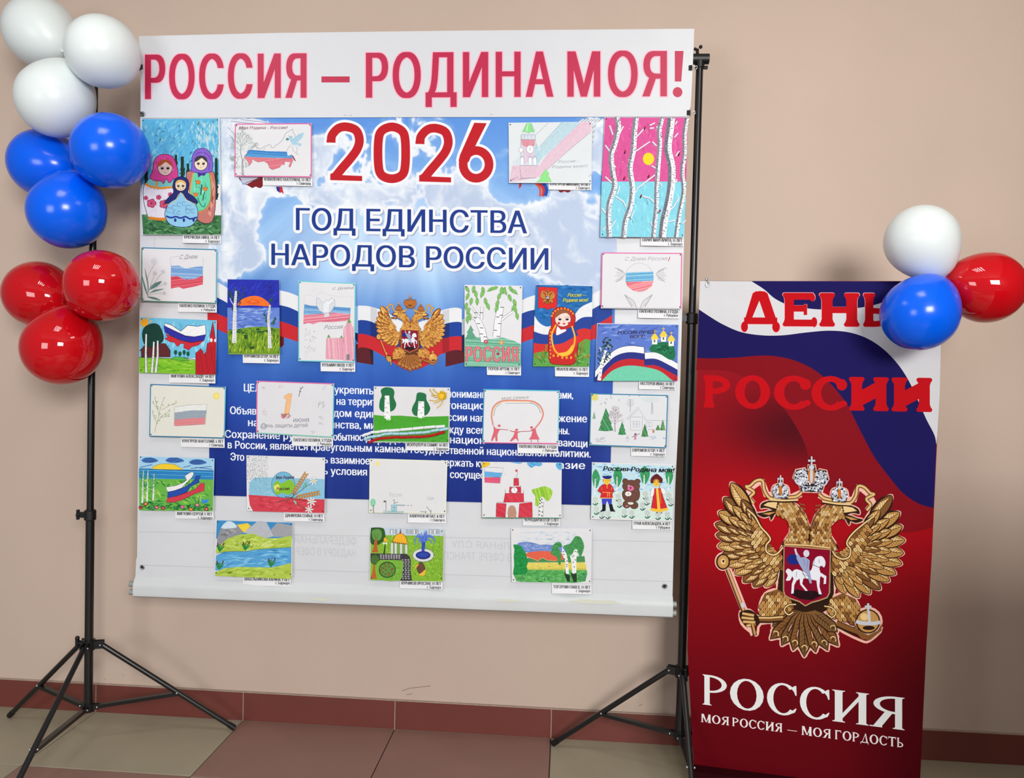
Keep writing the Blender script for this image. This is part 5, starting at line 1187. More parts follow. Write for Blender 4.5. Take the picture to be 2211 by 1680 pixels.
# 7 sunset with birches -----------------------------------------------
def d_sunset(I):
    I.poly([(120, 775), (545, 782), (548, 1020), (118, 1020)], (34, 44, 170)); I.daubs([(122, 780), (545, 785), (545, 1010), (120, 1010)], 90, 80, 14, [(28, 36, 140), (46, 60, 190), (40, 50, 176)], -50, 20)
    L = [(118, 1010), (548, 1010), (548, 1210), (118, 1210)]; I.poly(L, (98, 130, 208)); I.daubs(L, 90, 80, 14, [(130, 160, 222), (80, 110, 196), (150, 176, 228)], 0, 12)
    I.poly([(205, 990), (240, 940), (330, 912), (410, 930), (470, 995), (330, 990)], (236, 112, 40), 4); I.daubs([(225, 980), (330, 920), (450, 985)], 20, 60, 8, [(246, 140, 60), (220, 80, 30)], 0, 20)
    Gr = [(118, 1200), (300, 1170), (420, 1165), (550, 1180), (552, 1395), (128, 1392)]; I.poly(Gr, (110, 150, 34)); I.daubs(Gr, 240, 60, 10, [(140, 178, 50), (80, 120, 24), (170, 190, 50), (64, 100, 24), (120, 160, 40)], 95, 25); I.daubs([(130, 1190), (400, 1170), (540, 1180), (540, 1215), (130, 1230)], 50, 40, 9, [(30, 90, 40), (20, 70, 36)], 0, 30)
    gd = (30, 76, 48)
    for pts in ([(175, 810), (150, 900), (160, 1050)], [(270, 800), (225, 900), (200, 1040)], [(140, 860), (150, 940)], [(490, 920), (470, 970)], [(415, 1010), (425, 1090), (450, 1160)], [(520, 1080), (500, 1120), (480, 1170)], [(210, 860), (200, 960)]): I.daubs([(pts[0][0] - 16, pts[0][1]), (pts[0][0] + 16, pts[0][1]), (pts[-1][0] + 12, pts[-1][1]), (pts[-1][0] - 12, pts[-1][1])], 26, 28, 7, [gd, (44, 96, 60), (20, 56, 40)], 80, 25)
    for pts, w in (([(190, 870), (180, 1000), (178, 1120), (175, 1300)], 22), ([(470, 985), (455, 1100), (465, 1200), (468, 1345)], 18)):
        I.line(pts, w * .8, (222, 224, 226), w2=w * 1.7); sp = spline(pts, 8); I.lines([[(x + rp(-9, 4), y), (x + rp(5, 12), y + rp(-2, 3))] for x, y in sp], 3.5, (60, 60, 66))
    I.line([(180, 1000), (150, 960), (140, 930)], 6, (210, 214, 216)); I.poly([(250, 1235), (285, 1230), (285, 1270), (260, 1268)], (40, 80, 36)); I.poly([(300, 1330), (345, 1328), (340, 1352), (305, 1350)], (50, 80, 26))
drawing('small upright painting of an orange sunset over blue water between two birches', [(491, 603), (603, 605), (604, 766), (494, 765)], (3.818, 460, 400), d_sunset, paper=(200, 210, 222),
        card=(524, 765, 604, 785, 'КУРНИКОВ ЕГОР, 10 ЛЕТ', 'г. Барнаул'), slip='white name slip under the orange sunset painting')

# 8 dove on flag with red towers ------------------------------------------
def d_dove(I):
    I.text('с днем', (700, 205), (1060, 195), 52, (130, 134, 146), slant=.3); I.text('Россия', (560, 890), (870, 880), 74, (120, 124, 138), slant=.35)
    I.lines([[(200, 320), (290, 290), (420, 330), (440, 300), (540, 250), (600, 290), (800, 320), (1060, 330)], [(215, 330), (215, 460)], [(1040, 330), (1030, 500)]], 4, (196, 200, 208)); I.lines([[(330 + 40 * j, 280 - 26 * (j % 3)), (320 + 46 * j, 220 - 30 * (j % 3))] for j in range(6)], 5, (200, 204, 212))
    b = [(215, 455), (330, 480), (430, 490), (600, 500), (760, 495), (880, 505), (1020, 515), (1010, 625), (880, 610), (700, 600), (450, 625), (205, 640)]; I.poly(b, (104, 158, 208)); I.hatch(b, 4, 16, 9, (70, 130, 194), col2=(150, 190, 222))
    r = [(205, 640), (450, 628), (700, 602), (880, 612), (1015, 630), (1010, 700), (940, 745), (700, 765), (480, 760), (370, 800), (280, 780), (200, 800)]; I.poly(r, (218, 124, 144)); I.hatch(r, -6, 16, 9, (204, 96, 122), col2=(230, 160, 176))
    I.poly([(430, 350), (450, 340), (550, 450), (575, 400), (600, 375), (625, 410), (690, 345), (740, 380), (745, 480), (680, 580), (640, 600), (650, 670), (560, 680), (560, 610), (480, 570), (430, 480)], (226, 230, 236))
    I.line([(430, 350), (450, 340), (550, 450), (575, 400), (600, 375), (625, 410), (690, 345), (740, 380), (745, 480), (680, 580), (640, 600), (560, 610), (480, 570), (430, 480), (430, 350)], 6, (120, 130, 146)); I.lines([[(440, 370 + 30 * j), (545, 470 + 22 * j)] for j in range(6)] + [[(735, 380 + 28 * j), (640, 470 + 22 * j)] for j in range(6)] + [[(570 + 14 * j, 610), (555 + 22 * j, 670)] for j in range(5)], 5, (140, 150, 166))
    T_ = [(890, 1430), (895, 900), (915, 830), (930, 860), (950, 780), (985, 760), (1030, 800), (1040, 860), (1060, 830), (1070, 900), (1075, 1435)]; C_ = [(585, 1400), (600, 1040), (660, 1045), (830, 1040), (890, 1040), (890, 1415)]
    for q in (T_, C_): I.out(q, (226, 166, 182), 4, (180, 110, 134)); I.hatch(q, 86, 17, 7, (208, 136, 158), col2=(238, 190, 202))
    for x, y, w, h_ in ((638, 975, 28, 58), (858, 990, 24, 50), (990, 690, 36, 85)): I.out([(x, y), (x + w, y + h_), (x - w, y + h_)], (110, 156, 76), 4, (70, 110, 60))
    I.rect(945, 1320, 1000, 1420, (130, 124, 134)); I.lines([[(x, y), (x + 16, y + rp(-8, 8))] for x, y in [(rp(205, 400), rp(880, 1290)) for _ in range(42)]], 6, (130, 134, 144)); I.lines([[(320, 900), (290, 1240), (250, 1400), (220, 1400)], [(250, 1200), (225, 1390)]], 3, (196, 200, 206))
drawing('upright sheet with turquoise edge, white dove on a flag above pink towers', [(644, 606), (768, 611), (766, 783), (644, 780)], (8, 630, 600), d_dove, border=(100, 200, 212),
        card=(692, 784, 767, 803, 'КУЗЬМИН ЯКОВ, 9 ЛЕТ', 'г. Барнаул'), slip='white name slip under the white dove drawing')

# 9 РОССИЯ with birches -----------------------------------------------
def d_rus(I):
    gh = [(548, 1255), (640, 1250), (760, 1270), (860, 1255), (960, 1285), (1010, 1310), (1010, 1495), (545, 1495)]; I.poly(gh, (124, 186, 160)); I.hatch(gh, 3, 13, 5, (70, 150, 124), col2=(150, 204, 180))
    I.out([(595, 1155), (620, 1200), (608, 1205), (632, 1245), (640, 1262), (556, 1262), (575, 1220), (565, 1215), (585, 1185)], (92, 160, 130), 3, (60, 120, 96))
    for pts, w in (([(640, 1080), (690, 1190), (710, 1290)], 46), ([(845, 1000), (820, 1120), (810, 1250)], 50), ([(600, 1000), (650, 1070), (690, 1100)], 12), ([(690, 1000), (685, 1110)], 16), ([(940, 1045), (880, 1085), (855, 1110)], 14), ([(585, 1080), (640, 1110)], 10)):
        I.line(pts, w + 5, (90, 94, 100), w2=(w + 5) * 1.2); I.line(pts, w, (232, 234, 238), w2=w * 1.2)
    I.lines([[(x - 14, y), (x + 14, y + 2)] for x, y in ((660, 1140), (686, 1175), (684, 1225), (716, 1250), (640, 1050), (820, 1085), (835, 1140), (800, 1195), (825, 1245), (855, 1005), (850, 1070), (636, 1090), (684, 1050))], 6, (70, 72, 80))
    lf = [(570, 860, 60), (620, 860, 100), (700, 870, 80), (760, 860, 150), (790, 850, 160), (570, 920, 110), (600, 960, 100), (650, 960, 90), (720, 960, 80), (740, 1000, 70), (870, 870, 110), (880, 880, 60), (930, 860, 60), (960, 880, 40), (830, 920, 110), (815, 980, 110), (810, 1020, 110), (920, 930, 70), (960, 970, 70), (965, 1030, 70), (980, 1080, 80), (950, 1010, 120), (575, 1040, 110), (590, 1085, 80), (690, 900, 110), (850, 870, 100), (640, 900, 80), (560, 1000, 100), (570, 1110, 90)]
    for x, y, a in lf:
        a = R(a); L = 34; q = lambda t, s: (x + math.cos(a) * (t - .5) * 2 * L - math.sin(a) * s * 15, y + math.sin(a) * (t - .5) * 2 * L + math.cos(a) * s * 15)
        I.out([q(0, 0), q(.25, -.9), q(.45, -.8), q(.5, -1), q(.75, -.5), q(1, 0), q(.75, .5), q(.5, 1), q(.45, .8), q(.25, .9)], (132, 196, 104), 2.6, (70, 120, 66)); I.line([q(0, 0), q(.9, 0)], 2.5, (60, 112, 60))
    for x, y, c in ((722, 1290, (176, 60, 90)), (850, 1297, (222, 150, 80))):
        for j in range(5): I.ell(x + 10 * math.cos(j * 1.257), y + 10 * math.sin(j * 1.257), 9, 9, c, 8)
        I.ell(x, y, 6, 6, (240, 220, 150), 8)
    I.text('РОССИЯ', (560, 1455), (985, 1455), 125, (150, 50, 66), smear=(-6, -3, 0, 3, 6), space=1.1); I.text('РОССИЯ', (560, 1453), (985, 1453), 122, (220, 120, 130), smear=(-3, 0, 3), space=1.1); I.ell(822, 1390, 14, 12, (170, 50, 70), 10)
drawing('upright sheet with green birch leaves above the big red word on a green hill', [(1003, 615), (1128, 617), (1124, 792), (1003, 791)], (3.818, 860, 400), d_rus,
        card=(1051, 792, 1125, 811, 'ПОПОВ АРТЕМ, 11 ЛЕТ', 'г. Славгород'), slip='white name slip under the green birch leaves drawing')
# 10 nesting doll wrapped in the flag --------------------------------------
def d_doll1(I):
    I.poly([(1135, 820), (1602, 832), (1590, 1200), (1118, 1200)], (30, 104, 176)); I.daubs([(1140, 825), (1598, 836), (1585, 1190), (1125, 1190)], 90, 80, 22, [(20, 90, 160), (50, 130, 196), (36, 112, 184)], 20, 50)
    I.poly([(1115, 1375), (1250, 1360), (1480, 1300), (1585, 1240), (1572, 1496), (1110, 1494)], (92, 160, 70)); I.daubs([(1118, 1385), (1560, 1300), (1560, 1485), (1118, 1480)], 60, 60, 16, [(70, 140, 56), (120, 180, 90)], 30, 60)
    wv = lambda y0: [(1118, y0), (1180, y0 + 60), (1270, y0 + 70), (1360, y0 + 40), (1440, y0 - 10), (1520, y0 - 90), (1600, y0 - 130)]
    tops = [spline([(1122, 1075), (1170, 1140), (1240, 1165), (1330, 1120), (1420, 1110), (1500, 1010), (1600, 960)], 5), spline([(1118, 1205), (1200, 1230), (1290, 1225), (1380, 1200), (1460, 1130), (1520, 1090), (1598, 1085)], 5), spline([(1116, 1300), (1200, 1310), (1300, 1300), (1380, 1270), (1450, 1210), (1520, 1180), (1590, 1190)], 5), spline([(1114, 1385), (1220, 1370), (1310, 1400), (1400, 1370), (1480, 1310), (1540, 1270), (1586, 1280)], 5)]
    for i, c in enumerate(((226, 228, 234), (34, 64, 150), (206, 44, 44))): I.poly(tops[i] + tops[i + 1][::-1], c)
    I.out([(1345, 1005), (1290, 1020), (1262, 1080), (1262, 1160), (1240, 1220), (1240, 1350), (1250, 1460), (1330, 1478), (1450, 1472), (1480, 1350), (1478, 1240), (1452, 1170), (1460, 1090), (1430, 1030)], (196, 34, 34), 5, (90, 14, 20), 3)
    for i in range(1): I.poly([(1262, 1230), (1330, 1215), (1440, 1165), (1478, 1230), (1478, 1275), (1400, 1310), (1300, 1340), (1262, 1320)], (34, 64, 150), 3); I.poly([(1270, 1320), (1360, 1300), (1478, 1240), (1478, 1310), (1400, 1370), (1310, 1390), (1262, 1370)], (214, 50, 46), 3)
    I.line([(1300, 1150), (1265, 1240), (1290, 1360), (1360, 1405), (1430, 1370), (1456, 1260), (1430, 1160)], 13, (240, 180, 50), sm=5); I.poly([(1320, 1385), (1390, 1370), (1440, 1310), (1420, 1380), (1360, 1405)], (244, 190, 60), 3)
    for j in range(9): I.ell(1252 + (j % 2) * 4, 1180 + 30 * j, 7, 9, (240, 140, 40), 8)
    for a in range(190, 350, 18): I.ell(1357 + 92 * math.cos(R(a)), 1090 + 75 * math.sin(R(a)), 8, 9, (240, 150, 40), 8)
    for j in range(6): I.ell(1280 + 36 * j, 1405 + (16 if 1 < j < 5 else 0), 9, 12, (240, 160, 50), 8)
    I.out(arc_pts(1357, 1105, 66, 62, 0, 360, 20), (240, 214, 204), 4, (80, 30, 30)); I.poly([(1292, 1095), (1300, 1045), (1350, 1022), (1405, 1035), (1424, 1090), (1390, 1055), (1340, 1062)], (150, 86, 50), 3)
    for sg in (-1, 1): I.ell(1362 + sg * 30, 1106, 15, 9, (60, 66, 80), 10); I.ell(1362 + sg * 30, 1106, 6, 7, (10, 10, 16), 8); I.ell(1365 + sg * 42, 1138, 11, 11, (200, 40, 50), 10); I.line([(1352 + sg * 16, 1090), (1362 + sg * 34, 1084), (1366 + sg * 50, 1094)], 3, (90, 50, 30))
    I.ell(1366, 1142, 13, 6, (196, 30, 40), 10); I.line([(1364, 1110), (1362, 1124), (1370, 1126)], 2.5, (150, 90, 80))
    I.out([(1310, 1160), (1340, 1190), (1375, 1185), (1385, 1200), (1340, 1225), (1300, 1235)], (236, 236, 240), 2.5, (160, 30, 40), 2)
    I.out([(1155, 838), (1312, 845), (1306, 1012), (1250, 1015), (1230, 1030), (1215, 1014), (1152, 1010)], (214, 36, 36), 3, (90, 20, 20))
    A0 = I.A; I.A = (.086, 0, 1160, 0, .088, 846); eagle(I, ((212, 160, 60), (160, 100, 40), (230, 190, 90), (90, 40, 20), (0, 0, 0), (214, 160, 60)), halo=False, fine=.5); I.A = A0
    I.text('Россия —', (1395, 920), (1548, 918), 30, (206, 206, 60), slant=.3, smear=(-1, 1)); I.text('Родина моя!', (1355, 962), (1560, 960), 30, (206, 206, 60), slant=.3, smear=(-1, 1))
    for x, y, a in ((1200, 1420, -100), (1160, 1430, -130), (1215, 1370, -80), (1490, 1400, -60), (1530, 1420, -20), (1510, 1340, -70), (1470, 1440, -100)):
        a = R(a)
        for t in range(7):
            for sg in (-1, 1): I.ell(x + math.cos(a) * t * 9 + sg * 5 * math.sin(a), y + math.sin(a) * t * 9 - sg * 5 * math.cos(a), 6, 3.4, (170, 140, 50), 6, a + sg * .5)
        I.line([(x, y), (x - math.cos(a) * 50, y - math.sin(a) * 50)], 3, (50, 100, 40))
drawing('upright painting of one red nesting doll wrapped in the flag, emblem at its top corner', [(1157, 614), (1280, 617), (1272, 792), (1151, 791)], (3.818, 860, 400), d_doll1,
        card=(1198, 793, 1272, 814, 'ИВАНОВ ИВАН, 15 ЛЕТ', 'г. Барнаул'), slip='white name slip under the red doll wrapped in the flag')

# 11 round flag between doves ------------------------------------------
def d_round(I):
    I.text('С Днем Россия', (295, 875), (540, 872), 22, (160, 160, 170), slant=.3); I.line([(560, 852), (550, 878)], 4, (190, 40, 60))
    c = (380, 973, 82); I.ring(c[0], c[1], 82, 84, 2, LG, 30)
    up_ = [(299, 965)] + [(303, 944)] + [(463, 938), (464, 965), (464, 995), (300, 998)]; I.poly([(303, 944), (462, 938), (464, 990), (300, 998)], (116, 180, 216)); I.hatch([(303, 944), (462, 938), (464, 990), (300, 998)], -3, 8, 4, (80, 154, 204), col2=(150, 204, 226))
    lo = [(300, 1000), (463, 994), (452, 1025), (420, 1048), (380, 1057), (338, 1047), (310, 1025)]; I.poly(lo, (226, 130, 140)); I.hatch(lo, -14, 8, 4, (212, 96, 112), col2=(238, 160, 166))
    for cx, sg in ((265, 1), (510, -1)): I.lines([[(cx + sg * rp(-30, -10), 920 + 11 * j), (cx + sg * 22, 935 + 7 * j)] for j in range(8)], 2.4, (166, 170, 178)); I.line([(cx - sg * 28, 915), (cx + sg * 30, 950), (cx + sg * 5, 980), (cx - sg * 20, 1000)], 2.4, GRY, sm=4)
    for sg in (-1, 1):
        x = 375; I.line([(x + sg * 12, 1150), (x + sg * 30, 1110), (x + sg * 74, 1080), (x + sg * 80, 1074), (x + sg * 60, 1110), (x + sg * 38, 1145)], 2.6, GRY, sm=4)
        I.lines([[(x + sg * (50 + 6 * j), 1108 - 5 * j), (x + sg * (66 + 6 * j), 1078 - 2 * j)] for j in range(3)], 2, LG); I.poly([(x + sg * 20, 1145), (x + sg * 40, 1110), (x + sg * 64, 1090), (x + sg * 40, 1140)], (206, 200, 202))
drawing('pink edged sheet with a round tricolour between two doves and open hands', [(1299, 545), (1473, 546), (1471, 668), (1297, 666)], (2.709, 1240, 240), d_round, bcols=[PK, PK, (180, 184, 192), PK],
        card=(1377, 668, 1467, 688, 'ПАПЕНКО ПОЛИНА, 3 ГОДА', 'г. Рубцовск'), slip='white name slip under the round tricolour drawing')

# 12 wavy flag with domes -------------------------------------------------
def d_domes(I):
    Q = [(135, 1245), (610, 1250), (600, 1580), (122, 1575)]; I.poly(Q, (88, 118, 200)); I.daubs(Q, 90, 60, 12, [(110, 140, 214), (70, 100, 186), (130, 156, 220)], -10, 30)
    a = spline([(122, 1520), (170, 1460), (240, 1395), (320, 1372), (408, 1380)], 5) + spline([(412, 1412), (480, 1412), (560, 1450), (604, 1475)], 5)
    sh = lambda P, d, e=0: [(x, min(y + d + e * (x - 122) / 480, 1578)) for x, y in P]
    for d, c in ((0, (232, 234, 238)), (38, (36, 44, 130)), (76, (190, 30, 44))): I.band(sh(a, d), sh(a, d + 40), c)
    I.poly(spline([(160, 1578), (220, 1520), (300, 1490), (400, 1495), (500, 1520), (575, 1578)], 5), (110, 200, 168)); I.line([(410, 1380), (412, 1480)], 4, (20, 30, 90)); I.line(sh(a, 0), 3, (60, 70, 110))
    I.poly([(440, 1400), (460, 1365), (520, 1350), (580, 1370), (590, 1440), (560, 1455), (500, 1420)], (20, 110, 70), 4); I.daubs([(450, 1395), (520, 1358), (580, 1380), (580, 1440)], 24, 30, 9, [(30, 140, 90), (12, 80, 54)], 0, 60)
    for x, y in ((470, 1330), (522, 1315), (567, 1340)): I.rect(x - 15, y, x + 15, y + 34, (240, 238, 226)); I.rect(x - 5, y + 8, x + 4, y + 22, (90, 90, 90)); I.poly([(x - 20, y + 4), (x - 16, y - 14), (x, y - 30), (x + 16, y - 14), (x + 20, y + 4)], (238, 204, 70), 3); I.lines([[(x, y - 28), (x, y - 52)], [(x - 9, y - 42), (x + 9, y - 42)]], 3.5, (226, 190, 60))
    I.text('РОССИЯ ЛУЧШЕ', (255, 1305), (475, 1302), 20, (30, 20, 60), smear=(-1, 1)); I.text('ВСЕХ!', (328, 1328), (412, 1325), 18, (60, 16, 50), smear=(-1, 1))
    I.daubs([(135, 1500), (130, 1420), (165, 1330), (195, 1310), (230, 1350), (222, 1440), (180, 1490)], 130, 18, 8, [(16, 60, 50), (26, 80, 60), (12, 40, 40), (220, 226, 230)], 20, 80)
    I.line([(185, 1400), (160, 1480), (145, 1575)], 11, (232, 234, 236), w2=22); I.lines([[(x, y), (x + 9, y + 2)] for x, y in ((165, 1450), (155, 1480), (152, 1505), (146, 1530), (150, 1555), (175, 1420))], 4, BK)
drawing('bright blue painting of a wavy tricolour with golden domes and a birch', [(1289, 698), (1465, 701), (1461, 823), (1285, 820)], (2.709, 1240, 240), d_domes, paper=(206, 214, 228),
        card=(1379, 824, 1459, 842, 'НЕСТЕРОВ ИВАН, 10 ЛЕТ', 'г. Славгород'), slip='white name slip under the golden domes painting')

# 13 willow branch and flag -----------------------------------------------
def d_branch(I):
    X = (4.913, 290, 820)
    I.poly([(420, 290), (600, 265), (765, 262), (760, 325), (600, 325), (428, 348)], (226, 228, 226)); b = [(428, 348), (600, 325), (765, 325), (755, 402), (600, 408), (425, 425)]; I.poly(b, (158, 170, 182)); I.hatch(b, -4, 10, 6, (144, 158, 172)); r = [(425, 425), (600, 408), (755, 402), (750, 470), (600, 482), (422, 490)]; I.poly(r, (222, 144, 148)); I.hatch(r, -4, 10, 6, (212, 126, 132))
    I.line([(420, 290), (600, 265), (770, 262), (755, 472), (600, 482), (422, 490), (426, 300)], 3, (130, 130, 136)); I.ell(872, 172, 36, 38, (234, 214, 110), 20); I.ell(872, 172, 26, 28, (238, 222, 130), 18)
    st_ = [[(215, 560), (240, 450), (260, 380), (240, 300), (190, 240)], [(230, 480), (300, 380), (380, 330)], [(260, 380), (280, 290), (320, 190)], [(250, 330), (230, 240), (215, 200)], [(240, 460), (210, 400), (190, 340)], [(290, 320), (380, 270), (450, 245)], [(270, 400), (340, 390), (360, 380)]]
    for s_ in st_:
        I.line(s_, 4, (150, 152, 130), sm=4); sp = spline(s_, 4)
        for i, (x, y) in enumerate(sp[3:]):
            if i % 2: continue
            a = R(-70 + 80 * ((i // 2) % 2) + rp(-15, 15)); I.poly([(x, y), (x + 14 * math.cos(a) - 5 * math.sin(a), y + 14 * math.sin(a) + 5 * math.cos(a)), (x + 34 * math.cos(a), y + 34 * math.sin(a)), (x + 14 * math.cos(a) + 5 * math.sin(a), y + 14 * math.sin(a) - 5 * math.cos(a))], (156, 168, 122))
drawing('cream sheet with dark turquoise edge, green willow branch and small pencil flag', [(324, 829), (488, 835), (485, 947), (322, 943)], (4.913, 290, 820), d_branch, bcols=[(24, 110, 160), (60, 180, 214), (24, 110, 150), (40, 130, 170)], paper=(232, 232, 222),
        card=(390, 948, 485, 967, 'КУНГУРОВ АНАТОЛИЙ, 6 ЛЕТ', 'г. Славгород'), slip='white name slip under the willow branch drawing')

# 14 number one -------------------------------------------------------
def d_one(I):
    I.out([(1590, 200), (1590, 175), (1640, 145), (1672, 145), (1655, 260), (1640, 370), (1590, 380), (1605, 260), (1615, 205)], (238, 184, 130), 3, (170, 140, 120))
    for _ in range(26): x, y = 1608 + rp(-50, 50), 388 + rp(-24, 24); I.ring(x, y, 8, 7, 3.5, random.choice(((176, 60, 76), (206, 96, 106), (150, 60, 70))), 7)
    I.text('июня', (1688, 450), (1852, 448), 52, (120, 126, 140)); I.text('День защиты детей', (1345, 508), (1835, 502), 44, (126, 124, 136), slant=.1); I.ring(1370, 495, 28, 30, 4, (90, 94, 120), 16)
    I.lines([[(1745, 180), (1760, 110), (1790, 72)], [(1750, 120), (1770, 130)], [(1755, 85), (1775, 95)]], 6, (70, 76, 86)); 
    for x, y, c in ((1365, 85, LG), (1550, 70, (216, 170, 184)), (1385, 325, (222, 170, 180)), (1975, 260, LG), (1980, 400, LG), (1980, 460, LG), (1900, 560, LG), (2010, 85, LG), (1390, 370, LG)): I.lines([[(x + rp(-30, 30), y + rp(-22, 22)), (x + rp(-30, 30), y + rp(-22, 22))] for _ in range(6)], 3, c)
    I.lines([[(1950, 300), (1965, 230), (1990, 250), (2010, 230), (2000, 290), (2025, 265), (1990, 305)]], 3, GRY, sm=2)
drawing('white sheet with pink and turquoise edge, an orange number one over red flowers', [(554, 822), (722, 828), (720, 945), (553, 936)], (4.913, 290, 820), d_one, bcols=[PK, (70, 190, 214), (120, 200, 180), PK], paper=(226, 227, 232),
        card=(630, 946, 719, 964, 'ПАПЕНКО ПОЛИНА, 3 ГОДА', 'г. Рубцовск'), slip='white name slip under the number one drawing')

# 15 paper applique ----------------------------------------------------
def d_app(I):
    I.poly([(525, 372), (640, 385), (800, 380), (1000, 395), (1322, 385), (1318, 665), (525, 655)], (70, 160, 44)); I.daubs([(530, 560), (1310, 600), (1310, 660), (530, 650)], 30, 60, 12, [(60, 140, 40), (84, 170, 56)], 0, 20)
    for P in ([(600, 110), (650, 80), (720, 90), (745, 130), (740, 190), (765, 260), (740, 320), (680, 345), (620, 340), (585, 300), (590, 220), (610, 170)], [(985, 145), (1030, 135), (1080, 155), (1085, 210), (1110, 260), (1125, 310), (1090, 370), (1030, 385), (960, 380), (930, 330), (940, 280), (970, 220)]): I.poly(P, (30, 110, 66), 4)
    for P in ([(643, 168), (690, 168), (705, 425), (675, 435), (636, 400)], [(1000, 228), (1060, 230), (1062, 400), (1020, 412), (988, 395)]): I.poly(P, (234, 236, 238))
    for x, y in ((648, 200), (680, 245), (655, 295), (668, 345), (645, 385), (1015, 240), (1048, 290), (1005, 320), (1030, 350)): I.line([(x - 9, y), (x, y + 5), (x + 9, y - 2)], 5, BK)
drawing('paper collage with two dark green trees, raised yellow sun and rolled paper flag stripes', [(807, 834), (972, 837), (970, 956), (806, 955)], (4.913, 700, 820), d_app, paper=(226, 226, 230),
        card=(875, 956, 970, 974, 'ИСКУНДЕРОВ САМИР, 10 ЛЕТ', 'г. Барнаул'), slip='white name slip under the paper collage with the raised sun')
app = bpy.data.objects[[o.name for o in bpy.data.objects if o.get('label', '').startswith('paper collage')][0]]
def AT(x, y, off): return S.at(700 + x / 4.913, 820 + y / 4.913, off)
m_w, m_c, m_r, m_y, m_g = (mat(n, c, .7, spec=.2) for n, c in (('white_card', (228, 232, 234)), ('pale_blue_card', (168, 210, 224)), ('red_card', (186, 26, 34)), ('yellow_quilling', (232, 192, 50)), ('green_card', (84, 190, 50))))
for nm, mt_, pts, n_, w_ in (('white_paper_roll', m_w, [(405, 600), (480, 565), (560, 555), (680, 540), (900, 525), (1100, 505), (1285, 490)], 10, 5.8), ('blue_paper_roll', m_c, [(425, 635), (500, 605), (600, 590), (700, 572), (850, 572), (1000, 565), (1150, 545), (1320, 515)], 13, 5.6), ('red_paper_roll', m_r, [(475, 668), (550, 635), (650, 620), (800, 610), (950, 608), (1100, 600), (1285, 555)], 14, 5.2)):
    sp = spline(pts, 10); N = len(sp) - 1
    for j in range(n_):
        a = sp[int(N * j / n_)]; b = sp[int(N * (j + 1) / n_)]; b = (b[0] * .96 + a[0] * .04, b[1] * .96 + a[1] * .04); dy = rp(-3, 3)
        o_ = 0.022 if nm[0] != 'r' else 0.020
        MB().tube([AT(a[0], a[1] + dy, o_), AT(b[0], b[1] + dy, o_)], w_ / 1000, 10).build(nm, mt_, app, smooth=True)
p0 = AT(1250, 168, 0.0165)
MB().tube([p0, p0 + S.n * 0.003, p0 + S.n * 0.0045], [0.017, 0.016, 0.006], 20).build('paper_sun', m_y, app, smooth=True)
for j in range(15):
    a = j * .42 + .2; L = rp(90, 130) * (1.2 if 1.2 < a < 3.6 else .45); c = (1250, 168)
    pts = [(c[0] + 30 * math.cos(a), c[1] + 30 * math.sin(a)), (c[0] + L * .6 * math.cos(a + .15), c[1] + L * .6 * math.sin(a + .15)), (c[0] + L * math.cos(a + .5), c[1] + L * math.sin(a + .5))]
    pts = [(min(x, 1305), min(max(y, 95), 300)) for x, y in pts]
    pp = [AT(x, y, 0.020 + .003 * (i % 2)) for i, (x, y) in enumerate(spline(pts, 4))]
    MB().tube(pp, 0.0016, 6).build('paper_strip', m_y, app, smooth=True)
for x, y in ((600, 460), (625, 440), (650, 432), (690, 438), (720, 440), (645, 470), (965, 425), (1000, 415), (1030, 425), (1060, 412), (1020, 435)):
    pp = [AT(x + 14 * math.cos(t), y + 12 * math.sin(t) - t * 3, 0.018 + .0006 * t) for t in [k_ * .6 for k_ in range(8)]]
    MB().tube(pp, 0.0014, 5).build('paper_grass', m_g, app, smooth=True)

# 16 family under the rainbow ---------------------------------------------
def d_family(I):
    arch = [(170, 480), (155, 380), (175, 290), (240, 235), (330, 220), (450, 222), (580, 228), (660, 270), (700, 350), (680, 430), (620, 510)]
    for w, c in ((16, (222, 140, 130)), ):
        I.line(arch, w, c, sm=6)
    sh = lambda P, cx, cy, k_: [(cx + (x - cx) * k_, cy + (y - cy) * k_) for x, y in P]
    I.line(sh(arch[1:-2], 430, 400, .945), 8, (240, 200, 140), sm=6); I.line(sh(arch[1:4], 430, 400, .91), 8, (150, 190, 190), sm=6); I.line(sh(arch[-5:-2], 430, 400, .91), 8, (130, 180, 206), sm=6); I.line(sh(arch, 430, 400, 1.02), 2.5, (170, 100, 100), sm=6); I.line([(300, 250), (580, 250)], 4, (120, 140, 130))
    rd = (222, 110, 122); dk = (180, 76, 92)
    for P in ([(170, 480), (200, 520), (250, 525), (230, 545), (215, 580), (215, 650), (200, 655), (190, 600), (160, 655), (150, 640), (175, 560), (180, 530)], [(400, 560), (370, 545), (400, 545), (430, 550), (460, 548), (430, 565), (428, 600), (440, 655), (410, 620), (360, 655), (350, 650), (385, 600)], [(620, 510), (570, 530), (590, 550), (575, 600), (550, 632), (665, 632), (640, 590), (625, 550)]): I.out(P, rd, 3, dk); I.hatch(P, 80, 8, 4, (206, 88, 104))
    I.lines([[(240, 525), (290, 530), (330, 532)], [(345, 538), (380, 552)], [(440, 555), (475, 548), (560, 546), (580, 540)], [(575, 632), (575, 665)], [(640, 632), (652, 665)]], 7, dk)
    for x, y in ((235, 488), (420, 532), (578, 506)): I.ell(x, y, 17, 13, (210, 96, 104), 12)
    I.text('моя семья', (258, 212), (540, 200), 34, (140, 150, 140), slant=.3)
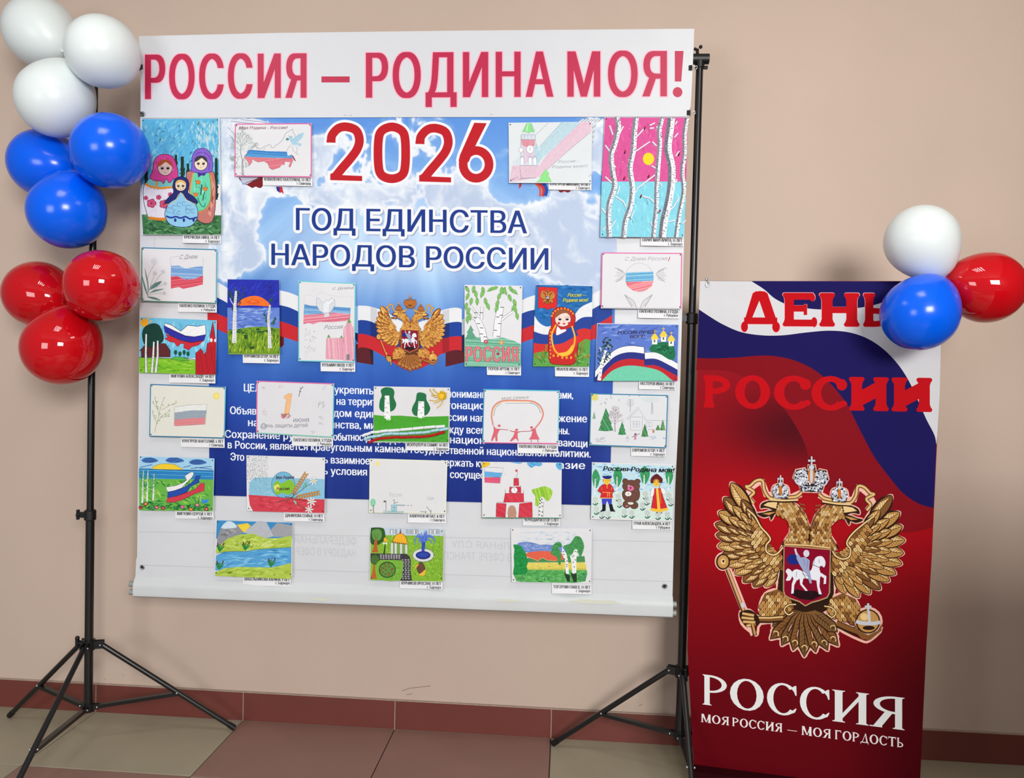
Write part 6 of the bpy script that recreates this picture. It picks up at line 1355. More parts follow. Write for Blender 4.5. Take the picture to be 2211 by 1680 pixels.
drawing('turquoise edged sheet with a red family of three holding hands beneath a rainbow', [(1044, 840), (1208, 843), (1206, 959), (1041, 957)], (4.913, 1030, 820), d_family, bcols=[(60, 180, 206), (120, 200, 214), PK, (40, 150, 200)],
        card=(1117, 960, 1205, 980, 'ПАПЕНКО ПОЛИНА, 3 ГОДА', 'г. Рубцовск'), slip='white name slip under the family beneath the rainbow')

# 17 winter village ----------------------------------------------------
def d_winter(I):
    I.ell(-10 + 0, 195, 40, 50, (214, 204, 110), 16) if False else I.ell(-60, 190, 78, 78, (216, 206, 112), 20)
    def fir(x, y, w, h_, c=(60, 140, 84)):
        P = [(x, y), (x + w * .25, y + h_ * .35), (x + w * .2, y + h_ * .4), (x + w * .42, y + h_ * .7), (x + w * .36, y + h_ * .74), (x + w * .55, y + h_), (x, y + h_ * 1.03), (x - w * .55, y + h_), (x - w * .34, y + h_ * .72), (x - w * .4, y + h_ * .68), (x - w * .2, y + h_ * .38)]
        I.out(P, c, 5, (40, 100, 60)); I.hatch(P, 60, 18, 7, (40, 110, 66), col2=(110, 180, 130))
    fir(190, 430, 310, 510); fir(558, 740, 170, 290); fir(1072, 790, 150, 285, (70, 130, 70)); fir(1480, 690, 110, 240, (86, 130, 50)); fir(1370, 810, 100, 120, (86, 130, 50)); fir(-75, 520, 60, 150, (140, 170, 150))
    bc = (140, 116, 126)
    rr = random.Random(3); I._n(); I.hold = True
    I.line([(400, 970), (395, 800), (400, 600), (400, 380)], 18, bc, w2=6)
    for y0, a, L in ((800, -50, 160), (800, -130, 160), (740, -60, 150), (740, -120, 150), (660, -50, 120), (660, -130, 130), (600, -60, 110), (590, -125, 110), (520, -60, 90), (500, -120, 90)): branches(I, 400, y0, R(a), L * .55, 9, bc, 3, 28, .75, rr)
    I.hold = False
    I.line([(745, 220), (745, 520)], 9, bc); I.lines([[(745, 260 + 34 * j), (745 + sg * (60 + 12 * j if j < 4 else 70), 225 + 34 * j)] for j in range(5) for sg in (-1, 1)], 6, (150, 150, 160))
    I.lines([[(650, 690), (920, 410), (1100, 710)], [(690, 690), (930, 450)], [(750, 640), (750, 930), (1010, 930), (1020, 640)], [(770, 632), (1030, 632)], [(1100, 710), (1570, 715)], [(1130, 920), (1260, 915)], [(810, 735), (960, 735), (955, 860), (810, 860), (810, 735)], [(885, 740), (885, 860)], [(815, 795), (960, 795)], [(1110, 755), (1240, 755), (1240, 850), (1110, 850), (1110, 755)], [(1175, 760), (1175, 850)], [(1220, 580), (1230, 320), (1245, 305), (1265, 570)], [(1240, 320), (1240, 560)]], 7, (150, 156, 168))
    I.poly([(1000, 230), (1060, 170), (1200, 160), (1380, 190), (1400, 260), (1250, 310), (1080, 290)], (208, 216, 218), 4); I.lines([[(20, 380), (150, 290), (280, 180), (400, 130)], [(330, 200), (420, 300)], [(520, 240), (720, 150)], [(380, 140), (480, 200)], [(950, 380), (1200, 370)]], 3, (206, 210, 216))
    I.lines([[(x, y), (x + 5, y + 36)] for x, y in ((80, 320), (188, 310), (160, 290), (205, 215), (310, 190), (300, 140), (483, 235), (722, 135), (950, 135))], 10, (110, 116, 124))
    I.lines([[(x, y), (x + rp(20, 46), y + rp(-26, 26))] for x, y in [(rp(-60, 170), rp(1080, 1210)) for _ in range(26)]], 6, (140, 140, 152))
    I.ring(675, 1155, 34, 32, 5, (160, 176, 186), 12); I.ring(680, 1105, 22, 20, 5, (160, 176, 186), 12); I.lines([[(640, 1110), (720, 1110)], [(670, 1060), (695, 1080)]], 6, GRY)
    I.ell(860, 1030, 26, 30, (110, 80, 92), 12); I.poly([(835, 1040), (885, 1040), (878, 1150), (830, 1150)], (190, 140, 156)); I.lines([[(840, 1060), (780, 1090)], [(880, 1050), (960, 1010)]], 12, (130, 90, 106)); I.poly([(1270, 910), (1300, 965), (1260, 1005), (1245, 950)], (180, 140, 96), 2)
    for cx, cy, r in ((1250, 1110, 90), (1510, 1120, 40)): I.lines([[(cx + rp(-r, r), cy + rp(-r * .6, r * .5)), (cx + rp(-r, r), cy + rp(-r * .6, r * .5))] for _ in range(16)], 6, (170, 190, 216))
drawing('turquoise edged winter village sketch with green firs, bare tree and pencil house', [(1275, 849), (1443, 853), (1439, 968), (1272, 962)], (10.5, 1290, 840), d_winter, border=(24, 120, 160), paper=(226, 229, 234),
        card=(1362, 968, 1438, 986, 'ЕФРЕМОВ ЕГОР, 9 ЛЕТ', 'г. Барнаул'), slip='white name slip under the winter village sketch')

# 18 doves as flag over meadow ---------------------------------------------
def d_doves(I):
    I.poly([(55, 810), (850, 835), (842, 965), (50, 945)], (160, 206, 232)); I.poly([(50, 940), (842, 962), (840, 1060), (50, 1050)], (50, 140, 200)); I.hatch([(50, 945), (842, 965), (840, 1060), (50, 1050)], 2, 14, 6, (30, 110, 180), col2=(100, 180, 220))
    for x, y, w in ((165, 855, 90), (430, 855, 100), (675, 875, 95)): P = [(x - w, y), (x - w * .5, y - 28), (x + w * .4, y - 26), (x + w, y + 6), (x + w * .3, y + 26), (x - w * .6, y + 24)]; I.poly(P, (70, 120, 190), 3); I.hatch(P, -20, 11, 5, (30, 60, 130))
    I.out([(195, 948), (240, 905), (320, 890), (420, 898), (480, 930), (505, 955)], (240, 204, 50), 3, BK, 2); I.lines([[(50, 945), (200, 950), (840, 965)]], 4, (20, 50, 100)); I.lines([[(60, 930), (190, 900)], [(520, 930), (600, 910)], [(600, 940), (820, 920)], [(650, 930), (830, 950)]], 7, (40, 90, 160))
    Gm = [(50, 1050), (840, 1058), (832, 1395), (52, 1385)]; I.poly(Gm, (104, 178, 70)); I.daubs(Gm, 120, 90, 16, [(60, 150, 60), (140, 200, 80), (40, 130, 60), (170, 210, 100)], 20, 50)
    I.daubs([(55, 1280), (200, 1290), (400, 1320), (830, 1300), (828, 1390), (60, 1380)], 80, 60, 14, [(20, 110, 60), (40, 140, 80), (14, 90, 50)], -30, 50)
    for x, y0, y1 in ((85, 960, 1310), (135, 960, 1290), (200, 1000, 1280)): I.line([(x + 10, y0), (x, y1)], 8, (220, 228, 224), w2=20); I.lines([[(x + 6, y), (x + rp(-50, 60), y - 40)] for y in range(y0 + 30, y1 - 60, 28)], 3, (30, 100, 70)); I.daubs([(x - 40, y0 + 10), (x + 50, y0), (x + 50, y0 + 160), (x - 40, y0 + 160)], 30, 24, 8, [(40, 130, 90), (60, 150, 110)], 0, 80)
    w = [(335, 1140), (450, 1120), (520, 1090), (555, 1065), (535, 1020), (590, 985), (620, 975), (632, 1000), (610, 1040), (560, 1090), (500, 1150), (430, 1175), (355, 1190)]; I.out(w, (232, 234, 236), 4, BK)
    b = [(355, 1190), (430, 1178), (510, 1150), (590, 1105), (640, 1060), (650, 1020), (705, 1020), (685, 1060), (690, 1090), (600, 1130), (560, 1190), (460, 1230), (350, 1260)]; I.out(b, (34, 76, 170), 4, (14, 30, 90))
    r = [(350, 1255), (450, 1235), (560, 1195), (650, 1160), (700, 1100), (745, 1095), (740, 1180), (700, 1190), (640, 1210), (520, 1270), (420, 1300), (340, 1300)]; I.out(r, (206, 60, 76), 4, (110, 20, 36))
    I.poly([(705, 1260), (740, 1280), (795, 1260), (770, 1310), (720, 1310)], (50, 140, 220)); I.line([(690, 1235), (680, 1310), (650, 1350)], 8, (20, 110, 60))
    for x, y, c in ((68, 1355, (190, 50, 60)), (120, 1318, (220, 110, 50)), (235, 1355, (210, 90, 130)), (305, 1362, (180, 50, 60)), (508, 1350, (210, 90, 150)), (600, 1375, (224, 120, 40)), (668, 1328, (222, 120, 140)), (765, 1372, (200, 60, 70))): I.ell(x, y, 24, 20, (60, 20, 40), 10); I.ell(x, y, 20, 16, c, 10); I.ell(x, y, 6, 5, (240, 220, 200), 8)
drawing('bright drawing of three doves trailing white, blue and red ribbons over a meadow', [(300, 983), (463, 990), (460, 1104), (300, 1100)], (4.913, 290, 820), d_doves,
        card=(378, 1105, 461, 1121, 'ЖИГУЛИН СЕРГЕЙ, 5 ЛЕТ', 'г. Барнаул'), slip='white name slip under the three doves with ribbons')

# 19 globe with wheat -----------------------------------------------------
def d_wheat(I):
    I.poly([(1220, 1090), (1270, 1040), (1460, 1035), (2018, 1055), (2018, 1270), (1800, 1262), (1500, 1240), (1215, 1220)], (138, 192, 216)); I.poly([(1212, 1220), (1500, 1240), (1800, 1264), (2018, 1270), (2015, 1415), (1260, 1395), (1225, 1330)], (206, 62, 78))
    I.daubs([(1220, 1230), (2010, 1275), (2005, 1405), (1270, 1385)], 50, 90, 18, [(216, 80, 92), (190, 50, 66)], 5, 20); I.daubs([(1230, 1090), (2010, 1065), (2010, 1255), (1230, 1210)], 40, 90, 18, [(150, 200, 222), (126, 182, 208)], 0, 20)
    I._n(); I.hold = True
    for _ in range(420): x, y = rp(1195, 1415), rp(812, 1230 if random.random() < .3 else 1060); I.line([(x, y), (x + rp(-8, 8), y + rp(-6, 6))], 3.5, random.choice(((60, 80, 70), (120, 150, 130), (90, 120, 100))))
    I.hold = False
    I.out(arc_pts(1580, 1115, 125, 138, 0, 360, 28), (112, 180, 214), 4, (70, 90, 110)); I.poly([(1475, 1110), (1520, 1070), (1560, 1100), (1640, 1060), (1690, 1090), (1700, 1150), (1640, 1220), (1570, 1200), (1510, 1220), (1480, 1170)], (130, 190, 50), 3); I.poly([(1480, 1130), (1530, 1110), (1540, 1170), (1500, 1180)], (220, 220, 110), 3)
    I.text('Моя Родина', (1502, 1055), (1690, 1050), 34, (70, 20, 40), slant=.2, smear=(-2, 2)); I.text('Россия', (1508, 1175), (1642, 1170), 34, (70, 20, 40), slant=.2, smear=(-2, 2))
    for (x0, y0), (x1, y1) in (((1690, 1200), (1835, 975)), ((1735, 1245), (1980, 1195))):
        L = math.hypot(x1 - x0, y1 - y0); ax, ay = (x1 - x0) / L, (y1 - y0) / L
        for j in range(9):
            for sg in (-1, 1):
                cx, cy = x0 + ax * L * j / 9 - sg * ay * 13, y0 + ay * L * j / 9 + sg * ax * 13; I.ell(cx, cy, 19, 10, (110, 66, 30), 8, math.atan2(ay, ax) + sg * .5); I.ell(cx, cy, 15, 7, (224, 156, 70), 8, math.atan2(ay, ax) + sg * .5)
    for a in ([(1500, 1300), (1660, 1250), (1840, 1120)], [(1600, 1240), (1680, 1250), (1740, 1240)], [(1600, 1300), (1670, 1250), (1700, 1190)], [(1670, 1250), (1740, 1330), (1840, 1370)], [(1690, 1260), (1820, 1285)]): I.line(a, 5, (30, 60, 50), sm=3)
    for x, y, s_ in ((1900, 1072, 52), (1880, 1292, 56), (1855, 1375, 50)):
        for j in range(7): a = j * .9; P = [(x, y), (x + s_ * .6 * math.cos(a - .25), y + s_ * .6 * math.sin(a - .25)), (x + s_ * math.cos(a), y + s_ * math.sin(a)), (x + s_ * .6 * math.cos(a + .25), y + s_ * .6 * math.sin(a + .25))]; I.out(P, (236, 238, 240), 2.5, (130, 140, 150), 2)
        I.ell(x, y, 10, 9, (236, 206, 80), 10)
    I.out([(1790, 1150), (1810, 1100), (1825, 1095), (1815, 1140)], (120, 190, 160), 3, (40, 90, 70), 2); I.out([(1690, 1270), (1720, 1300), (1720, 1330), (1695, 1300)], (150, 200, 180), 3, (40, 90, 70), 2)
drawing('drawing of a globe with golden wheat ears and daisies on blue and red bands', [(532, 983), (702, 988), (700, 1109), (533, 1103)], (4.913, 290, 820), d_wheat,
        card=(612, 1109, 700, 1127, 'ДАНИЛОВА СОФЬЯ, 13 ЛЕТ', 'г. Славгород'), slip='white name slip under the globe and wheat drawing')
# 20 faint pencil sheet --------------------------------------------------
def d_pencil(I):
    I.ell(568, 892, 18, 24, (236, 220, 120), 12); I.lines([[(568 + 26 * math.cos(a), 892 + 30 * math.sin(a)), (568 + 50 * math.cos(a), 892 + 56 * math.sin(a))] for a in [j * .7 for j in range(9)]], 3, (232, 226, 170))
    P = [(490, 1300), (500, 1265), (530, 1265), (548, 1300), (530, 1345), (500, 1340)]; I.poly(P, (150, 214, 184), 3); I.hatch(P, 60, 7, 3, (110, 190, 150)); I.line([(520, 1330), (524, 1412)], 8, (130, 100, 90))
    c = (84, 150, 164); I.rect(712, 1328, 768, 1392, (150, 200, 210)); I.lines([[(712, 1328), (768, 1328), (768, 1392), (712, 1392), (712, 1328)], [(625, 1390), (845, 1402)], [(630, 1412), (840, 1416)]], 4, c); I.line([(768, 1330), (860, 1333)], 10, (130, 160, 170))
    for j in range(10): I.ring(635 + 22 * j, 1405, 8, 7, 3, c, 8)
    I.lines([[(655, 1385), (655, 1290)], [(740, 1310), (760, 1305), (785, 1300)], [(745, 1290), (740, 1320)], [(1085, 1345), (1130, 1400)], [(1020, 1398), (1080, 1405)], [(1135, 1380), (1130, 1425)], [(1078, 1390), (1074, 1420)]], 5, (100, 100, 110)); I.rect(630, 1282, 658, 1300, (110, 90, 96)); I.ring(740, 1278, 10, 8, 4, GRY, 8)
    for x in (890, 925): I.ell(x, 1334, 8, 5, (120, 124, 130), 8)
    I.lines([[(730, 1350), (750, 1360)], [(730, 1362), (748, 1352)]], 4, (200, 90, 90)); I.text('Россия', (690, 1240), (822, 1240), 42, (186, 186, 196), slant=.1); I.text('США', (1092, 1275), (1165, 1272), 30, (160, 164, 172))
drawing('mostly blank cream edged sheet with small pencil figures along its foot', [(798, 990), (966, 995), (963, 1109), (797, 1107)], (4.913, 700, 820), d_pencil, border=(226, 230, 206), paper=(229, 230, 233),
        card=(880, 1110, 963, 1130, 'ХАВКУНОВ ИГНАТ, 8 ЛЕТ', 'г. Славгород'), slip='white name slip under the mostly blank pencil sheet')

# 21 red fortress tower and tree --------------------------------------------
def d_fort(I):
    I.poly([(50, 885), (60, 872), (140, 878), (135, 905), (95, 925), (50, 940)], (236, 204, 50)); I.hatch([(50, 885), (60, 872), (140, 878), (135, 905), (50, 940)], -20, 9, 5, (220, 180, 40))
    for P in ([(530, 878), (690, 880), (670, 920), (620, 912), (580, 935), (550, 915)], [(835, 890), (895, 880), (892, 960), (850, 940)], [(350, 875), (480, 878), (450, 892)]): I.poly(P, (110, 184, 226), 2); I.hatch(P, 30, 9, 5, (70, 150, 210))
    I.lines([[(78, 925), (278, 935), (245, 1100), (80, 1090), (78, 925)], [(78, 975), (270, 990)], [(78, 1035), (250, 1035)]], 3, (90, 90, 120)); b = [(78, 972), (268, 990), (250, 1035), (78, 1030)]; I.poly(b, (110, 180, 226)); I.hatch(b, 3, 8, 4, (70, 150, 210)); r = [(80, 1035), (250, 1037), (243, 1098), (82, 1090)]; I.poly(r, (224, 110, 140)); I.hatch(r, 3, 8, 4, (210, 60, 100))
    RR = (206, 44, 64)
    for P in ([(390, 1045), (440, 1045), (445, 1125), (388, 1125)], [(345, 1140), (465, 1135), (468, 1200), (340, 1200)], [(298, 1205), (495, 1205), (498, 1300), (280, 1300)], [(205, 1310), (310, 1315), (300, 1460), (200, 1455)], [(450, 1315), (585, 1300), (588, 1460), (438, 1460)]): I.poly(P, (216, 74, 92)); I.hatch(P, rp(-20, 80), 9, 6, RR, col2=(190, 30, 52)); I.line(P + [P[0]], 3, (120, 20, 40))
    I.ell(395, 1172, 34, 32, (236, 238, 240), 16); I.ring(395, 1172, 34, 32, 3, GRY, 16); I.lines([[(395, 1150), (395, 1175), (410, 1180)]], 3, BK); I.lines([[(298, 1205), (300, 1160)], [(495, 1205), (492, 1170)], [(350, 1140), (352, 1125)], [(462, 1135), (464, 1120)], [(410, 1045), (425, 1010), (432, 985)]], 3, (100, 40, 60))
    I.lines([[(210 + 16 * j, 1310), (216 + 16 * j, 1292), (222 + 16 * j, 1310)] for j in range(6)] + [[(500 + 16 * j, 1306), (506 + 16 * j, 1288), (512 + 16 * j, 1304)] for j in range(5)], 3, (160, 60, 80))
    I.poly([(418, 945), (424, 958), (436, 958), (427, 968), (430, 982), (418, 974), (407, 982), (410, 968), (401, 958), (413, 958)], (206, 40, 56))
    I.out([(332, 1460), (335, 1360), (370, 1335), (405, 1360), (412, 1460)], (196, 150, 126), 3, (90, 50, 40), 2) ; I.hatch([(338, 1455), (342, 1365), (370, 1345), (400, 1365), (406, 1455)], 88, 9, 3, (150, 100, 84))
    P = [(582, 1165), (640, 1150), (720, 1128), (790, 1165), (800, 1200), (780, 1260), (740, 1290), (700, 1240), (670, 1260), (650, 1340), (615, 1325), (620, 1240), (590, 1200)]; I.poly(P, (150, 200, 60), 2); I.hatch(P, 75, 11, 6, (110, 176, 40), col2=(180, 216, 90)); I.poly([(650, 1460), (655, 1320), (690, 1260), (705, 1280), (700, 1460)], (226, 228, 226)); I.lines([[(650, 1460), (655, 1320)], [(700, 1460), (705, 1290)]], 3, GRY); I.lines([[(x, y), (x + 14, y + 6)] for x, y in ((665, 1280), (680, 1300), (660, 1350), (685, 1340), (655, 1390), (685, 1400), (655, 1430), (682, 1440), (680, 1265), (660, 1310))], 10, BK)
    I.line([(52, 1466), (895, 1468)], 7, (40, 130, 90)); I.lines([[(280, 990), (310, 1010)], [(100, 1130), (110, 1145)], [(140, 1130), (145, 1145)], [(190, 890), (210, 880)]], 2.5, LG)
drawing('sheet with a red crayon fortress tower, small flag and a lime green tree', [(1041, 997), (1213, 999), (1212, 1118), (1041, 1117)], (4.913, 1030, 820), d_fort,
        card=(1128, 1118, 1209, 1136, 'ЧЕРНОДАРОВ ЕГОР, 5 ЛЕТ', 'г. Барнаул'), slip='white name slip under the red fortress tower')

# 22 folk costume couple with bear ------------------------------------------
def d_folk(I):
    I.poly([(130, 100), (1870, 160), (1850, 720), (600, 720), (120, 800)], (190, 220, 232)); I.poly([(120, 800), (600, 720), (1850, 700), (1840, 1330), (110, 1240)], (206, 226, 220))
    I.daubs([(140, 110), (1860, 170), (1840, 680), (140, 760)], 110, 150, 20, [(120, 180, 220), (150, 200, 228), (90, 160, 210), (214, 232, 238)], 0, 14)
    for x, y, w, h_ in ((215, 430, 80, 200), (680, 390, 90, 210), (1260, 350, 100, 190), (1780, 380, 80, 180)):
        I.poly([(x, y - h_), (x + w, y - h_ * .3), (x + w * .9, y + h_ * .3), (x + w * .2, y + h_), (x - w * .5, y + h_ * .9), (x - w, y), (x - w * .8, y - h_ * .6)], (50, 150, 90), 3); I.daubs([(x - w * .7, y - h_ * .5), (x + w * .6, y - h_ * .6), (x + w * .6, y + h_ * .4), (x - w * .4, y + h_ * .7)], 26, 40, 14, [(30, 120, 70), (80, 180, 120)], 60, 50)
        I.line([(x - 15, y), (x - 20, y + h_ * 1.7)], 22, (232, 236, 234), w2=36); I.lines([[(x - 22 + rp(-10, 10), y + 24 * j), (x - 8 + rp(-6, 8), y + 24 * j)] for j in range(14)], 6, BK)
    for j, (x, y) in enumerate(((200, 880), (225, 1080), (340, 1165), (470, 1172), (690, 800), (720, 930), (820, 1140), (980, 1160), (1270, 760), (1300, 880), (1210, 990), (1310, 1160), (1540, 1190), (1770, 780), (1810, 900), (1740, 1190))):
        for a in range(8): I.ring(x + 34 * math.cos(a * .785), y + 40 * math.sin(a * .785), 17, 15, 5, (130, 136, 140), 8); I.ell(x + 34 * math.cos(a * .785), y + 40 * math.sin(a * .785), 13, 12, (236, 238, 238), 8)
        I.line([(x + 10, y + 60), (x + 12, y + 120)], 12, (10, 80, 60)); I.line([(x - 50, y + 80), (x, y + 115), (x + 60, y + 70)], 20, (10, 84, 62), sm=3)
    # man
    I.poly([(335, 855), (555, 855), (550, 985), (490, 985), (450, 900), (425, 985), (350, 985)], (60, 64, 190)); I.poly([(350, 980), (425, 980), (420, 1120), (300, 1140), (350, 1080)], (12, 14, 30)); I.poly([(490, 980), (562, 975), (590, 1080), (635, 1135), (520, 1130)], (12, 14, 30))
    I.out([(350, 560), (430, 540), (520, 545), (580, 620), (605, 700), (560, 750), (575, 845), (300, 845), (330, 745), (248, 690), (290, 620)], (206, 36, 46), 7, (60, 14, 30)); I.lines([[(330, 620), (345, 680)], [(560, 620), (530, 680)], [(350, 720), (560, 730)], [(450, 560), (452, 640)], [(305, 840), (575, 845)], [(470, 730), (460, 815)], [(500, 735), (510, 815)]], 12, (240, 180, 60)); I.line([(330, 620), (345, 700), (330, 720)], 6, (70, 14, 26)); I.line([(545, 630), (520, 700), (560, 745)], 6, (70, 14, 26))
    I.ell(445, 480, 76, 66, (236, 194, 60), 20); I.rect(420, 530, 480, 560, (236, 194, 60)); I.poly([(360, 380), (545, 380), (520, 430), (450, 440), (390, 425)], (30, 34, 120), 2); I.line([(355, 385), (550, 385)], 26, (24, 28, 100))
    for x in (420, 478): I.ell(x, 468, 10, 7, BK, 8)
    I.ell(450, 505, 12, 7, (190, 40, 40), 8); I.line([(375, 440), (370, 500)], 16, (190, 130, 50)); I.line([(520, 440), (525, 490)], 16, (190, 130, 50))
    # bear with a daisy
    br = (104, 66, 54); bd = (66, 38, 32)
    for x, y, rx, ry in ((840, 485, 58, 55), (1100, 490, 58, 52), (965, 590, 185, 130), (960, 780, 180, 160), (870, 980, 80, 80), (1030, 1000, 85, 75), (1080, 760, 70, 140), (850, 760, 75, 90)): I.ell(x, y, rx + 5, ry + 5, bd, 22)
    for x, y, rx, ry in ((840, 485, 52, 48), (1100, 490, 52, 46), (965, 590, 180, 125), (960, 780, 175, 155), (870, 980, 74, 74), (1030, 1000, 80, 70), (1080, 760, 64, 134), (850, 760, 68, 84)): I.ell(x, y, rx, ry, br, 22)
    I.daubs([(830, 520), (1110, 520), (1120, 900), (1040, 1040), (850, 1020), (800, 800)], 120, 30, 8, [(140, 100, 84), (84, 50, 42)], 60, 60)
    I.ell(955, 635, 68, 58, (224, 110, 160), 18); I.poly([(925, 615), (985, 615), (955, 655)], (60, 14, 30)); I.line([(955, 655), (925, 680)], 6, (120, 30, 60)); I.ell(910, 580, 16, 16, (236, 236, 240), 10); I.ell(912, 582, 8, 8, BK, 8); I.ell(1010, 575, 10, 9, BK, 8)
    I.poly([(890, 940), (1000, 935), (1010, 975), (930, 985)], (214, 226, 214), 2); I.ell(870, 1015, 28, 24, (190, 110, 120), 12)
    for a in range(10): I.ell(905 + 46 * math.cos(a * .63), 755 + 36 * math.sin(a * .63), 24, 17, (236, 238, 240), 10)
    I.ell(905, 755, 20, 16, (240, 214, 110), 10); I.line([(905, 800), (900, 870)], 10, (20, 70, 50))
    # woman
    I.out([(1450, 640), (1600, 640), (1640, 800), (1750, 1100), (1560, 1140), (1385, 1105), (1430, 850)], (206, 34, 44), 7, (70, 10, 24)); I.poly([(1385, 1055), (1560, 1085), (1740, 1050), (1755, 1105), (1560, 1150), (1378, 1110)], (238, 190, 60)); I.poly([(1495, 640), (1545, 640), (1590, 1100), (1530, 1120)], (240, 196, 70)); I.line([(1580, 670), (1600, 960)], 14, (226, 120, 40))
    I.out([(1430, 600), (1460, 640), (1450, 760), (1420, 820), (1370, 820), (1385, 700)], (232, 234, 236), 5, GRY, 2); I.out([(1600, 620), (1680, 650), (1710, 720), (1660, 775), (1620, 730)], (232, 234, 236), 5, GRY, 2)
    I.out([(1385, 520), (1390, 430), (1440, 370), (1515, 330), (1580, 380), (1635, 440), (1620, 520), (1570, 510), (1500, 430), (1440, 520)], (96, 20, 30), 6, (40, 8, 16), 2); I.ell(1502, 520, 66, 82, (236, 196, 60), 20); I.line([(1440, 520), (1500, 445), (1565, 520)], 14, (150, 70, 40), sm=4)
    for x in (1475, 1530): I.ell(x, 505, 12, 8, (40, 60, 40), 8)
    I.ell(1508, 550, 14, 8, (180, 30, 40), 8); I.line([(1575, 560), (1560, 640)], 16, (190, 110, 60)); I.ell(1520, 1155, 20, 10, BK, 8); I.ell(1610, 1160, 20, 10, BK, 8)
    I.text('Россия-Родина моя!', (370, 262), (1870, 300), 100, (14, 16, 22), slant=.25, smear=(-6, -3, 0, 3, 6))
drawing('drawing of a couple in folk costume with a brown bear holding a daisy', [(1278, 998), (1456, 1003), (1452, 1126), (1276, 1121)], (9.88, 1265, 990), d_folk,
        card=(1365, 1126, 1450, 1144, 'ГРАФ АЛЕКСАНДРА, 8 ЛЕТ', 'г. Рубцовск'), slip='white name slip under the folk costume couple')

# 23 mountains and lake --------------------------------------------------
def d_lake(I):
    Q = [(718, 85), (1310, 105), (1300, 545), (705, 520)]; I.poly([(718, 85), (1310, 105), (1308, 230), (712, 230)], (60, 140, 196)); 
    I.poly([(720, 230), (750, 145), (800, 92), (870, 120), (930, 180), (800, 230), (718, 305)], (142, 144, 150)); I.poly([(750, 145), (800, 92), (850, 105), (875, 140), (810, 150)], (206, 222, 232), 2); I.poly([(930, 180), (1040, 90), (1105, 98), (1165, 210), (1100, 225), (1000, 205)], (182, 186, 194)); I.poly([(1140, 160), (1190, 105), (1308, 125), (1306, 215), (1170, 215)], (158, 160, 166)); I.poly([(875, 120), (960, 108), (985, 130), (930, 182)], (236, 206, 60))
    I.daubs([(725, 200), (800, 150), (920, 175), (800, 230)], 30, 60, 12, [(120, 122, 128), (166, 166, 172)], 30, 40)
    Gm = [(712, 310), (800, 230), (900, 195), (1000, 190), (1100, 225), (1200, 225), (1306, 205), (1302, 300), (1050, 310), (940, 328), (710, 340)]; I.poly(Gm, (176, 200, 80)); I.daubs(Gm, 70, 70, 16, [(196, 214, 100), (160, 186, 60), (206, 220, 130)], -10, 30)
    Wt = [(712, 360), (780, 330), (940, 328), (1050, 312), (1302, 296), (1302, 425), (1150, 455), (900, 450), (780, 470), (706, 480)]; I.poly(Wt, (84, 160, 212)); I.daubs(Wt, 70, 90, 14, [(110, 184, 226), (64, 140, 200), (130, 194, 230)], -4, 10)
    Gb = [(705, 490), (780, 460), (900, 450), (1150, 455), (1302, 420), (1300, 545), (705, 520)]; I.poly(Gb, (174, 198, 76)); I.daubs(Gb, 50, 80, 16, [(190, 210, 96), (150, 180, 60)], -4, 20); I.line([(712, 345), (830, 328), (940, 328), (1050, 312), (1302, 296)], 4, (90, 120, 50), sm=3)
    for x, y in ((740, 330), (940, 320), (735, 470), (1140, 450)): I.lines([[(x, y), (x + d, y - 60 + abs(d) * .5)] for d in (-24, -10, 4, 22, 36)], 9, (40, 130, 60)); I.lines([[(x - 12, y - 40), (x - 16, y - 66)], [(x + 26, y - 46), (x + 36, y - 68)]], 9, (96, 50, 50))
drawing('painting of grey mountains, yellow sun and a blue lake with cattails', [(466, 1123), (632, 1129), (630, 1245), (463, 1242)], (3.6246, 270, 1100), d_lake,
        card=(524, 1246, 628, 1266, 'ШАБЕЛЬНИКОВА КАРИНА, 9 ЛЕТ', 'г. Барнаул'), slip='white name slip under the mountain lake painting')

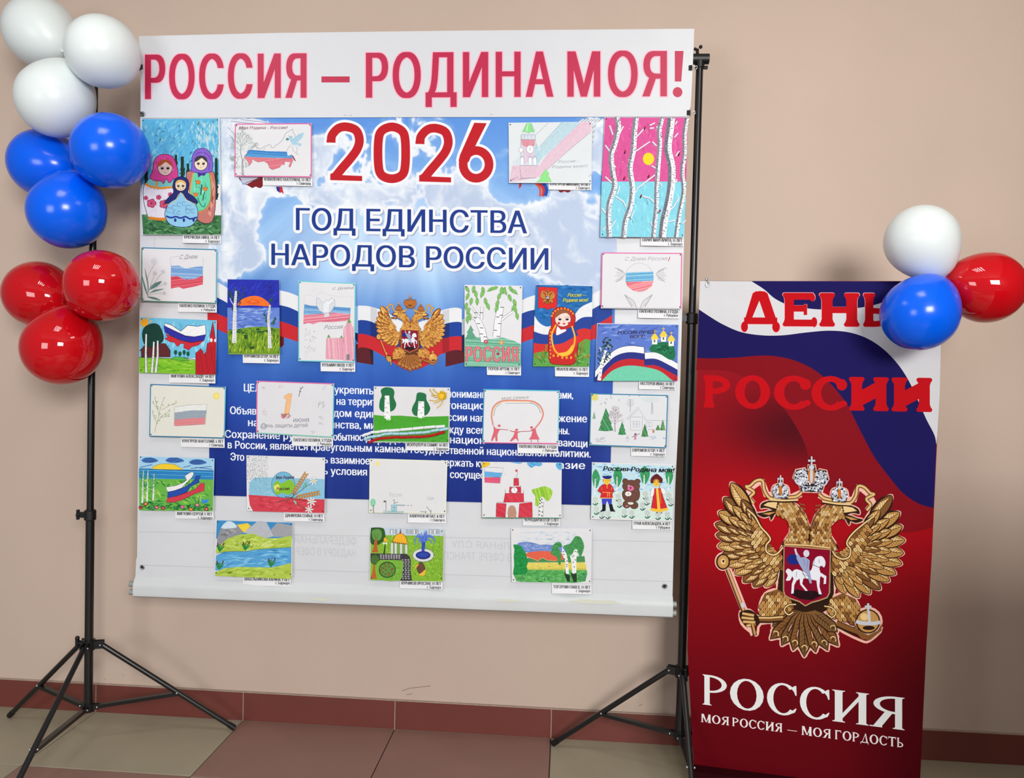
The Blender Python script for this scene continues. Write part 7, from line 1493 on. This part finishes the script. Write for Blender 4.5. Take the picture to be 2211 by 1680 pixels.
# 24 park with fountain --------------------------------------------------
def d_park(I):
    Q = [(205, 200), (1755, 225), (1740, 1340), (190, 1310)]; I.poly(Q, (130, 180, 50)); I.poly([(480, 195), (1755, 225), (1745, 370), (500, 350)], (190, 206, 220))
    G_ = [(500, 340), (1745, 350), (1740, 1330), (1090, 1330), (1060, 760), (500, 740)]; I.daubs(G_, 260, 60, 22, [(110, 166, 40), (150, 200, 60), (90, 150, 36), (170, 210, 80)], 60, 60)
    I.daubs([(1400, 700), (1740, 500), (1740, 1320), (1440, 1200)], 120, 24, 10, [(40, 90, 30), (60, 110, 30)], 80, 40)
    I.poly([(205, 230), (240, 190), (440, 195), (500, 260), (510, 430), (420, 520), (350, 560), (200, 520)], (44, 84, 36), 3); I.poly([(230, 260), (320, 225), (410, 240), (440, 320), (420, 430), (340, 470), (260, 440), (230, 350)], (96, 150, 70), 3); I.poly([(290, 440), (335, 440), (345, 620), (365, 720), (225, 720), (265, 600)], (176, 96, 44)); I.lines([[(310, 450), (290, 340)], [(320, 450), (360, 330)], [(310, 400), (260, 320)]], 10, (70, 110, 50))
    I.poly([(195, 740), (960, 750), (1030, 800), (1060, 900), (1050, 1100), (1085, 1325), (830, 1325), (880, 1150), (900, 950), (860, 890), (640, 880), (390, 880), (195, 850)], (60, 58, 64))
    rr = random.Random(6)
    for x, y in [(420 + 56 * (j % 8), 775 + 34 * (j // 8) + (j % 2) * 6) for j in range(24)] + [(880 + 62 * (j % 3) + (14 if (j // 3) % 2 else 0), 880 + 44 * (j // 3)) for j in range(31)]:
        if inside((x, y), [(195, 745), (960, 755), (1030, 800), (1060, 900), (1050, 1100), (1080, 1320), (835, 1320), (880, 1150), (895, 950), (860, 885), (640, 875), (390, 875)]): I.ell(x, y, rr.uniform(20, 27), rr.uniform(14, 18), (150, 150, 154), 8, rr.uniform(-.4, .4)); I.ell(x - 4, y - 3, 12, 8, (176, 176, 180), 7)
    I.ell(292, 870, 100, 112, (40, 70, 30), 22); I.ell(292, 870, 88, 100, (70, 110, 50), 22); I.poly([(260, 985), (295, 985), (300, 1120), (335, 1280), (195, 1290), (240, 1130)], (180, 100, 46))
    I.poly([(400, 890), (640, 885), (860, 905), (890, 960), (870, 1150), (825, 1320), (420, 1310), (350, 1200), (310, 1000)], (120, 176, 60), 2); I.daubs([(420, 900), (860, 920), (870, 1140), (820, 1300), (420, 1290), (340, 1000)], 70, 70, 18, [(140, 196, 80), (90, 150, 46)], 40, 60); I.ell(555, 1090, 182, 175, (40, 84, 30), 26); I.ell(555, 1090, 160, 150, (90, 146, 60), 26)
    for x, y in ((490, 970), (585, 970), (520, 1010), (590, 1030), (440, 1050), (480, 1060), (525, 1090), (640, 1090), (670, 1070), (415, 1105), (460, 1140), (580, 1160), (650, 1150), (520, 1185), (600, 1200)): I.ell(x, y, 20, 18, (136, 66, 44), 9)
    # rotunda
    I.rect(640, 540, 1000, 750, (120, 166, 70)); 
    for x in (655, 735, 850, 960): I.rect(x - 26, 520, x + 26, 748, (214, 216, 214)); I.line([(x - 26, 520), (x - 26, 748)], 5, (90, 96, 90)); I.line([(x + 26, 520), (x + 26, 748)], 5, (90, 96, 90))
    I.out([(670, 500), (690, 420), (740, 350), (820, 312), (900, 330), (960, 410), (985, 520), (985, 550), (820, 530), (670, 510)], (238, 176, 40), 9, (110, 60, 20)); I.line([(672, 495), (830, 520), (985, 540)], 22, (130, 70, 26)); I.lines([[(690 + 46 * j, 497 + 6 * j), (712 + 46 * j, 500 + 6 * j)] for j in range(7)], 12, (244, 200, 80)); I.poly([(838, 200), (855, 310), (815, 310)], (130, 70, 40))
    for x, w in ((650, 60), (740, 26), (980, 30), (1050, 26), (1130, 60), (1190, 30), (1480, 50), (1570, 60), (1640, 30)): I.rect(x - w / 2, 232, x + w / 2, 325, (216, 220, 224)); I.line([(x - w / 2, 325), (x - w / 2, 232), (x + w / 2, 232), (x + w / 2, 325)], 10, (60, 60, 66))
    # lamp, fountain
    I.line([(510, 540), (500, 650), (485, 750)], 16, BK, w2=30); I.ell(485, 530, 22, 22, (236, 240, 240), 10); I.ell(535, 528, 20, 20, (236, 240, 240), 10); I.poly([(500, 400), (550, 440), (545, 490), (490, 500), (480, 440)], (236, 170, 50), 3)
    I.ell(1322, 780, 232, 148, (90, 90, 96), 30); I.ell(1322, 780, 222, 138, (214, 216, 214), 30); I.ell(1320, 780, 160, 88, (30, 46, 130), 26); I.ell(1320, 770, 120, 50, (44, 70, 170), 20)
    bl_ = (54, 90, 200); I.poly([(1285, 700), (1290, 500), (1370, 500), (1350, 700)], (44, 74, 180))
    for pts in ([(1300, 520), (1240, 400), (1180, 390), (1150, 470), (1160, 570)], [(1310, 500), (1250, 350), (1190, 360), (1140, 440)], [(1350, 500), (1400, 400), (1500, 400), (1560, 470), (1545, 560)], [(1340, 500), (1400, 360), (1520, 380), (1580, 460)], [(1330, 500), (1300, 360), (1270, 300)], [(1335, 500), (1340, 350), (1350, 260)], [(1340, 500), (1380, 360), (1410, 280)], [(1330, 480), (1250, 450), (1210, 540)], [(1350, 480), (1450, 440), (1500, 530)], [(1340, 420), (1380, 300), (1385, 240)]): I.line(pts, 40, bl_, sm=5, w2=12); I.line(pts, 8, (130, 160, 230), sm=5)
    I.out([(1250, 930), (1320, 960), (1360, 1060), (1340, 1130), (1250, 1190), (1200, 1100), (1180, 1030)], (104, 70, 54), 8, (40, 26, 24), 2); I.poly([(1235, 960), (1180, 1040), (1140, 1075), (1160, 1010)], (238, 180, 60), 2); I.poly([(1385, 1075), (1350, 1180), (1340, 1215), (1220, 1200), (1290, 1150)], (240, 184, 60), 2)
drawing('green painting of a park with golden rotunda, blue fountain and cobbled path', [(799, 1139), (958, 1143), (956, 1254), (798, 1252)], (9.88, 780, 1120), d_park,
        card=(863, 1255, 955, 1272, 'КУРНИКОВ ЯРОСЛАВ, 13 ЛЕТ', 'г. Барнаул'), slip='white name slip under the park painting with the fountain')

# 25 field with two birches ----------------------------------------------
def d_field(I):
    I.daubs([(250, 160), (1600, 180), (1650, 560), (260, 420)], 110, 160, 26, [(206, 216, 228), (190, 206, 222), (216, 222, 230)], 0, 14)
    I.poly([(260, 440), (400, 400), (560, 405), (760, 460), (880, 450), (1250, 500), (1300, 620), (420, 620)], (110, 136, 200), 2); I.daubs([(300, 440), (560, 415), (760, 470), (1100, 520), (1000, 590), (440, 590)], 60, 90, 14, [(80, 104, 180), (140, 166, 216), (160, 184, 224)], 12, 14)
    I.poly([(480, 740), (1700, 700), (1715, 830), (480, 835)], (70, 140, 84)); P = [(450, 640), (620, 605), (800, 590), (1000, 605), (1240, 650), (1240, 780), (1000, 800), (860, 770), (820, 740), (760, 760), (700, 805), (640, 770), (480, 720)]; I.poly(P, (222, 98, 72), 2); I.line([(480, 720), (640, 770), (700, 805), (760, 760), (820, 740), (900, 785), (1100, 800)], 9, (226, 180, 120), sm=3)
    Y = [(480, 840), (1690, 830), (1740, 900), (1740, 1010), (470, 1000), (460, 900)]; I.poly(Y, (222, 206, 96)); I.daubs(Y, 60, 100, 18, [(232, 216, 116), (206, 192, 80)], 0, 8)
    Gb = [(470, 990), (1750, 1000), (1760, 1080), (1720, 1240), (1500, 1270), (480, 1255), (250, 1240), (190, 1100)]; I.poly(Gb, (80, 164, 84)); I.daubs(Gb, 120, 120, 24, [(60, 140, 70), (100, 184, 100), (120, 196, 110)], 0, 20); I.lines([[(x, 1000), (x + rp(-10, 16), 950 + rp(-10, 20))] for x in range(500, 1740, 26)], 7, (110, 150, 60))
    L = [(180, 455), (270, 460), (350, 490), (390, 560), (440, 620), (470, 720), (495, 830), (465, 920), (490, 1000), (440, 1080), (240, 1105), (175, 1080), (200, 900), (190, 700), (205, 560)]; I.poly(L, (24, 140, 64), 2); I.daubs(L, 80, 60, 20, [(16, 120, 52), (40, 156, 78)], 0, 50)
    for P in ([(1000, 560), (1040, 450), (1130, 400), (1200, 420), (1220, 500), (1140, 520), (1200, 640), (1190, 880), (1140, 860), (1110, 720), (980, 650)], [(1250, 480), (1380, 440), (1440, 370), (1500, 280), (1600, 285), (1660, 370), (1690, 480), (1680, 560), (1610, 740), (1560, 620), (1500, 560), (1380, 740), (1330, 700), (1290, 560)]): I.poly(P, (66, 146, 80), 2); I.daubs(P, 60, 50, 20, [(40, 116, 60), (90, 170, 100), (70, 150, 84)], 40, 70)
    I.poly([(1220, 500), (1280, 600), (1340, 760), (1370, 1080), (1300, 1070), (1290, 820), (1220, 640)], (232, 236, 234)); I.poly([(1470, 580), (1520, 550), (1555, 580), (1525, 760), (1525, 1060), (1430, 1080), (1430, 860), (1380, 660), (1450, 740)], (232, 236, 234)); I.lines([[(x - 12, y), (x + 14, y + 4)] for x, y in ((1250, 605), (1258, 662), (1275, 760), (1325, 803), (1322, 880), (1322, 920), (1500, 600), (1470, 690), (1460, 830), (1500, 780), (1480, 930), (1540, 610))], 18, BK)
    I.poly([(1290, 1000), (1300, 1080), (1390, 1110), (1385, 1250), (1330, 1240), (1270, 1080)], (36, 56, 40)); I.poly([(1420, 1040), (1460, 1080), (1530, 1060), (1540, 1250), (1470, 1255), (1410, 1100)], (36, 56, 40)); I.daubs([(1560, 1050), (1750, 1060), (1720, 1240), (1560, 1250)], 50, 50, 12, [(40, 120, 80), (90, 170, 130), (20, 90, 60)], 70, 60); I.daubs([(220, 1110), (1250, 1110), (1250, 1240), (260, 1235)], 50, 60, 12, [(30, 100, 60), (130, 200, 130)], 70, 50)
drawing('watercolour of a yellow field and red hills with two birches in front', [(1103, 1140), (1278, 1141), (1276, 1260), (1105, 1257)], (9.88, 1090, 1130), d_field,
        card=(1191, 1263, 1277, 1283, 'ТОРОПЧИН ПАВЕЛ, 13 ЛЕТ', 'г. Барнаул'), slip='white name slip under the yellow field watercolour')
# ---------------------------------------------------------------- balloons
def balloon(col, c_px, Y, r_px, knot, label, group, ry_px=None, yaw=0):
    c = yat(c_px[0], c_px[1], Y); D = (c - CAM).dot(fw); r = r_px / F * D; rl = (ry_px or r_px) / F * D
    kn = yat(knot[0], knot[1], knot[2]) if isinstance(knot, tuple) else knot
    ax = (c - kn).normalized(); n = 26; seg = 40
    L0 = r * 1.17
    t = empty('balloon', c, label, 'balloon', group)
    pts, rs = [], []
    for i in range(n + 1):
        a = math.pi * i / n
        z = -math.cos(a); rad = math.sin(a)
        if z < 0: zz = z * 1.22; rad = rad * (1 - 0.16 * (-z) ** 1.5)
        else: zz = z * 1.02
        pts.append(c + ax * (zz * r)); rs.append(max(rad * r, 0.0008))
    MB().tube(pts, rs, seg, cap=True).build('body', M[col], t, smooth=True)
    e = c - ax * (r * 1.22)
    nk = MB().tube([e + ax * 0.012, e, e - ax * 0.010, e - ax * 0.016, e - ax * 0.024], [0.009, 0.006, 0.0035, 0.006, 0.009], 12); nk.build('knot', M[col], t, smooth=True)
    # thicker latex spot at the crown
    return t, e
def cluster_string(name, ps, label, pole=None):
    mbx = MB(); c = sum(ps, Vector()) / len(ps)
    for p in ps: mbx.tube([p, c + (p - c) * .3 + Vector((0, -.004, .004)), c], 0.0012, 6)
    if pole is not None:
        mbx.tube([c, (c + pole) / 2 + Vector((0, 0, -.01)), pole + Vector((0, -0.019, 0))], 0.0012, 6)
        mbx.tube([pole + Vector((math.cos(a) * 0.0185, math.sin(a) * 0.0185, 0.002 * math.sin(a * 2.3))) for a in [j * .4 for j in range(17)]], 0.0014, 6)
    o = mbx.build('string', M['chrome'], loc=c, smooth=True); tag(o, label, 'string'); return o
GW, GB, GR = 'white balloons on the left stand', 'blue balloons on the left stand', 'red balloons on the left stand'
def pole_pt(py): return axl(yat(195, py, YP).z)
kw, kb, kr = (170, 140, -0.35), (180, 372, -0.35), (165, 668, -0.35)
es = [balloon('white_balloon', (89, 70), -0.26, 74, kw, 'topmost white balloon in the upper left corner', GW)[1],
      balloon('white_balloon', (222, 112), -0.45, 75, kw, 'white balloon touching the left edge of the white header', GW)[1],
      balloon('white_balloon', (120, 215), -0.40, 78, kw, 'lowest white balloon on the left stand, just above the blue ones', GW)[1]]
cluster_string('string', es, 'string tying the three white balloons to the left pole', pole_pt(160))
es = [balloon('blue_balloon', (98, 354), -0.25, 73, kb, 'leftmost blue balloon, half hidden behind the other two blue ones', GB)[1],
      balloon('blue_balloon', (238, 326), -0.46, 79, kb, 'blue balloon overlapping the drawing of the three nesting dolls', GB)[1],
      balloon('blue_balloon', (145, 457), -0.40, 78, kb, 'lowest blue balloon of the left stand, above the red ones', GB)[1]]
cluster_string('string', es, 'string tying the three blue balloons to the left pole', pole_pt(385))
es = [balloon('red_balloon', (85, 636), -0.25, 71, kr, 'leftmost red balloon on the left stand', GR)[1],
      balloon('red_balloon', (220, 617), -0.46, 76, kr, 'red balloon in front of the left pole, beside the banner edge', GR)[1],
      balloon('red_balloon', (134, 750), -0.40, 80, kr, 'lowest red balloon on the left stand', GR)[1]]
cluster_string('string', es, 'string tying the three red balloons to the left pole', pole_pt(672))
kc = (2037, 599, -0.62)
es = [balloon('white_balloon', (1990, 520), -0.60, 75, kc, 'white balloon above the top right corner of the narrow red banner', 'balloons on the narrow banner')[1],
      balloon('blue_balloon', (1986, 677), -0.66, 79, kc, 'blue balloon covering the last letter at the top right of the narrow banner', 'balloons on the narrow banner')[1],
      balloon('red_balloon', (2130, 621), -0.60, 76, kc, 'red balloon at the right edge, against the plain wall', 'balloons on the narrow banner')[1]]
cluster_string('string', es, 'thin string knotting the three balloons at the narrow banner corner')
sc_ = Ink(WALL, 0.0006)
for pts in ([(868, 1492), (885, 1486), (905, 1484), (930, 1481)], [(878, 1500), (890, 1498)], [(1380, 1524), (1388, 1520)], [(265, 1458), (267, 1459)], [(225, 1468), (227, 1468)]): sc_.line(pts, 1.2, (140, 112, 100))
sc_.build('scuff_mark', M['vinyl_ink'], wall_back)['kind'] = 'stuff'
bpy.data.objects.remove(_to)
